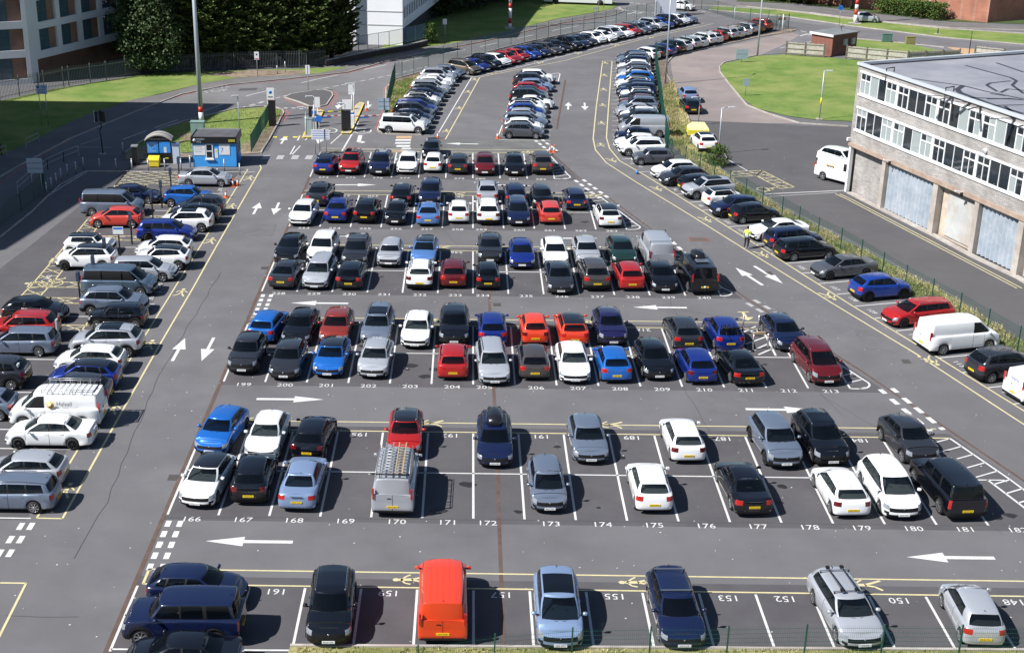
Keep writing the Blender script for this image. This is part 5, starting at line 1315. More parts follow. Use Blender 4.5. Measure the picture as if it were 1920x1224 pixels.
# ===== kiosk
def kiosk():
    root = thing('parking_kiosk', 'bright blue parking kiosk cabin with black fascia and number 7 sign', 'kiosk', (-25.3, 119.85, 0), R(1))
    BL = nmat('kiosk_blue', (.05,.3,.72), (.06,.34,.78), .5, .45); W_, D_, H_ = 3.9, 2.9, 2.75
    def P(name, mats, fn, par=root):
        mb = MB(); fn(mb); return part(mb, name, mats, par)
    P('wall', [BL], lambda m: m.box(0, W_, 0, D_, .05, H_-.5))
    P('roof', [nmat('kiosk_felt', (.07,.07,.08), (.1,.1,.11), 1, .8)], lambda m: m.box(-.05, W_+.05, -.0, D_+.05, H_-.08, H_))
    def fas(m):
        m.box(-.12, W_+.12, -.12, -.02, H_-.55, H_+.05, 0); m.box(-.12, -.02, -.02, D_+.12, H_-.55, H_+.05, 0); m.box(W_+.02, W_+.12, -.02, D_+.12, H_-.55, H_+.05, 0); m.box(-.02, W_+.02, D_+.02, D_+.12, H_-.55, H_+.12, 1)
        F = lambda x, z: frame((x, -.125, z), (1,0,0), (0,0,1))
        m.lathe([(0, -.125), (.14, -.125), (.14, -.12)], (.22, 0, H_-.25), 'y', 18, 2)
        text_cached(m, 'P', F(.22, H_-.25) @ Matrix.Translation((0,0,.004)), .22, 1, 5)
        text_cached(m, 'Birmingham', F(.42, H_-.13), .15, 1, 2, 'LEFT'); text_cached(m, 'Airport', F(.42, H_-.27), .13, 1, 3, 'LEFT'); text_cached(m, 'Parking', F(.42, H_-.41), .13, 1, 2, 'LEFT')
        for i, ch in enumerate('NCP'):
            m.box(W_-.62+i*.2, W_-.45+i*.2, -.128, -.12, H_-.37, H_-.17, 4); text_cached(m, ch, F(W_-.535+i*.2, H_-.27) @ Matrix.Translation((0,0,.012)), .2, 1, 0)
    P('fascia', [BLKM, pmat('fascia_grey', (.25,.26,.28), .6), WHT, pmat('logo_pale_blue', (.25,.4,.75), .5), YEL, BLUEP], fas)
    GT = pmat('sign_grey_text', (.3,.36,.42), .6)
    def s1(m):
        m.box(.1, 1.12, -.03, -.005, 1.1, 2.05, 0); F = lambda x, z: frame((x, -.034, z), (1,0,0), (0,0,1))
        for i, t in enumerate(('Parking', 'Customer', 'Service')): text_cached(m, t, F(.18, 1.9-.22*i), .22, 1, 1, 'LEFT')
    P('sign_board', [WHT, GT], s1)
    def s2(m):
        m.box(2.4, 3.35, -.03, -.005, 1.15, 2.15, 0); F = lambda x, z: frame((x, -.034, z), (1,0,0), (0,0,1))
        text_cached(m, 'Car Park', F(2.46, 2.0), .2, 1, 1, 'LEFT'); text_cached(m, '7', F(2.65, 1.55), .62, .9, 2)
    P('sign_board', [WHT, GT, BLUEP], s2)
    P('notice', [WHT, YEL], lambda m: (m.box(1.98, 2.25, -.02, -.004, .85, 1.7, 0), m.box(2.05, 2.2, -.024, -.019, 1.38, 1.62, 1)))
    def win(m):
        m.box(1.17, 1.25, -.06, .0, .8, 2.15); m.box(1.75, 1.83, -.06, .0, .8, 2.15); 
        for z in (.8, 1.45, 2.07): m.box(1.25, 1.75, -.055, -.002, z, z+.08)
        m.box(1.1, 1.9, -.14, -.0, .68, .8)
    w = P('window', [WHT], win); P('pane', [WGL], lambda m: m.box(1.25, 1.75, -.03, -.003, .88, 2.07), w)
    def sidep(m):
        m.box(W_+.005, W_+.03, .5, 1.3, .1, 2.05, 0); m.box(W_+.005, W_+.035, 1.5, 2.4, 1.0, 1.9, 1)
    P('door', [pmat('kiosk_door', (.02,.1,.35), .5), WGL], sidep)
kiosk()
def shelter():
    root = thing('pay_shelter', 'black pay station shelter with curved pale roof and two blue boards', 'pay shelter', (-29.75, 120.9, 0), R(4))
    def P(name, mats, fn, par=root):
        mb = MB(); fn(mb); return part(mb, name, mats, par)
    Wd = 2.25
    def arc(m, y0, y1, r0, mm, th=.1):
        n = 12
        for i in range(n):
            a, b = (i/n)*2-1, ((i+1)/n)*2-1; f = lambda t: (Wd/2+t*(Wd/2+.1), 2.25+.5*(1-t*t)+r0)
            p, q = f(a), f(b)
            m.poly([(p[0],y0,p[1]),(q[0],y0,q[1]),(q[0],y1,q[1]),(p[0],y1,p[1])], mm, True); m.poly([(p[0],y0,p[1]-th),(q[0],y0,q[1]-th),(q[0],y0,q[1]),(p[0],y0,p[1])], mm); m.poly([(p[0],y1,p[1]-th),(q[0],y1,q[1]-th),(q[0],y1,q[1]),(p[0],y1,p[1])], mm); m.poly([(p[0],y0,p[1]-th),(q[0],y0,q[1]-th),(q[0],y1,q[1]-th),(p[0],y1,p[1]-th)], mm)
    P('roof', [pmat('shelter_roof', (.42,.4,.37), .5, .2), BLKM], lambda m: (arc(m, -.25, .55, 0, 0), arc(m, .551, .6, .02, 1), arc(m, .601, 1.2, .02, 0)))
    def body(m):
        m.box(0, Wd, 0, 1.0, 0, 2.2, 0)
        n = 12
        for i in range(n):
            a, b = (i/n)*2-1, ((i+1)/n)*2-1; f = lambda t: (Wd/2+t*Wd/2, 2.2+.46*(1-t*t))
            p, q = f(a), f(b); m.poly([(p[0],-.005,2.19),(q[0],-.005,2.19),(q[0],-.005,q[1]),(p[0],-.005,p[1])], 0)
        text_cached(m, 'Please pay before you exit', frame((Wd/2, -.012, 2.28), (1,0,0), (0,0,1)), .17, .95, 1)
        m.box(1.65, 1.95, -.01, 0, .45, .55, 2)
    P('cabinet', [BLKM, WHT, YEL], body)
    for x0 in (.08, 1.18):
        def b(m, x0=x0):
            m.box(x0, x0+1.0, -.03, -.006, 1.0, 2.05, 0); 
            if x0 < 1:
                for i, t in enumerate((.6, .5, .3, .2, .55)): m.box(x0+.25, x0+.25+t, -.034, -.03, 1.88-.18*i, 1.91-.18*i, 1)
                for i in range(5): m.box(x0+.12, x0+.17, -.034, -.03, 1.87-.18*i, 1.92-.18*i, 1)
            else: m.box(x0+.4, x0+.64, -.034, -.03, 1.03, 1.55, 1); m.box(x0+.46, x0+.58, -.038, -.034, 1.4, 1.48, 2)
        P('information_board', [pmat('board_blue', (.03,.27,.75), .3, 0, .5), WHT, YEL], b)
shelter()
mb = MB(); mb.box(-.5, .5, -.35, .35, .12, .62, 0); mb.box(-.55, .55, -.38, .38, .62, .72, 0); mb.poly([(-.52,-.36,.72),(.52,-.36,.72),(.5,.3,.98),(-.5,.3,.98)]); mb.poly([(.52,-.36,.72),(.52,.36,.72),(.5,.3,.98)]); mb.poly([(-.52,-.36,.72),(-.5,.3,.98),(-.52,.36,.72)]); mb.poly([(-.52,.36,.72),(-.5,.3,.98),(.5,.3,.98),(.52,.36,.72)])
for x in (-.4, .3): mb.box(x, x+.12, -.3, .3, 0, .12, 0)
o = obj1(mb, 'grit_bin', [pmat('grit_yellow', (.7,.55,.03), .5)], 'yellow grit bin in front of the black pay station shelter', 'grit bin'); o.location = (-28.9, 119.85, 0)
def machine(u, v, w, h, mat, top, label, name='pay_machine'):
    p = G(u, v); mb = MB(); mb.box(-w/2, w/2, -.25, .25, 0, h); root = thing(name, label, 'machine', (p.x, p.y, 0)); part(mb, 'cabinet', [mat], root)
    mb = MB(); mb.box(-w/2-.05, w/2+.05, -.32, .3, h, h+.12); part(mb, 'cap', [top], root)
machine(255, 309, .5, 1.7, BLKM, pmat('cap_grey', (.2,.21,.22), .5), 'black ticket machine left of the pay station shelter')
machine(332, 306, .6, 1.75, pmat('pale_metal', (.5,.54,.62), .4), pmat('cap_blue', (.08,.13,.24), .4), 'pale grey ticket machine between the shelter and the blue kiosk')

# ===== poles, lamps, signs
def pole(u, v, h, label, r=.06, r2=None, name='pole', mat=None, cat='pole', group=None, arm=None, bands=None, base=None):
    p = G(u, v); root = thing(name, label, cat, (p.x, p.y, 0), 0, group)
    mb = MB(); mb.tube([(0,0,0), (0,0,h)], r, 10, 0, True, r2 or r*.8); part(mb, 'shaft', [mat or GALV], root)
    for z0, z1, m in bands or []:
        mb = MB(); rr2 = r + ((r2 or r*.8)-r)*z0/h; mb.tube([(0,0,z0), (0,0,z1)], rr2+.012, 10); part(mb, 'painted_band', [m], root)
    if arm:
        mb = MB(); a = R(arm[1]); d = Vector((math.cos(a), math.sin(a), 0)); mb.tube([(0,0,h-.05), d*arm[0]*.4+UP*(h+.05), d*arm[0]+UP*(h+.02)], .035, 6); part(mb, 'arm', [mat or GALV], root)
        mb = MB(); mb.bar(d*(arm[0]-.1)+UP*(h+.02), d*(arm[0]+.55)+UP*(h+.03), .22, .1); part(mb, 'lantern', [pmat('lantern_grey', (.55,.57,.58), .4)], root)
    if base: mb = MB(); mb.box(-base, base, -base, base, 0, .12); part(mb, 'footing', [CONC], root)
    return root
mast = pmat('mast_grey', (.42,.46,.5), .4, .3)
pole(378, 232, 18, 'tall grey mast with red and white foot bands behind the blue kiosk', .24, .17, 'lighting_mast', mast, 'mast', None, None, [(1.2,1.75,REDP),(.1,1.2,WHT)])
pole(956, 54, 17, 'tall white mast with two red bands on the lawn beyond the road', .24, .18, 'lighting_mast', mast, 'mast', None, None, [(.1,.75,WHT),(.75,1.5,REDP),(1.5,2.9,WHT),(2.9,3.6,REDP),(3.6,6,WHT)], .7)
pole(1603, 45, 17, 'tall white mast with two red bands on the grass median', .26, .2, 'lighting_mast', mast, 'mast', None, None, [(.1,1.3,WHT),(1.3,2.1,REDP),(2.1,2.8,WHT),(2.8,3.5,REDP),(3.5,6,WHT)], .8)
pole(1247.5, 158, 12.5, 'tall grey lamp column on the bare soil beside the tall green fence', .1, .07, 'street_lamp', mast, 'lamp', None, (1.2, 60), None)
pole(1420, 104.7, 10.5, 'grey lamp column at the tip of the large lawn', .12, .08, 'street_lamp', mast, 'lamp', None, (1.2, 60))
pole(1536, 224.6, 5.1, 'slim lamp column with a yellow collar on the large lawn', .07, .05, 'street_lamp', mast, 'lamp', None, (.3, 0), [(1.5, 2.3, YEL)], .3)
pole(1347, 289, 4.4, 'slim lamp column beside the bush on the dry verge', .06, .045, 'street_lamp', mast, 'lamp', None, (.7, 10))
pole(1309, 235, 2.9, 'short grey pole behind the yellow box trailer', .05, .04, 'street_lamp', mast, 'lamp', None, (.4, 200))
pole(449, 243, 3.4, 'slim camera pole on the lawn behind the blue kiosk', .05, .045, 'camera_pole', mast, 'pole', None, (.05, 200))
pole(1740, 33, 5, 'white post in front of the clipped hedge', .12, .1, 'white_post', WHT, 'post')
pole(1816, 107, 3.3, 'dark lamp post on the pink paved corner', .06, .05, 'dark_post', BLKM, 'post')
pole(1758, 65, .9, 'short dark bollard on the grass median', .08, .07, 'bollard', BLKM, 'bollard', None, None, None, .35)
pole(1375, 52, 3.0, 'thin sign post at the far corner beyond the curved kerb', .04, .04, 'thin_post', mast, 'post')
pole(1466, 62, 2.6, 'white post on the soil tip beside the junction', .06, .05, 'white_post', WHT, 'post')
def sign(u, v, h, w, hh, label, front=WHT, back=None, posts=1, rot=0, name='road_sign', extra=None, round_=False, mat=None, zc=None):
    p = G(u, v); root = thing(name, label, 'sign', (p.x, p.y, 0), R(rot))
    for x in ([0] if posts == 1 else [-w*.3, w*.3]):
        mb = MB(); mb.tube([(x,0,0),(x,0,h)], .04, 8); part(mb, 'post', [mat or GALV], root)
    mb = MB(); zc = h-hh/2
    if round_: mb.lathe([(0,-.05),(w/2,-.05),(w/2,-.02),(0,-.02)], (0,0,zc), 'y', 20, 0, None, False)
    else: mb.box(-w/2, w/2, -.07, -.045, zc-hh/2, zc+hh/2, 0)
    if extra: extra(mb, zc)
    part(mb, 'panel', [front, pmat('sign_ink', (.03,.03,.05), .6), REDP, BLUEP, YEL], root)
    return root
def ln(mb, x0, x1, z, h, m): mb.box(x0, x1, -.076, -.07, z, z+h, m)
sign(85, 236, 4.2, 1.1, .95, 'white restriction sign on two posts in the shaded lawn', posts=2, extra=lambda m, z: (m.lathe([(0,-.078),(.15,-.078),(.15,-.07)], (-.32,0,z+.25), 'y', 14, 3), [ln(m, -.4+(.35 if i < 2 else 0), .45, z+.28-.17*i, .07, 3) for i in range(5)]))
SB = pmat('sign_back', (.33,.42,.5), .4, .3)
sign(72, 371, 3.4, 1.3, 1.25, 'grey-backed road sign on two posts by the bollards', SB, posts=2, extra=lambda m, z: (ln(m, -.6, .6, z+.2, .04, 1), ln(m, -.6, .6, z-.25, .04, 1)))
sign(483, 143, 2.9, .55, .95, 'narrow white sign at the back of the long pavement', extra=lambda m, z: (ln(m, -.22, .22, z-.42, .12, 2), ln(m, -.1, .1, z+.05, .2, 1)))
sign(578, 172, 3.0, .5, 1.0, 'white sign on a leaning post on the traffic island', extra=lambda m, z: ln(m, -.03, .03, z-.45, .9, 1))
sign(509, 226, 3.4, .75, 1.7, 'tall white clearway sign over the black ticket pillar', extra=lambda m, z: (m.lathe([(0,-.078),(.17,-.078),(.17,-.07)], (0,0,z+.4), 'y', 14, 3), ln(m, -.3, .3, z-.5, .12, 2), ln(m, -.25, .25, z-.15, .1, 1)))
sign(720, 243, 3.2, 1.15, 1.2, 'grey-backed sign on a single post at the verge end', SB, extra=lambda m, z: (ln(m, -.55, .55, z+.2, .04, 1), ln(m, -.55, .55, z-.25, .04, 1), ln(m, .02, .1, z-.6, 1.2, 1)))
sign(834, 79, 3.1, .55, .75, 'small white sign on the shaded lawn by the main road')
sign(1390, 118, 1.7, 1.5, 1.25, 'blue-grey sign board on the left tip of the large lawn', SB, extra=lambda m, z: (ln(m, -.05, .05, z-.6, 1.3, 0), ln(m, -.7, .7, z, .03, 1)))
sign(1397, 181, 2.0, .7, .8, 'small grey sign on the lower edge of the large lawn', SB, extra=lambda m, z: ln(m, -.3, .3, z+.28, .05, 0))
sign(1573, 48, 2.9, .75, .75, 'round blue arrow sign on the grass median', BLUEP, round_=True, extra=lambda m, z: (m.box(-.2, .22, -.06, -.052, z-.05, z+.05, 0) or None, m.box(-.22, .2, -.068, -.06, z-.045, z+.045, 1) and None))
sign(1464, 60, 2.0, 1.1, .35, 'brown name board beside the junction soil strip', pmat('brown_sign', (.1,.06,.03), .7), posts=2)
sign(1122, 24, 3.2, .5, .5, 'pale green square sign at the junction tip of the lawn', pmat('pale_green', (.4,.5,.25), .5))
sign(1132, 17, 3.6, .3, .3, 'thin grey post beside the junction pavement', GALV)
sign(1116, 28, 1.1, .7, .35, 'low street name plate on two posts at the lawn end', pmat('plate_grey', (.25,.3,.3), .5), posts=2)
sign(602, 289, 2.35, 1.7, .95, 'white entrance sign board with blue text lines on the crossing', extra=lambda m, z: ([ln(m, -.75, .75, z+.3-.22*i, .05, 3) for i in range(4)], ln(m, .35, .45, z-.5, 1.0, 1)), posts=2)
sign(600, 287, 3.6, .62, .62, 'round blue and white sign above the entrance sign board', BLUEP, round_=True)
# blue and white totem
p = G(1247, 30); root = thing('totem_sign', 'big white totem sign with blue head at the far corner', 'sign', (p.x, p.y, 0)); mb = MB(); mb.box(-1.6, 1.6, -.25, .25, 0, 3.2, 0); part(mb, 'panel', [pmat('totem_white', (.5,.53,.6), .4)], root); mb = MB(); mb.box(-1.62, 1.62, -.27, .27, 3.2, 5.4, 0); part(mb, 'head', [BLUEP], root)
# slender black sign posts between the left-hand bays
for k, (u, v, h) in enumerate(((337,344,2.35),(322,366,2.35),(304,390,2.3),(287,411,2.4),(269,445,2.75),(248,458,2.5),(226,484,2.2),(199,499,2.1),(179,544,2.5),(152.5,583,2.7))):
    p = G(u, v); root = thing('bay_sign_post', 'slender black bay sign post, number %s from the kiosk end, between the left-hand bays' % ('one','two','three','four','five','six','seven','eight','nine','ten')[k], 'sign', (p.x, p.y, 0), R(0), 'black sign posts between the left-hand bays')
    mb = MB(); mb.tube([(0,0,0),(0,0,h)], .06, 8); part(mb, 'post', [BLKM], root); mb = MB()
    if k == 6: mb.box(-.38, .38, -.06, -.03, h-.35, h+.2, 0); mb.box(-.34, .34, -.065, -.06, h+.0, h+.15, 1); part(mb, 'panel', [WHT, BLUEP], root); root['label'] = 'black bay sign post with a wide white panel beside the white off-road car'
    else: mb.box(-.09, .09, -.18, .18, h-.6, h, 0); part(mb, 'panel', [BLUEP if False else pmat('sign_edge', (.04,.06,.1), .4)], root)
for k, (u, v) in enumerate(((110,641), (39,727))):
    p = G(u, v); root = thing('bay_marker', ('pale grey marker post between red and white SUVs in the left block', 'pale grey marker post beside the dark grey SUV, left edge')[k], 'sign', (p.x, p.y, 0))
    mb = MB(); mb.box(-.05, .05, -.16, .16, 0, 1.5); part(mb, 'post', [pmat('marker_grey', (.42,.45,.48), .5)], root)
# bollards
bo = None
BC = 'steel bollards by the kiosk and crossing'
for k, (u, v) in enumerate(((88,366),(97,357),(106,348),(115,339),(127,331),(143,326),(157,318),(187,320),(218,320),(248,320),(278.5,320),(309.5,320),(340,320),(357,314),(421,321),(450,329),(231,289))):
    p = G(u, v)
    if bo is None:
        bo = thing('bollard', '', 'bollard', (p.x, p.y, 0), 0, BC); mb = MB(); mb.tube([(0,0,0),(0,0,1.0)], .06, 10); part(mb, 'post', [GALV], bo); mb = MB(); mb.lathe([(0,1.12),(.05,1.1),(.075,1.04),(.06,.98),(0,.97)], (0,0,0), 'z', 10); part(mb, 'cap', [pmat('bollard_cap', (.6,.6,.6), .4)], bo); o = bo
    else: o = move_tree(bo, (p.x, p.y, 0))
    o['label'] = 'grey steel bollard with pale cap, in the line from the crossing to the kiosk'
for u, v in ((1392.5,619.5),(1421.5,620),(1411,656),(1438.5,655)):
    p = G(u, v); o = thing('safety_post', 'steel safety post with red band, one of four around the hatched gap near bay 212', 'bollard', (p.x, p.y, 0), 0, 'safety posts near bay 212')
    mb = MB(); mb.tube([(0,0,0),(0,0,1.05)], .055, 10); part(mb, 'post', [STEEL], o); mb = MB(); mb.tube([(0,0,.88),(0,0,.96)], .062, 10); part(mb, 'reflective_band', [REDP], o)
p = G(1411, 656); mb = MB(); mb.box(-.05, .75, -.04, .04, 1.02, 1.14); o = obj1(mb, 'cardboard_strip', [pmat('cardboard', (.5,.36,.2), .8)], 'buff cardboard strip resting on one of the steel safety posts', 'strip'); o.location = (p.x, p.y, 0); o.rotation_euler = (0, 0, R(15))
# cones
co_ = None
CL = ('traffic cone by the silver saloon, the left one of the pair','traffic cone by the silver saloon, the right one of the pair','traffic cone beside the bright blue crossover','traffic cone at the zebra crossing by the white off-roader','traffic cone at the front corner of the island row','first of two traffic cones beyond bay 282','second of two traffic cones beyond bay 282','traffic cone at the barrier island')
for k, (u, v) in enumerate(((437,350),(446,348),(424,371),(821,260),(933,260),(1031,286),(1039,286),(687,208))):
    p = G(u, v)
    if co_ is None:
        co_ = thing('traffic_cone', CL[0], 'cone', (p.x, p.y, 0)); mb = MB(); mb.box(-.2, .2, -.2, .2, 0, .04); mb.tube([(0,0,.04),(0,0,.28)], .14, 12, 0, False, .105); mb.tube([(0,0,.52),(0,0,.75)], .07, 12, 0, True, .03); part(mb, 'cone_body', [pmat('cone_orange', (.65,.13,.03), .5)], co_); mb = MB(); mb.tube([(0,0,.28),(0,0,.52)], .107, 12, 0, False, .07); part(mb, 'reflective_sleeve', [WHT], co_)
    else: o = move_tree(co_, (p.x, p.y, 0), 0, CL[k])
# ===== barrier lanes
def island(P, label):
    mb = MB(); Q = W(P); n = len(Q)
    mb.poly([(q.x,q.y,.14) for q in Q], 1)
    for a, b in zip(Q, Q[1:]+Q[:1]): mb.poly([(a.x,a.y,0),(b.x,b.y,0),(b.x,b.y,.14),(a.x,a.y,.14)], 0); mb.bar((a.x,a.y,.142),(b.x,b.y,.142), .14, .012, 0)
    return tag(mb.build(label, [pmat('kerb_yellow', (.65,.5,.05), .6), CONC]), kind='structure')
island([(568,260),(583,260),(586,254),(606,210),(598,208),(592,214),(572,250)], 'barrier_island'); island([(640,252),(657,252),(660,246),(682,196),(676,194),(668,200),(646,240)], 'barrier_island')
def barrier(u, v, ux, vx, label, mat, armlen_px):
    p, q = G(u, v), G(ux, vx); root = thing('parking_barrier', label, 'barrier', (p.x, p.y, .12))
    mb = MB(); mb.box(-.2, .2, -.2, .2, 0, 1.1); part(mb, 'housing', [mat], root)
    d = Vector((q.x-p.x, q.y-p.y, 0)); L = d.length; d /= L; mb = MB(); n = 7
    for k in range(n): mb.bar(d*(L*k/n)+UP*.95, d*(L*(k+1)/n)+UP*.95, .06, .09, k % 2)
    part(mb, 'arm', [WHT, pmat('arm_band', (.3,.28,.28), .5) if 'entry' in label else REDP], root)
    if 'exit' in label: mb = MB(); mb.bar(d*.6+UP*.8, d*(L*.6)+UP*.8, .03, .14); part(mb, 'skirt', [BLUEP], root)
barrier(583, 222, 533, 222, 'entry barrier with white arm across the left lane', BLKM, 50)
barrier(594, 238, 640, 236, 'first exit barrier with white arm and blue skirt, middle lane', BLKM, 45)
barrier(661, 238, 713, 236, 'second exit barrier with white arm and blue skirt, right lane', WHT, 50)
def cabinet(u, v, w, d, h, mat, label, cat='cabinet', name='control_cabinet', rot=0, door=True):
    p = G(u, v); root = thing(name, label, cat, (p.x, p.y, 0), R(rot)); mb = MB(); mb.box(-w/2, w/2, 0, d, .08, h); mb.box(-w/2-.03, w/2+.03, -.03, d+.03, 0, .08); part(mb, 'casing', [mat], root)
    mb = MB(); mb.box(-w/2-.04, w/2+.04, -.04, d+.04, h, h+.06); part(mb, 'lid', [mat], root)
    if door: mb = MB(); mb.box(-w/2+.06, -.01, -.015, 0, .15, h-.1); mb.box(.01, w/2-.06, -.015, 0, .15, h-.1); part(mb, 'door', [mat], root)
CG = pmat('cabinet_green', (.2,.3,.28), .5)
cabinet(579, 256, .75, .5, 1.75, pmat('cabinet_grey', (.33,.4,.4), .4), 'grey control cabinet at the near end of the left barrier island')
cabinet(649, 248, .9, .6, 2.1, BLKM, 'tall black control cabinet on the right barrier island')
cabinet(511, 238, .7, .3, 2.6, BLKM, 'black ticket pillar with green panel at the lawn corner')
cabinet(371, 262, 1.3, .7, 1.7, CG, 'green utility cabinet behind the blue kiosk')
cabinet(1663, 80, 1.3, .6, 1.1, pmat('cab_teal', (.09,.17,.15), .5), 'dark green utility cabinet beside the far road')
cabinet(1707, 84, 1.2, .6, 1.0, pmat('cab_olive', (.22,.2,.08), .6), 'olive utility cabinet beside the far road')
for (u, v, h, lab) in ((590,254,3.9,'white camera pole on the left barrier island'), (664,236,4.3,'white camera pole with twin heads on the right barrier island'), (574,256,2.9,'grey post beside the grey control cabinet'), (648,246,2.8,'pale post in front of the tall black cabinet')):
    pole(u, v, h, lab, .05, .045, 'camera_pole', WHT, 'pole', None, (.25, 200))
for (u, v, lab) in ((590,246,'white ticket machine with blue panel on the left barrier island'), (659,236,'white ticket machine with blue panel on the right barrier island'), (590,262-30,'second white ticket machine on the left barrier island')):
    p = G(u, v); root = thing('ticket_machine', lab, 'machine', (p.x, p.y, .12)); mb = MB(); mb.box(-.22, .22, -.15, .15, 0, 1.35); part(mb, 'cabinet', [pmat('machine_grey', (.5,.52,.53), .4)], root); mb = MB(); mb.box(-.2, .2, -.165, -.15, .9, 1.25); part(mb, 'screen_panel', [BLUEP], root)
for (u, v, w, h, z, lab) in ((596,236,.55,.95,2.0,'white notice board over the left barrier island'), (660,222,.65,1.0,2.6,'white notice board over the right barrier island'), (651,232,.9,1.3,1.2,'white framed notice beside the tall black cabinet')):
    p = G(u, v); root = thing('notice_board', lab, 'sign', (p.x, p.y, 0)); mb = MB(); mb.tube([(0,0,0),(0,0,z)], .04, 6); part(mb, 'post', [WHT], root); mb = MB(); mb.box(-w/2, w/2, -.06, -.03, z-.1, z+h); part(mb, 'panel', [WHT], root)
# traffic light
def traffic_light(u, v, label):
    p = G(u, v); root = thing('traffic_light', label, 'traffic light', (p.x, p.y, 0)); mb = MB(); mb.tube([(0,0,0),(-.05,0,1.9),(-.12,0,2.1),(-.05,0,2.4),(.08,0,2.55),(.08,0,4.2)], .055, 8); part(mb, 'post', [BLKM], root)
    for dx, dy in ((-.35,-.1),(.4,-.1),(.05,.25)):
        mb = MB(); mb.box(dx-.14, dx+.14, dy-.12, dy+.12, 3.1, 4.05); mb.bar((dx,dy,3.9),(.08,0,3.9),.05); part(mb, 'signal_head', [BLKM], root)
    mb = MB(); mb.box(-.47, -.43, -.24, .06, 3.05, 4.1); part(mb, 'backing_edge', [WHT], root)
    mb = MB(); mb.box(-.3,.3,-.25,.25,0,.06); part(mb, 'footing', [CONC], root)
traffic_light(193, 289, 'black traffic light on a cranked post beside the shaded crossing')
pole(3, 292, 1.2, 'short dark post with pale cap at the left frame edge', .06, .05, 'dark_post', BLKM, 'post')
# low posts on the bare verge
pole(520, 140, 1.1, 'short leaning post on the bare verge under the conifers', .05, .05, 'marker_post', GALV, 'post'); pole(535, 137, 1.4, 'short upright post on the bare verge under the conifers', .05, .05, 'marker_post', GALV, 'post')
# yellow box trailer
p = G(1308, 262); root = thing('box_trailer', 'yellow lidded box trailer parked in front of the white crossover', 'trailer', (p.x, p.y, 0), R(-4)); mb = MB()
a = [(-1.0,-.3,1.0),(1.05,-.3,1.0),(1.05,1.6,1.0),(-1.0,1.6,1.0)]; mb.box(-1.0, 1.05, -.3, 1.6, .45, 1.0); part(mb, 'tub', [YEL], root); mb = MB()
t = [(-.95,-.2,1.22),(.95,-.2,1.22),(.7,1.5,1.42),(-.55,1.5,1.42)]
mb.poly(t)
for i in range(4): mb.poly([a[i], a[(i+1)%4], t[(i+1)%4], t[i]])
part(mb, 'lid', [pmat('pale_yellow', (.68,.64,.3), .5)], root)
for x in (-.95, 1.0): mb = MB(); mb.lathe([(0,-.09),(.3,-.09),(.3,.09),(0,.09)], (0,0,0), 'x', 14); o = part(mb, 'wheel', [TYRE], root); o.location = (x, .6, .3)
# blue ball on the lane
p = G(1194, 326.5); mb = MB(); bmx = [(.16*math.sin(math.pi*k/8), .16-.16*math.cos(math.pi*k/8)) for k in range(9)]; mb.lathe(bmx, (p.x, p.y, .01), 'z', 14); obj1(mb, 'blue_ball', [pmat('ball_blue', (.03,.2,.6), .4)], 'small blue ball lying on the walkway beside the slanted row', 'ball')
# coach at the far junction
p = G(1085, 8); root = thing('coach', 'white coach half hidden at the top of the far junction', 'bus', (p.x, p.y, 0), R(-12)); mb = MB(); mb.box(-5.5, 5.5, -1.25, 1.25, .4, 3.2); part(mb, 'body', [pmat('coach_white', (.6,.62,.64), .3, 0, 1)], root); mb = MB(); mb.box(-5.2, 5.2, -1.27, -1.25, 1.6, 2.7); part(mb, 'side_window', [GLASS], root)
for x in (-3.6, 3.6): mb = MB(); mb.lathe([(0,-.15),(.48,-.15),(.48,.15),(0,.15)], (0,0,0), 'y', 14); o = part(mb, 'wheel', [TYRE], root); o.location = (x, -1.15, .48)
# inspection cover
mb = MB(); c = G(1311, 449); mb.poly([(c.x-.75, c.y-.5, .007), (c.x+.75, c.y-.5, .007), (c.x+.75, c.y+.5, .007), (c.x-.75, c.y+.5, .007)]); mb.poly([(c.x-.5, c.y-.3, .010), (c.x+.5, c.y-.3, .010), (c.x+.5, c.y+.3, .010), (c.x-.5, c.y+.3, .010)], 1); struct('manhole_cover', mb, [nmat('rust_frame', (.13,.07,.055), (.18,.1,.08), 4, .9), nmat('cover_iron', (.08,.07,.065), (.12,.1,.09), 6, .8)])
mb = MB(); c = G(465, 168); mb.poly([(c.x-1.0, c.y-.9, .009), (c.x+1.0, c.y-.6, .009), (c.x+1.0, c.y+.9, .009), (c.x-1.0, c.y+.6, .009)]); struct('road_patch', mb, [ASPHD])
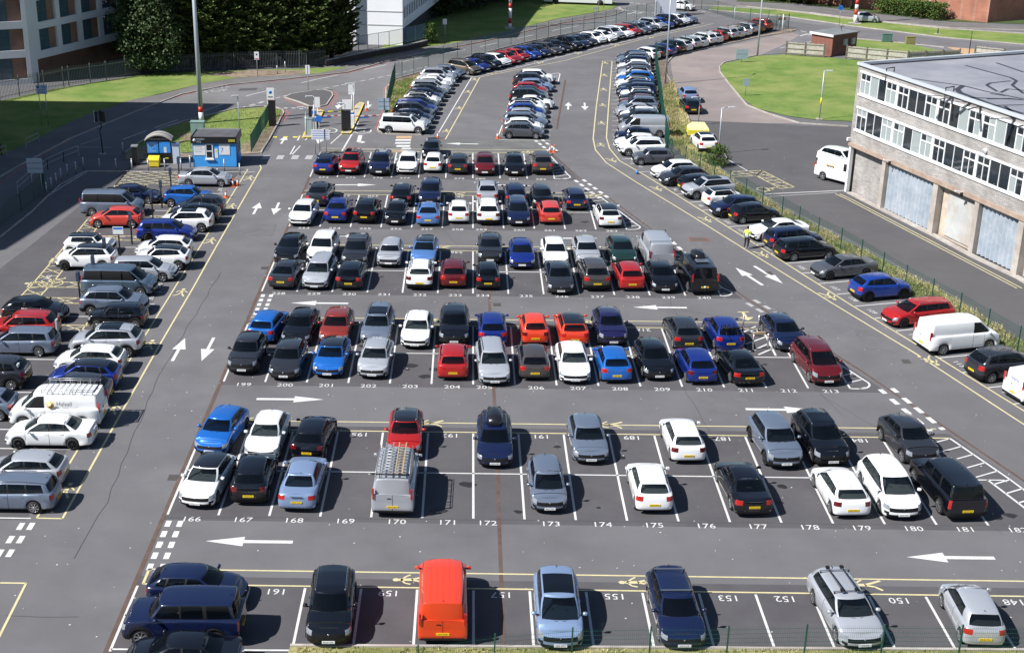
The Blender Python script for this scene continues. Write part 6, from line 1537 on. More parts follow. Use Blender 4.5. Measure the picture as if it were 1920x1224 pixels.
# ------------------------------------------------------------------ trees, shrubs, rough grass
def leafmat(name, c1, c2, c3):
    if name in MATS: return MATS[name]
    m = bpy.data.materials.new(name); m.use_nodes = True; nt = m.node_tree; N = nt.nodes; L = nt.links; b = N['Principled BSDF']
    b.inputs['Roughness'].default_value = .65; b.inputs['Specular IOR Level'].default_value = .25
    g = N.new('ShaderNodeNewGeometry'); r = N.new('ShaderNodeValToRGB'); L.new(g.outputs['Random Per Island'], r.inputs[0])
    e = r.color_ramp.elements; e[0].color = (*c1, 1); e[1].color = (*c3, 1); x = e.new(.55); x.color = (*c2, 1)
    L.new(r.outputs[0], b.inputs['Base Color']); MATS[name] = m
    return m
def leaves(mb, c, rad, n, size, rnd, flat=.6, droop=0):
    """small leaf sprays round a twig end, each a bent pair of triangles"""
    for _ in range(n):
        while True:
            d = Vector((rnd.uniform(-1,1), rnd.uniform(-1,1), rnd.uniform(-1,1)))
            if d.length < 1: break
        p = c + Vector((d.x*rad, d.y*rad, d.z*rad*flat))
        u = Vector((rnd.uniform(-1,1), rnd.uniform(-1,1), rnd.uniform(-.4,.8)-droop)).normalized()*size*rnd.uniform(.6,1.3)
        v = u.cross(Vector((rnd.uniform(-1,1), rnd.uniform(-1,1), rnd.uniform(-1,1)))).normalized()*size*rnd.uniform(.3,.6)
        k = len(mb.v); mb.v += [tuple(p), tuple(p+u*.5+v), tuple(p+u), tuple(p+u*.5-v)]; mb.f.append((k, k+1, k+2, k+3)); mb.m.append(0); mb.sm.append(False)
def conifer(seed, h, r, dense=1.0):
    rnd = random.Random(seed); cr = MB(); tk = MB()
    tk.tube([(0,0,0),(0,0,h*.5),(0,0,h*.97)], .28, 8, 0, True, .04)
    lobes = [(rnd.uniform(0, 2*math.pi), rnd.uniform(.75, 1.15)) for _ in range(7)]
    nlev = int(h*2.7)
    for j in range(nlev):
        t = (j+rnd.random())/nlev; z = h*(.03+.97*t)
        base = r*(min(1, .72+t*2.2))*(1-max(0, t-.3)/.7)**.8+.12
        nb = max(5, int(15*dense*(base/r)+3))
        for k in range(nb):
            a = rnd.uniform(0, 2*math.pi); f = 1
            for la, lr in lobes:
                dd = abs((a-la-t*.8+math.pi) % (2*math.pi)-math.pi); f += (lr-.95)*max(0, 1-dd/.7)*1.2
            L = base*f*rnd.uniform(.62, 1.14); zz = z+rnd.uniform(-.35,.35)
            d = Vector((math.cos(a), math.sin(a), 0)); sd = Vector((-d.y, d.x, 0)); rise = rnd.uniform(.25, .75)
            if k % 4 == 0: tk.bar((0,0,max(.3, zz-L*rise*.5)), d*L*.8+UP*(zz+L*rise*.2), .045, .045)
            for q in range(11):
                s = .42+.6*(q/10); c = d*L*s+UP*(zz+L*rise*(s-.5))+Vector((rnd.uniform(-.12,.12), rnd.uniform(-.12,.12), rnd.uniform(-.1,.1)))
                wd = (1.05-s)*1.1
                for w_ in (-1, -.5, 0, .5, 1):
                    u = (d*rnd.uniform(.5,1)+sd*w_*.9+UP*rnd.uniform(.0,.75)).normalized()*rnd.uniform(.28,.55)
                    p = c+sd*w_*wd*.55; v = u.cross(Vector((rnd.uniform(-1,1), rnd.uniform(-1,1), rnd.uniform(-.2,1)))).normalized()*rnd.uniform(.07,.15)
                    n0 = len(cr.v); cr.v += [tuple(p-u*.2), tuple(p+u*.4+v), tuple(p+u), tuple(p+u*.4-v)]; cr.f.append((n0, n0+1, n0+2, n0+3)); cr.m.append(0); cr.sm.append(False)
    return cr, tk
def broadleaf(seed, h, r, zbase=.18, leaf=.2, n=260, dens=26):
    rnd = random.Random(seed); cr = MB(); tk = MB()
    tk.tube([(0,0,0),(.1,0,h*.2),(-.1,.1,h*.45),(0,0,h*.75)], .2, 8, 0, True, .05)
    for _ in range(n):
        a = rnd.uniform(0, 2*math.pi); t = rnd.random(); z = h*(zbase+(1-zbase)*t); prof = math.sin(math.pi*min(1, .18+.8*t))**.6
        rr = r*prof*(rnd.random()**.35)*(1+.25*math.sin(3*a+seed+4*t)); c = Vector((math.cos(a)*rr, math.sin(a)*rr, z))
        if rnd.random() < .3: tk.bar((0,0,max(.5, z-rr*.7)), c, .05, .05)
        leaves(cr, c, .55*r/2.4+.15, dens, leaf, rnd, .7)
    return cr, tk
BARK = nmat('bark', (.06,.045,.035), (.11,.085,.065), 3, .95)
LEY = leafmat('conifer_leaf', (.03,.06,.018), (.075,.115,.03), (.17,.2,.06))
DEC = leafmat('broad_leaf', (.02,.045,.012), (.045,.075,.025), (.10,.13,.06))
HDG = leafmat('hedge_leaf', (.03,.07,.012), (.06,.11,.02), (.13,.17,.04))
_cm = {}
def treemesh(kind, *a):
    k = (kind, a)
    if k not in _cm:
        cr, tk = (conifer if kind == 'c' else broadleaf)(*a); mc = LEY if kind == 'c' else (DEC if kind == 'b' else HDG)
        _cm[k] = (cr.mesh('crown', [mc]), tk.mesh('trunk', [BARK]))
    return _cm[k]
def tree(kind, args, x, y, label, rz=0, sc=(1,1,1), group=None, name=None, cat='tree'):
    c, t = treemesh(kind, *args); root = thing(name or ('conifer_tree' if kind == 'c' else 'broadleaf_tree'), label, cat, (x, y, 0), rz, group); root.scale = sc
    put('trunk', t, root); put('crown', c, root)
    return root
CONS = [(300,129,17,3.4,1),(352,128,18,3.3,2),(398,128,17,3.0,3),(438,124,19,3.5,1),(484,124,17.5,3.2,2),(528,122,18.5,3.3,3),(572,121,17,3.3,1),(618,117,18,3.0,2)]
for k, (u, v, h, r, sd) in enumerate(CONS):
    p = G(u, v); lab = 'tall dark conifer behind the palisade, ' + ('at its left end beside the broadleaf tree','second from the left end','third from the left end','fourth from the left end, behind the narrow white sign','fourth from the right end','third from the right end','second from the right end','at its right end against the white building')[k]
    tree('c', (sd, 17, 3.3, 1.0), p.x, p.y+1.5+(k%2)*1.2, lab, k*1.7, (r/2.75, r/2.75, h/17), 'tall conifers behind the palisade fence')
p = G(284, 139); tree('b', (4, 12, 3.6, .08, .3, 330, 34), p.x, p.y+.8, 'grey-green broadleaf tree at the left end of the conifers', .6)
p = G(232, 118); tree('c', (2, 17, 3.3, 1.0), p.x, p.y+4, 'dark conifer between the pale office and the broadleaf tree', 2.2, (1.1,1.1,1.0))
p = G(215, 100); tree('c', (3, 17, 3.3, 1.0), p.x-1, p.y+8, 'dark conifer right behind the corner of the pale office', 4.0, (1.1,1.1,.95))
# dark trees beyond the upper lawn
for k, (u, v, h, lab) in enumerate(((820,20,15,'dark tree beside the slanting end of the white building'),(868,12,16,'leafy tree overhanging the shaded lawn'),(915,2,15,'dark tree behind the first striped mast'),(965,-8,15,'dark tree above the middle of the upper lawn'),(1015,-14,14,'dark tree above the right half of the upper lawn'),(790,28,11,'low dark tree near the end of the railing'))):
    p = G(u, v); tree('b', (7+k%2, 12, 3.8, .05, .3, 330, 34), p.x, p.y, lab, k*1.3, (1.7, 1.7, h/12), 'dark trees beyond the upper lawn')
p = G(806, 82); tree('h', (9, 2.6, 1.1, .02, .16, 90, 26), p.x, p.y, 'small bright shrub at the end of the railing', 0, (1,1,1), None, 'shrub', 'shrub')
p = G(1345, 312); tree('h', (5, 2.4, 1.3, .02, .13, 130, 26), p.x, p.y, 'green bush on the dry verge beside the slim lamp column', 0, (.8,.7,.8), None, 'bush', 'bush')
for k, (u, v, lab) in enumerate(((1508,9,'dark tree left of the pale trunks by the far road'),(1555,13,'tree with a pale trunk, first beside the far road'),(1577,16,'tree with a pale trunk, second beside the far road'),(1597,18,'tree with a pale trunk, third beside the far road, by the mast'),(1470,4,'bushy tree at the left end of the far roadside trees'),(1432,0,'low leafy tree at the top edge near the median'))):
    p = G(u, v); t = tree('b', (11+k%2, 10, 2.6, .35 if k in (1,2,3) else .1, .26, 200, 26), p.x, p.y, lab, k, (1.3,1.3,1.1), 'trees along the far road')
# clipped hedge
def hedge(P, w, h, label, seed=3):
    rnd = random.Random(seed); mb = MB()
    for a, b in zip(P, P[1:]):
        n = int((b-a).length*w*h*22)
        for _ in range(n):
            t = rnd.random(); d = (b-a).normalized(); q = a.lerp(b, t)+Vector((-d.y,d.x,0))*rnd.uniform(-w/2,w/2)+UP*(h*(rnd.random()**.6))
            leaves(mb, q, .3, 7, .2, rnd, .8)
        core = MB()
    return obj1(mb, 'clipped_hedge', [HDG], label, 'hedge')
hedge(W([(1642,24),(1700,30),(1768,39)]), 2.6, 2.4, 'long clipped green hedge in front of the brick building')
hedge(W([(1460,4),(1520,8)]), 1.6, 1.6, 'low green hedge at the foot of the far roadside trees', 4)
# rough grass
def tufts(name, poly, n, hmin, hmax, mats, seed, label=None):
    rnd = random.Random(seed); P = [Vector((*p[:2],)) for p in poly]; xs = [p.x for p in P]; ys = [p.y for p in P]; mb = MB(); k = 0
    def inside(x, y):
        c = False; j = len(P)-1
        for i in range(len(P)):
            if (P[i].y > y) != (P[j].y > y) and x < (P[j].x-P[i].x)*(y-P[i].y)/(P[j].y-P[i].y)+P[i].x: c = not c
            j = i
        return c
    while k < n:
        x, y = rnd.uniform(min(xs), max(xs)), rnd.uniform(min(ys), max(ys))
        if not inside(x, y): continue
        if noise.noise(Vector((x*.7, y*.7, seed))) < rnd.uniform(-.5, .25): k += .2; continue
        k += 1; m = 0 if noise.noise(Vector((x*.35, y*.35, 9))) + rnd.uniform(-.3,.3) > -.15 else 1
        h = rnd.uniform(hmin, hmax)*(1+.5*noise.noise(Vector((x, y, 3))))
        for _ in range(3):
            a = rnd.uniform(0, 6.28); l = rnd.uniform(.05, .35)*h; w = .018+.02*rnd.random(); bx, by = x+rnd.uniform(-.06,.06), y+rnd.uniform(-.06,.06)
            dx, dy = math.cos(a), math.sin(a); mb.poly([(bx-dy*w, by+dx*w, .04), (bx+dy*w, by-dx*w, .04), (bx+dx*l, by+dy*l, .05+h)], m)
    return tag(mb.build(name, mats), label, 'grass', None, 'stuff')
STRAW = nmat('straw_blades', (.62,.54,.3), (.48,.43,.2), 1.5, .8, spec=.1); GRN = nmat('green_blades', (.24,.28,.09), (.34,.36,.14), 1.5, .8, spec=.1)
dv = W([(1262,150),(1275,190),(1296,240),(1306,270),(1322,288),(1342,312),(1376,342),(1462,391),(1602,463),(1772,553),(1990,690),(1990,745),(1920,700),(1700,551),(1500,436),(1340,336),(1290,304),(1254,266),(1244,225),(1240,180)])
tufts('rough_grass', dv, 17000, .12, .36, [STRAW, GRN], 1, 'tall dry straw-coloured grass along the slanted green fence')
tufts('verge_grass', [Vector(p) for p in ((-7,45.7),(24,46.15),(24,43.2),(-8,43.0))], 6000, .04, .14, [GRN, STRAW], 2, 'short patchy grass on the verge along the bottom edge')
tufts('lawn_grass', W([(236,290),(252,270),(300,246),(345,231),(372,223),(440,206),(495,202),(525,206),(531,212),(487,286),(455,289),(440,281),(330,288),(262,292)]), 5000, .04, .1, [GRN, GRN], 3, 'short mown grass behind the blue kiosk')
tufts('weed_grass', W([(710,247),(722,210),(727,168),(740,155),(798,137),(803,143),(788,165),(772,195),(755,222),(740,247)]), 5000, .06, .2, [GRN, STRAW], 4, 'weedy grass on the verge beside the side-on cars')
# ------------------------------------------------------------------ the attendant
def person():
    p = G(1398.5, 467); me = bpy.data.meshes.new('person'); J = {}
    V = [('pel',(0,0,.95),.155,.12),('sp',(0,.01,1.12),.15,.11),('ch',(0,.02,1.32),.18,.125),('nk',(0,.03,1.5),.065,.065),('hd',(0,.07,1.6),.085,.095),('ht',(0,.08,1.72),.075,.085),
         ('lh',(-.1,0,.9),.10,.1),('lk',(-.11,.03,.5),.07,.07),('la',(-.12,-.02,.1),.045,.05),('lt',(-.13,.14,.04),.04,.035),
         ('rh',(.1,0,.9),.10,.1),('rk',(.12,.06,.5),.07,.07),('ra',(.12,.0,.1),.045,.05),('rt',(.13,.16,.04),.04,.035),
         ('ls',(-.2,.02,1.41),.065,.065),('le',(-.27,-.02,1.14),.048,.048),('lw',(-.24,.1,.93),.032,.032),
         ('rs',(.2,.02,1.41),.065,.065),('re',(.26,.08,1.15),.048,.048),('rw',(.15,.3,1.16),.032,.032)]
    E = [('pel','sp'),('sp','ch'),('ch','nk'),('nk','hd'),('hd','ht'),('pel','lh'),('lh','lk'),('lk','la'),('la','lt'),('pel','rh'),('rh','rk'),('rk','ra'),('ra','rt'),('ch','ls'),('ls','le'),('le','lw'),('ch','rs'),('rs','re'),('re','rw')]
    # hands: palm, four fingers and a thumb
    for s, w, dr in (('l','lw',Vector((.02,.06,-.17)).normalized()), ('r','rw',Vector((-.5,.8,.1)).normalized())):
        b = Vector([v for v in V if v[0] == w][0][1]); side = dr.cross(UP).normalized(); pal = b+dr*.07; V.append((s+'p', tuple(pal), .03, .02)); E.append((w, s+'p'))
        for i in range(4):
            q = pal+dr*(.045+.012*(i in (1,2)))+side*(.027-.018*i); t = q+dr*.035+Vector((0,0,-.012)); V.append((s+'f%d' % i, tuple(q), .0095, .0095)); V.append((s+'g%d' % i, tuple(t), .0085, .0085)); E += [(s+'p', s+'f%d' % i), (s+'f%d' % i, s+'g%d' % i)]
        q = b+dr*.05+side*.045; V.append((s+'t', tuple(q), .01, .01)); E.append((s+'p', s+'t'))
    ix = {v[0]: i for i, v in enumerate(V)}
    me.from_pydata([v[1] for v in V], [(ix[a], ix[b]) for a, b in E], [])
    root = thing('person', 'person in a yellow high-visibility vest and dark trousers standing on the walkway', 'person', (p.x, p.y, .012), R(-38))
    o = put('body', me, root); md = o.modifiers.new('skin', 'SKIN'); sub = o.modifiers.new('sub', 'SUBSURF'); sub.levels = sub.render_levels = 2
    for i, v in enumerate(V): me.skin_vertices[0].data[i].radius = (v[2], v[3])
    me.skin_vertices[0].data[0].use_root = True; md.use_smooth_shade = True
    dg = bpy.context.evaluated_depsgraph_get(); m2 = bpy.data.meshes.new_from_object(o.evaluated_get(dg)); o.modifiers.clear(); o.data = m2
    m2.materials.clear()
    for mt in (pmat('skin', (.42,.24,.17), .6), pmat('hivis_yellow', (.62,.78,.1), .6), pmat('dark_trousers', (.015,.016,.02), .8), pmat('trainers', (.55,.55,.55), .6), pmat('grey_shirt', (.25,.3,.38), .8), pmat('reflective_tape', (.6,.62,.6), .4)): m2.materials.append(mt)
    for f in m2.polygons:
        c = f.center; arm = abs(c.x) > .2 and c.z > .85
        f.use_smooth = True
        if c.z > 1.5: k = 0
        elif arm and (c.z < 1.0 or (c.x > 0 and c.y > .22)): k = 0
        elif c.x > .05 and c.y > .25 and c.z > 1.0: k = 0
        elif arm and c.z < 1.2: k = 4
        elif c.z > 1.07: k = 5 if 1.17 < c.z < 1.22 else 1
        elif c.z > .93: k = 4
        elif c.z > .09: k = 2
        else: k = 3
        f.material_index = k
    # head features and hair
    mb = MB(); prof = [(0, 1.775), (.05, 1.77), (.085, 1.73), (.098, 1.68), (.095, 1.63), (.08, 1.60)]; mb.lathe(prof, (0, .05, 0), 'z', 16); part(mb, 'hair', [pmat('black_hair', (.01,.009,.008), .6)], root)
    mb = MB(); mb.bar((0,.15,1.66),(0,.185,1.635), .022, .03); part(mb, 'nose', [MATS['skin']], root)
    for x in (-.032, .032): mb = MB(); mb.lathe([(0,.0),(.011,.004),(.011,.01),(0,.014)], (x, .148, 1.675), 'y', 8); part(mb, 'eye', [BLKM], root)
    for x in (-.092, .092): mb = MB(); mb.bar((x,.07,1.64),(x,.08,1.69), .02, .03); part(mb, 'ear', [MATS['skin']], root)
    mb = MB(); mb.bar((-.025,.158,1.6),(.025,.158,1.6), .012, .008); part(mb, 'mouth', [pmat('lips', (.25,.08,.07), .6)], root)
    mb = MB(); mb.box(-.05, .05, -.012, .012, -.09, .09); d = obj1(mb, 'handheld_terminal', [BLKM], 'black handheld terminal held by the person in the yellow vest', 'device'); M = Matrix.Translation((p.x, p.y, .012)) @ Matrix.Rotation(R(-38), 4, 'Z'); q = M @ Vector((.09, .41, 1.2)); d.location = q; d.rotation_euler = (R(-60), 0, R(-38))
person()
# ------------------------------------------------------------------ the parked vehicles
TN = dict(small='small hatchback', mini='retro hatchback', hatch='hatchback', hatch3='three-door hatchback', coupe='coupe', saloon='saloon', estate='estate', suv='SUV', cross='crossover', box4='boxy off-roader', mpv='people carrier', mpvs='compact people carrier', van='panel van', vanwin='window van', vansm='small van', pickup='pickup')
CN = dict(lightblue='pale blue', steel='blue-grey', darkgrey='dark grey', brightblue='bright blue', skyblue='sky blue', royal='royal blue', darkred='dark red', brick='rust red', orange='orange-red', purple='indigo', pearl='cream white', vanblue='slate blue', green='black-green', coral='coral red')
def short(c): return CN.get(c[1], c[1]) + ' ' + {'hatch': 'hatchback', 'hatch3': 'hatchback', 'small': 'small hatchback', 'mini': 'mini hatchback', 'mpvs': 'people carrier', 'box4': 'off-roader', 'vansm': 'van', 'van': 'van', 'vanwin': 'van'}.get(c[0], TN[c[0]])
PLS = 'ABCDEFGHJKLMNOPRSTUVWXY'
def rplate():
    return ''.join(random.choice(PLS) for _ in range(2)) + random.choice(['57','08','60','12','14','65','67','68','19','70','21']) + ' ' + ''.join(random.choice(PLS) for _ in range(3))
OPW = dict(blackroof='with black roof', pano='with dark glass roof')
EXW = dict(roof_box='with roof box', roof_bars='with roof bars', ladder_rack='with roof rack', bike_carrier='with bike carriers', rear_bike_carrier='with bike carrier', roof_rail='')
allcars = []
USED = set()
def label_for(row, i, phrase, facing):
    c = row[i]
    d = CN.get(c[1], c[1]) + ' ' + TN[c[0]]
    for o in c[2].split():
        if o in OPW: d += ' ' + OPW[o]
    for e in c[3].split():
        if EXW.get(e): d += ' ' + EXW[e]
    if phrase: d += ' ' + phrase
    if i > 0 and i+1 < len(row): d += ', between ' + short(row[i-1]) + ' and ' + short(row[i+1])
    elif i > 0: d += ', last after ' + short(row[i-1])
    elif len(row) > 1: d += ', first before ' + short(row[i+1])
    w = d.split()
    if len(w) > 16: d = d.replace(', between', ' between').replace('people carrier', 'MPV').replace('retro hatchback', 'mini').replace('mini hatchback', 'mini').replace('small hatchback', 'hatch').replace('hatchback', 'hatch')
    if len(d.split()) > 16 and i > 0 and i+1 < len(row): d = d.split(' between ')[0] + ' next to ' + short(row[i+1]).replace('mini hatchback', 'mini')
    return d
def place(row, phrase, group, mode, far=False, facing=''):
    """mode 'end': (u,v) is the lower edge of the bumper nearest the camera; 'xy': (x,y) metres of the car's centre"""
    for i, c in enumerate(row):
        t, col, opts, ex, a, b, h = c[:7]
        S = dict(BASE); S.update(TYPES[t])
        if mode == 'end':
            F = h[0] == 'F'; jit = float(h[1:] or 0)
            ang = R((-90 if F else 90) + jit)
            p = G(a, b, .22); dirv = Vector((math.cos(ang), math.sin(ang)))
            ctr = Vector((p.x, p.y)) + dirv*(-S['L']/2 if F else S['L']/2)
        elif mode == 'roof':
            ang = R(float(h)); p = G(a, b, S['H']); ro = (S['at']+S['rt'])/2
            ctr = Vector((p.x, p.y)) - Vector((math.cos(ang), math.sin(ang)))*ro
        else:
            ang = R(float(h)); ctr = Vector((a, b))
        lab = c[8] if len(c) > 8 and c[8] else label_for(row, i, phrase, facing)
        if lab in USED: print('DUP LABEL', lab)
        if len(lab.split()) > 16 or len(lab.split()) < 4: print('LEN', len(lab.split()), lab)
        USED.add(lab)
        pl = c[7] if len(c) > 7 and c[7] else rplate()
        car(t, col, ctr, ang, lab, group, far, tuple(opts.split()), pl, tuple(ex.split()))
        allcars.append((ctr, ang, S['L'], S['W'], lab))
rr = 'roof_rail'
R0 = [
 ('hatch','navy','darktail','',1,1,'0','', 'navy hatchback parked crosswise behind the boxy navy off-roader, nose to the right'),
 ('box4','navy','','',1,1,'180','', 'navy boxy off-roader parked crosswise in the nearest row, nose to the left'),
 ('saloon','black','darktail','',1,1,'183','', 'black saloon parked crosswise at the bottom edge, beside the boxy navy off-roader'),
]
for c, (u, v, z, h) in zip(R0, ((345,1068,1.46,-4), (372,1114,1.86,180), (352,1196,1.45,181))):
    place([c[:4] + (u, v, str(h)) + c[7:]], '', 'cars parked crosswise in the nearest row', 'roof')
R0b = [
 ('suv','black','darkrim',rr,616,1211,'F2','BG20 CEK'), ('van','orange','','',830,1206,'R1','LP19 WSE'), ('mpv','lightblue','pano','',1051,1218,'F0','KJ56 LMO'),
 ('estate','navy','darktail','roof_bars',1283,1216,'F2','NG70 JDF'), ('estate','silver','','bike_carrier',1622,1217,'F6','YJ06 WJJ'), ('mpvs','silver','','',1846,1213,'R-2','DX63 FRO')]
place(R0b, 'in the nearest row', 'cars in the nearest row', 'end')
R1a = [
 ('hatch3','white','blackroof','',365,950,'F-8','WK66 ZYE'), ('cross','black','darktail','',466,944,'R0','YN64 HGJ'), ('saloon','lightblue','','',556,956,'R-2','GK55 WSD'),
 ('van','silver','','ladder_rack ladder',736,964,'R-1','MF17 XBV'), ('mpvs','steel','','',1031,959,'F2','RE57 SXH'), ('hatch','white','','',1227,960,'R1','LR70 KBU'),
 ('saloon','black','darklamp','',1414,966,'R4','WV64 OUH'), ('hatch','white','darktail','',1598,968,'R3','LK69 MSX'), ('mpv','white','','',1695,972,'F3','BD09 MZL'), ('box4','black','','',1812,973,'R5','AX55 MLO')]
place(R1a, 'in bays 166-182', 'cars in bays 166 to 182', 'end')
R1b = [
 ('hatch','brightblue','darkrim','',392,851,'F-9'), ('hatch','white','','',488,863,'F-3','RE13 OAD'), ('hatch','black','darktail','',575,861,'R-5','YL66 KBP'), ('cross','red','blackroof','roof_rail',757,861,'F0'),
 ('estate','navy','','roof_box',928,875,'F0','AX62 ONF'), ('hatch','steel','','',1109,868,'F2','MA07 RVF'), ('hatch','white','darktail','',1291,866,'R2','LX16 PNO'),
 ('suv','steel','darkrim','',1475,878,'F5','SG71 JEK'), ('suv','black','pano',rr,1562,873,'F5','GV65 UCN'), ('cross','darkgrey','','',1734,872,'F8')]
place(R1b, 'in bays 183-197', 'cars in bays 183 to 197', 'end')
R2a = [
 ('cross','darkgrey','','',453,700,'F-2','YD65 OVJ'), ('hatch','darkgrey','','',531,711,'F-2','FX66 MJV'), ('hatch','brightblue','blackroof darkrim','',613,706,'F-3','OU71 ADF'), ('hatch3','silver','','',697,708,'F-3','WF53 UYY'),
 ('hatch','red','','',849,710,'R0','MH17 DFM'), ('estate','silver','',rr,928,720,'F3','FG69 YZL'), ('hatch3','brown','','',1003,710,'R1','NX59 DFZ'), ('hatch','white','','',1079,717,'F1','FN63 ODW'),
 ('hatch','brightblue','','',1157,716,'R3','EN70 WRJ'), ('hatch','black','','',1237,711,'F4','WA17 VNP'), ('hatch','royal','darktail','',1318,718,'R4','KP68 ODU'), ('coupe','black','','',1406,722,'R6','EJ66 UDD'),
 ('mpv','darkred','',rr,1554,720,'F6','LV10 HHP')]
place(R2a, 'in bays 199-213', 'cars in bays 199 to 213', 'end')
R2b = [
 ('hatch','brightblue','','',487,641,'R-8'), ('hatch','black','','',552,646,'F-5'), ('hatch','brick','','',624,646,'F-2'), ('estate','steel','pano',rr,702,646,'F-2'), ('hatch3','white','','',777,652,'F-3','NF16 OJP'),
 ('suv','black','','',851,647,'F0','MM17 FJX'), ('hatch','royal','','',924,646,'R1'), ('small','orange','darktail','',1004,645,'R2','LO17 HWB'), ('hatch','orange','blackroof','',1078,647,'R3','EJ15 JMX'),
 ('cross','purple','','',1151,648,'F3','GU13 MWJ'), ('hatch','darkgrey','','',1292,654,'R4','BL67 PHZ'), ('hatch','royal','','rear_bike_carrier',1370,655,'R4','GD12 FXL'), ('hatch','navy','','',1487,657,'F6','EN07 OKF')]
place(R2b, 'behind bays 199-213', 'cars behind bays 199-213', 'end')
R3a = [
 ('coupe','darkgrey','','',526,540,'R-5','LB17 FBN'), ('estate','silver','','',589,541,'F-4','WP54 EOW'), ('hatch3','black','','',653,541,'R-3'), ('cross','white','darktail','roof_rail',786,541,'R-1'), ('hatch','darkred','','',850,538,'R0'),
 ('small','black','','',915,541,'R1','EX14 XPR'), ('saloon','darkgrey','','',1052,550,'F1','HY05 JYN'), ('suv','brown','','',1120,543,'R3','MK12 VTA'), ('hatch','red','','',1186,543,'R3'), ('hatch','black','darkrim','',1248,547,'F2','LD16 HPZ'), ('van','black','','roof_box roof_panel tow_bar',1321,549,'R5','BK14 MGU')]
place(R3a, 'in bays 228-240', 'cars in bays 228 to 240', 'end', False)
R3b = [
 ('hatch','black','','',534,492,'F-5'), ('suv','white','','',597,495,'F-4'), ('suv','darkgrey','','roof_bars',663,500,'F-2'), ('mini','silver','','',728,499,'F-2'), ('hatch','skyblue','blackroof','',792,497,'F-3'),
 ('cross','darkgrey','','',919,494,'F0'), ('hatch','royal','','',979,503,'F0'), ('hatch','white','','',1043,500,'F1'), ('cross','silver','','',1104,499,'F2'), ('hatch','green','','',1172,497,'F3'), ('van','silver','','roof_bars',1240,502,'R3')]
place(R3b, 'behind bays 228-240', 'cars behind bays 228-240', 'end', True)
R4a = [
 ('hatch','white','','',560,422,'F-5'), ('saloon','royal','','',628,416,'R-2'), ('cross','black','','',682,417,'R-4'), ('small','black','','',740,420,'F-2'), ('coupe','skyblue','','',802,422,'R0'), ('small','white','','',860,417,'R0'),
 ('suv','white','darktail',rr,916,420,'R1'), ('estate','navy','','',973,422,'F1'), ('hatch','coral','','',1034,419,'R2'), ('hatch3','white','blackroof darktail','',1145,425,'R3')]
place(R4a, 'in bays 253-263', 'cars in bays 253 to 263', 'end', True)
R4b = [
 ('saloon','darkgrey','','',592,385,'R-4'), ('hatch','black','','',751,385,'R-2'), ('suv','navy','','',805,385,'F-1'), ('saloon','silver','','',914,381,'R0'), ('hatch','navy','','',968,385,'R2'), ('mini','black','','',1019,390,'F2'), ('mini','navy','','',1082,392,'R2')]
place(R4b, 'behind bays 253-263', 'cars behind bays 253-263', 'end', True)
R5a = [
 ('cross','royal','blackroof','',605,326,'R-6'), ('suv','red','pano',rr,653,326,'F-4'), ('suv','navy','',rr,710,328,'F-3'), ('hatch','white','','',762,325,'F-2'), ('small','white','','',811,322,'R-3'), ('hatch','darkgrey','','',858,325,'R-2'),
 ('hatch','darkred','','',909,328,'F0'), ('hatch','black','','',965,328,'F0'), ('suv','brown','',rr,1018,326,'R1')]
place(R5a, 'in bays 274-282', 'cars in bays 274 to 282', 'end', True)
place([('mini','black','','',807,297,'F-2','', 'black retro hatchback alone behind the white hatchbacks of bays 277 and 278')], '', 'cars in bays 274 to 282', 'end', True)
# ---- side-on rows of the middle island and beyond
ISL = [('hatch','grey','',''),('hatch','white','',''),('estate','steel','',rr),('hatch','silver','',''),('hatch','blue','',''),('hatch','white','blackroof',''),('coupe','white','',''),('suv','black','',rr),('hatch','navy','',''),('hatch','red','',''),('hatch','lightblue','',''),('suv','darkgrey','',rr),('suv','white','','')]
row = []
for k, c in enumerate(ISL):
    row.append(c + (5.0 + .165*k + (.5 if k in (6, 10, 12) else 0), 132.4+2.24*k, '-3'))
place(row, 'in the island row', 'cars in the island row', 'xy', True)
WST = [('box4','white','pano',''),('hatch','silver','blackroof',''),('hatch','navy','',''),('suv','black','',rr),('estate','royal','',''),('hatch','black','',''),('hatch','white','blackroof',''),('hatch','navy','',''),('hatch','black','',''),('estate','silver','',rr),('hatch','white','',''),('coupe','white','',''),('suv','silver','',rr)]
row = []
for k, c in enumerate(WST): row.append(c + (-6.9 + .24*k + (.35 if k in (1, 2) else 0), 134.0+2.14*k, '-5'))
row.append(('cross','steel','','', -2.9, 161.9, '-20'))
place(row, 'by the grass verge', 'cars by the grass verge', 'xy', True)
NTH = [('mpv','beige','',rr),('hatch','royal','',''),('suv','black','',rr),('hatch','white','',''),('hatch','red','',''),('small','red','',''),('hatch','blue','','roof_bars'),('hatch','navy','',''),('estate','brown','',''),('hatch','black','',''),('pickup','black','',''),('estate','navy','',''),('hatch','darkgrey','',''),('hatch','white','',''),('saloon','white','',''),('suv','silver','',''),('estate','white','','roof_bars'),('hatch','red','',''),('estate','grey','',rr),('mini','steel','',''),('suv','silver','',''),('hatch','blue','',''),('suv','black','',''),('hatch','white','',''),('hatch','steel','','')]
row = []
p0, p1 = Vector((-1.1, 165.2)), Vector((31.4, 205.6))
for k, c in enumerate(NTH):
    t = k/24; q = p0.lerp(p1, t) + Vector((-.9, .9))*math.sin(t*math.pi)*.3
    row.append(c + (q.x, q.y, '%g' % (-38 - 3*t)))
place(row, 'along the north fence', 'cars along the north fence', 'xy', True)
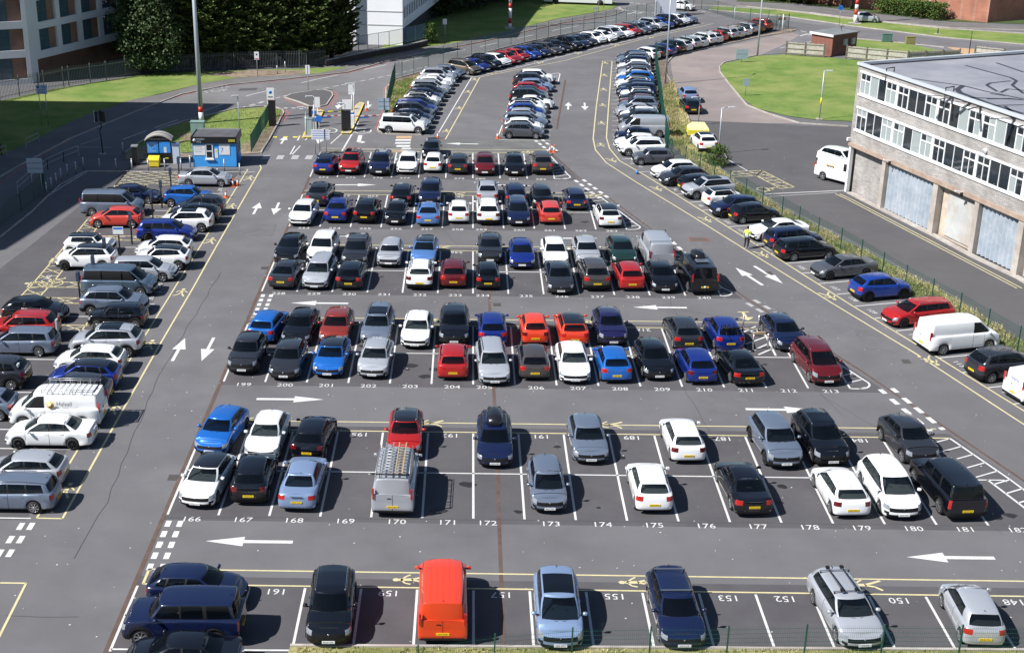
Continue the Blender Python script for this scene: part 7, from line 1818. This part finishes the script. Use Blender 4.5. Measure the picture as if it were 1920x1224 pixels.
EST = [('hatch','white','',''),('hatch','black','',''),('hatch','royal','',''),('suv','black','',''),('hatch','white','',''),('suv','silver','',''),('hatch','white','',''),('suv','white','',''),('hatch3','white','',''),('small','red','',''),('suv','silver','',''),('hatch','pearl','',''),('hatch','white','blackroof',''),('cross','silver','',''),('hatch','darkred','',''),('suv','red','',rr)]
row = []
for k, c in enumerate(EST):
    q = Vector((22.0, 175.8)).lerp(Vector((41.0, 199.2)), k/15)
    row.append(c + (q.x, q.y, '138'))
place(row, 'beside the curved kerb', 'cars beside the curved kerb', 'xy', True)
STR = [('cross','navy','',''),('suv','steel','',rr),('mpvs','navy','',''),('hatch','white','',''),('hatch','grey','',''),('hatch','silver','blackroof',''),('coupe','white','',''),('suv','brightblue','',''),('hatch','white','blackroof',''),('hatch','navy','',''),('estate','navy','',''),('mini','white','blackroof',''),('hatch','black','',''),('hatch','darkred','',''),('suv','steel','',rr),('coupe','silver','',''),('hatch','white','',''),('suv','darkgrey','',rr),('hatch','grey','','')]
row = []
for k, c in enumerate(STR):
    t = k/18; row.append(c + (20.2-3.3*t - (.3 if k in (8, 15) else 0), 173.2-37.2*t, '%g' % (175+2*t)))
row += [('van','silver','','',16.9,133.5,'178'), ('mini','navy','pano','',15.7,130.9,'178'), ('hatch','white','','',15.6,128.3,'180'), ('suv','white','',rr,15.9,125.8,'181'), ('mini','grey','','',16.5,122.6,'184')]
place(row, 'by the tall green fence', 'cars by the tall green fence', 'xy', True)
DG = [('hatch','white','','',1276,301,'193'),('hatch','darkgrey','darkrim','',1293,313.5,'193'),('hatch3','black','','',1306,327,'14'),('suv','silver','pano','',1341,332,'194'),('small','white','blackroof','',1350,353,'14'),('cross','navy','darkrim','',1391,367,'194'),('hatch','black','','',1405,381,'15')]
place(DG, 'in the slanted row', 'cars in the slanted row', 'roof', True)
DG2 = [('coupe','white','darkrim','',1467,412,'195'),('estate','navy','','',1474,427,'15'),('estate','black','','',1496,446.5,'15'),('saloon','grey','darkrim','',1590,479,'195'),('cross','blue','darkrim','',1641,516,'15'),
 ('estate','red','darkrim',rr,1742,561,'195'),('van','white','','',1783,597,'15'),('suv','darkgrey','',rr,1871,657,'16'),('vansm','white','','',1948,690,'17','', "white small van marked roberts at the frame edge, after dark grey SUV")]
place(DG2, 'in the slanted row', 'cars in the slanted row', 'roof')
# ---- the block on the left
A1 = [('saloon','silver','','',-23.1,114.0,'0'),('cross','brightblue','','',-23.3,107.7,'0'),('hatch','darkgrey','','',-22.0,105.4,'181'),('hatch','black','','',-22.1,103.2,'181'),('suv','white','pano','',-22.3,101.0,'181'),
 ('estate','royal','darkrim','',-23.2,98.6,'0'),('hatch','white','','',-22.6,94.5,'181'),('cross','white','blackroof','',-22.2,92.0,'181'),('estate','silver','','',-22.9,89.6,'0')]
place(A1, 'in the hatched left block', 'cars in the hatched left block', 'xy', True)
A2 = [('vanwin','vanblue','','',-23.9,86.6,'0'),('suv','steel','',rr,-23.4,83.0,'0'),('mini','black','','',-22.6,80.6,'180'),('suv','silver','pano',rr,-22.2,76.1,'180'),('hatch','white','','',-22.5,73.4,'180'),
 ('hatch','royal','blackroof','',-22.2,71.1,'180'),('cross','darkgrey','','',-22.2,68.9,'180'),('van','white','','ladder_rack',-22.35,66.2,'180','', "white panel van with roof rack and orange logo, left block, before white saloon"),('saloon','white','darkrim blackglass','',-22.0,63.7,'180'),('hatch','silver','','',-22.1,59.4,'180'),('estate','steel','',rr,-22.0,57.0,'180')]
place(A2, 'in the near left block', 'cars in the near left block', 'xy')
B1 = [('saloon','navy','','',-28.2,108.6,'0'),('vanwin','steel','','',-28.9,105.0,'0'),('hatch','coral','','',-27.9,101.9,'180'),('mini','white','blackroof','',-28.2,95.1,'0'),('suv','white','blackroof darkrim','',-27.6,91.8,'180')]
place(B1, 'beside the hatched blue badge bays', 'cars beside the hatched blue badge bays', 'xy', True)
B2 = [('hatch3','black','','',-28.1,81.4,'0'),('suv','red','',rr,-27.9,78.3,'180'),('estate','steel','','',-27.4,76.0,'180'),('suv','darkgrey','','',-27.6,71.1,'180'),('hatch','steel','','',-26.9,67.0,'180')]
place(B2, 'by the left frame edge', 'cars by the left frame edge', 'xy')
# ---- the side road on the right
place([('hatch','lightblue','','',1292,165,'92','', 'pale blue hatchback parked on the pinkish side road in front of a black one'),
       ('hatch','black','','',1297,185,'92','', 'black hatchback on the pinkish side road behind the pale blue hatchback'),
       ('cross','white','pano','',1323,251,'95','', 'white crossover with dark glass roof next to the yellow box trailer'),
       ('suv','white','','',1570,277,'-52','', 'white SUV with green rear corner, half hidden behind the grey block building'),
       ('van','white','','',1575,298,'-52','', 'white panel van with orange dots logo, beside the grey block building')], '', 'vehicles on the side road', 'roof', True)
place([('mpvs','silver','','',1619,22,'-12','', 'silver people carrier driving past the striped mast on the far road'),
       ('hatch','white','','',1274,1,'-30','', 'white hatchback at the far junction behind the blue and white sign')], '', 'moving cars on the far road', 'roof', True)
# overlap report
for i in range(len(allcars)):
    for j in range(i+1, len(allcars)):
        a, b = allcars[i], allcars[j]
        d = b[0]-a[0]
        if d.length < 4.6:
            f = Vector((math.cos(a[1]), math.sin(a[1])))
            lo, la = abs(d.dot(f)), abs(d.x*-f.y+d.y*f.x)
            if lo < (a[2]+b[2])/2-.05 and la < (a[3]+b[3])/2-.02: print('OVERLAP %.2f %.2f' % (lo, la), a[4], '|', b[4])
# ------------------------------------------------------------------ lettering on two vans
def on_van(key, fn):
    for o in C.objects:
        if o.parent is None and o.get('label') and key in o['label']:
            mb = MB(); fn(mb); mb.build('lettering', [pmat('letter_black', (.03,.03,.035), .5), pmat('letter_orange', (.8,.42,.08), .5), pmat('letter_blue', (.05,.05,.35), .5), pmat('letter_grey', (.35,.33,.36), .6), pmat('letter_pale', (.8,.68,.4), .5)], o); return
def halsall(mb):
    y = .93+.065; F = lambda x, z: frame((x, y, z), (-1,0,0), (0,-.06,1))
    mb.lathe([(0, 0), (.2, 0), (.2, .005), (0, .006)], (.05, y+.0, 1.42), 'y', 20, 1); mb.lathe([(0, .004), (.12, .006), (0, .01)], (.05, y+.002, 1.42), 'y', 16, 4)
    text_cached(mb, 'Halsall', F(-.28, 1.50), .32, 1, 0, 'LEFT'); text_cached(mb, 'Electrical', F(-.28, 1.27), .17, 1, 3, 'LEFT')
on_van('roof rack and orange logo', halsall)
def rob(mb): text_cached(mb, 'roberts', frame((-2.222, -.05, 1.42), (0,-1,0), (.03,0,1)), .3, 1, 2)
on_van('marked roberts', rob)
def dots(mb):
    y = -(.93+.07); 
    for i in range(3): mb.lathe([(0, 0), (.11, 0), (0, -.004)], (-1.2+.28*i, y, 1.45), 'y', 14, 1)
    text_cached(mb, 'pixel', frame((-1.3, y-.002, 1.68), (1,0,0), (0,.06,1)), .24, 1, 3)
    text_cached(mb, '0121 496 0000', frame((-.9, y-.03, 1.15), (1,0,0), (0,.02,1)), .16, 1, 3) if False else None
on_van('orange dots logo', dots)
# ------------------------------------------------------------------ camera
cam = bpy.data.cameras.new('camera'); cam.sensor_width = 36; cam.sensor_fit = 'HORIZONTAL'
cam.lens = _F/1920*36; cam.shift_x = (960-_CX)/1920; cam.shift_y = (_CY-612)/1920
cam.clip_start = .5; cam.clip_end = 5000
co = bpy.data.objects.new('camera', cam); C.objects.link(co)
M = Matrix.Identity(4)
for i, v in enumerate((_r2, _u2, -_fw)): M.col[i][:3] = v[:]
M.col[3][:3] = EYE[:]
co.matrix_world = M
bpy.context.scene.camera = co
# ------------------------------------------------------------------ light and render settings
SUNV = Vector((.87, .40, -1)).normalized()      # direction the light travels
def light(sun=4.0, sky=.10, expo=0.0):
    w = bpy.data.worlds.new('World'); bpy.context.scene.world = w; w.use_nodes = True
    nt = w.node_tree; bg = nt.nodes['Background']; s = nt.nodes.new('ShaderNodeTexSky'); s.sky_type = 'NISHITA'; s.sun_disc = False
    s.sun_elevation = math.asin(-SUNV.z); s.sun_rotation = math.atan2(-SUNV.x, -SUNV.y)
    s.air_density = 1.0; s.dust_density = .4; s.ozone_density = 1.5
    nt.links.new(s.outputs[0], bg.inputs[0]); bg.inputs[1].default_value = sky
    l = bpy.data.lights.new('sun', 'SUN'); l.energy = sun; l.angle = R(.5); l.color = (1, .972, .93)
    o = bpy.data.objects.new('sun', l); C.objects.link(o); o.rotation_euler = SUNV.to_track_quat('-Z', 'Y').to_euler()
    sc = bpy.context.scene; sc.view_settings.view_transform = 'Standard'; sc.view_settings.look = 'None'
    sc.view_settings.gamma = 1; sc.view_settings.use_curve_mapping = False; sc.view_settings.exposure = expo
    sc.cycles.use_denoising = True; sc.cycles.max_bounces = 6; sc.cycles.transparent_max_bounces = 8
    sc.cycles.diffuse_bounces = 2; sc.cycles.glossy_bounces = 3; sc.cycles.caustics_reflective = False; sc.cycles.caustics_refractive = False
light(5.0,.062,.66)
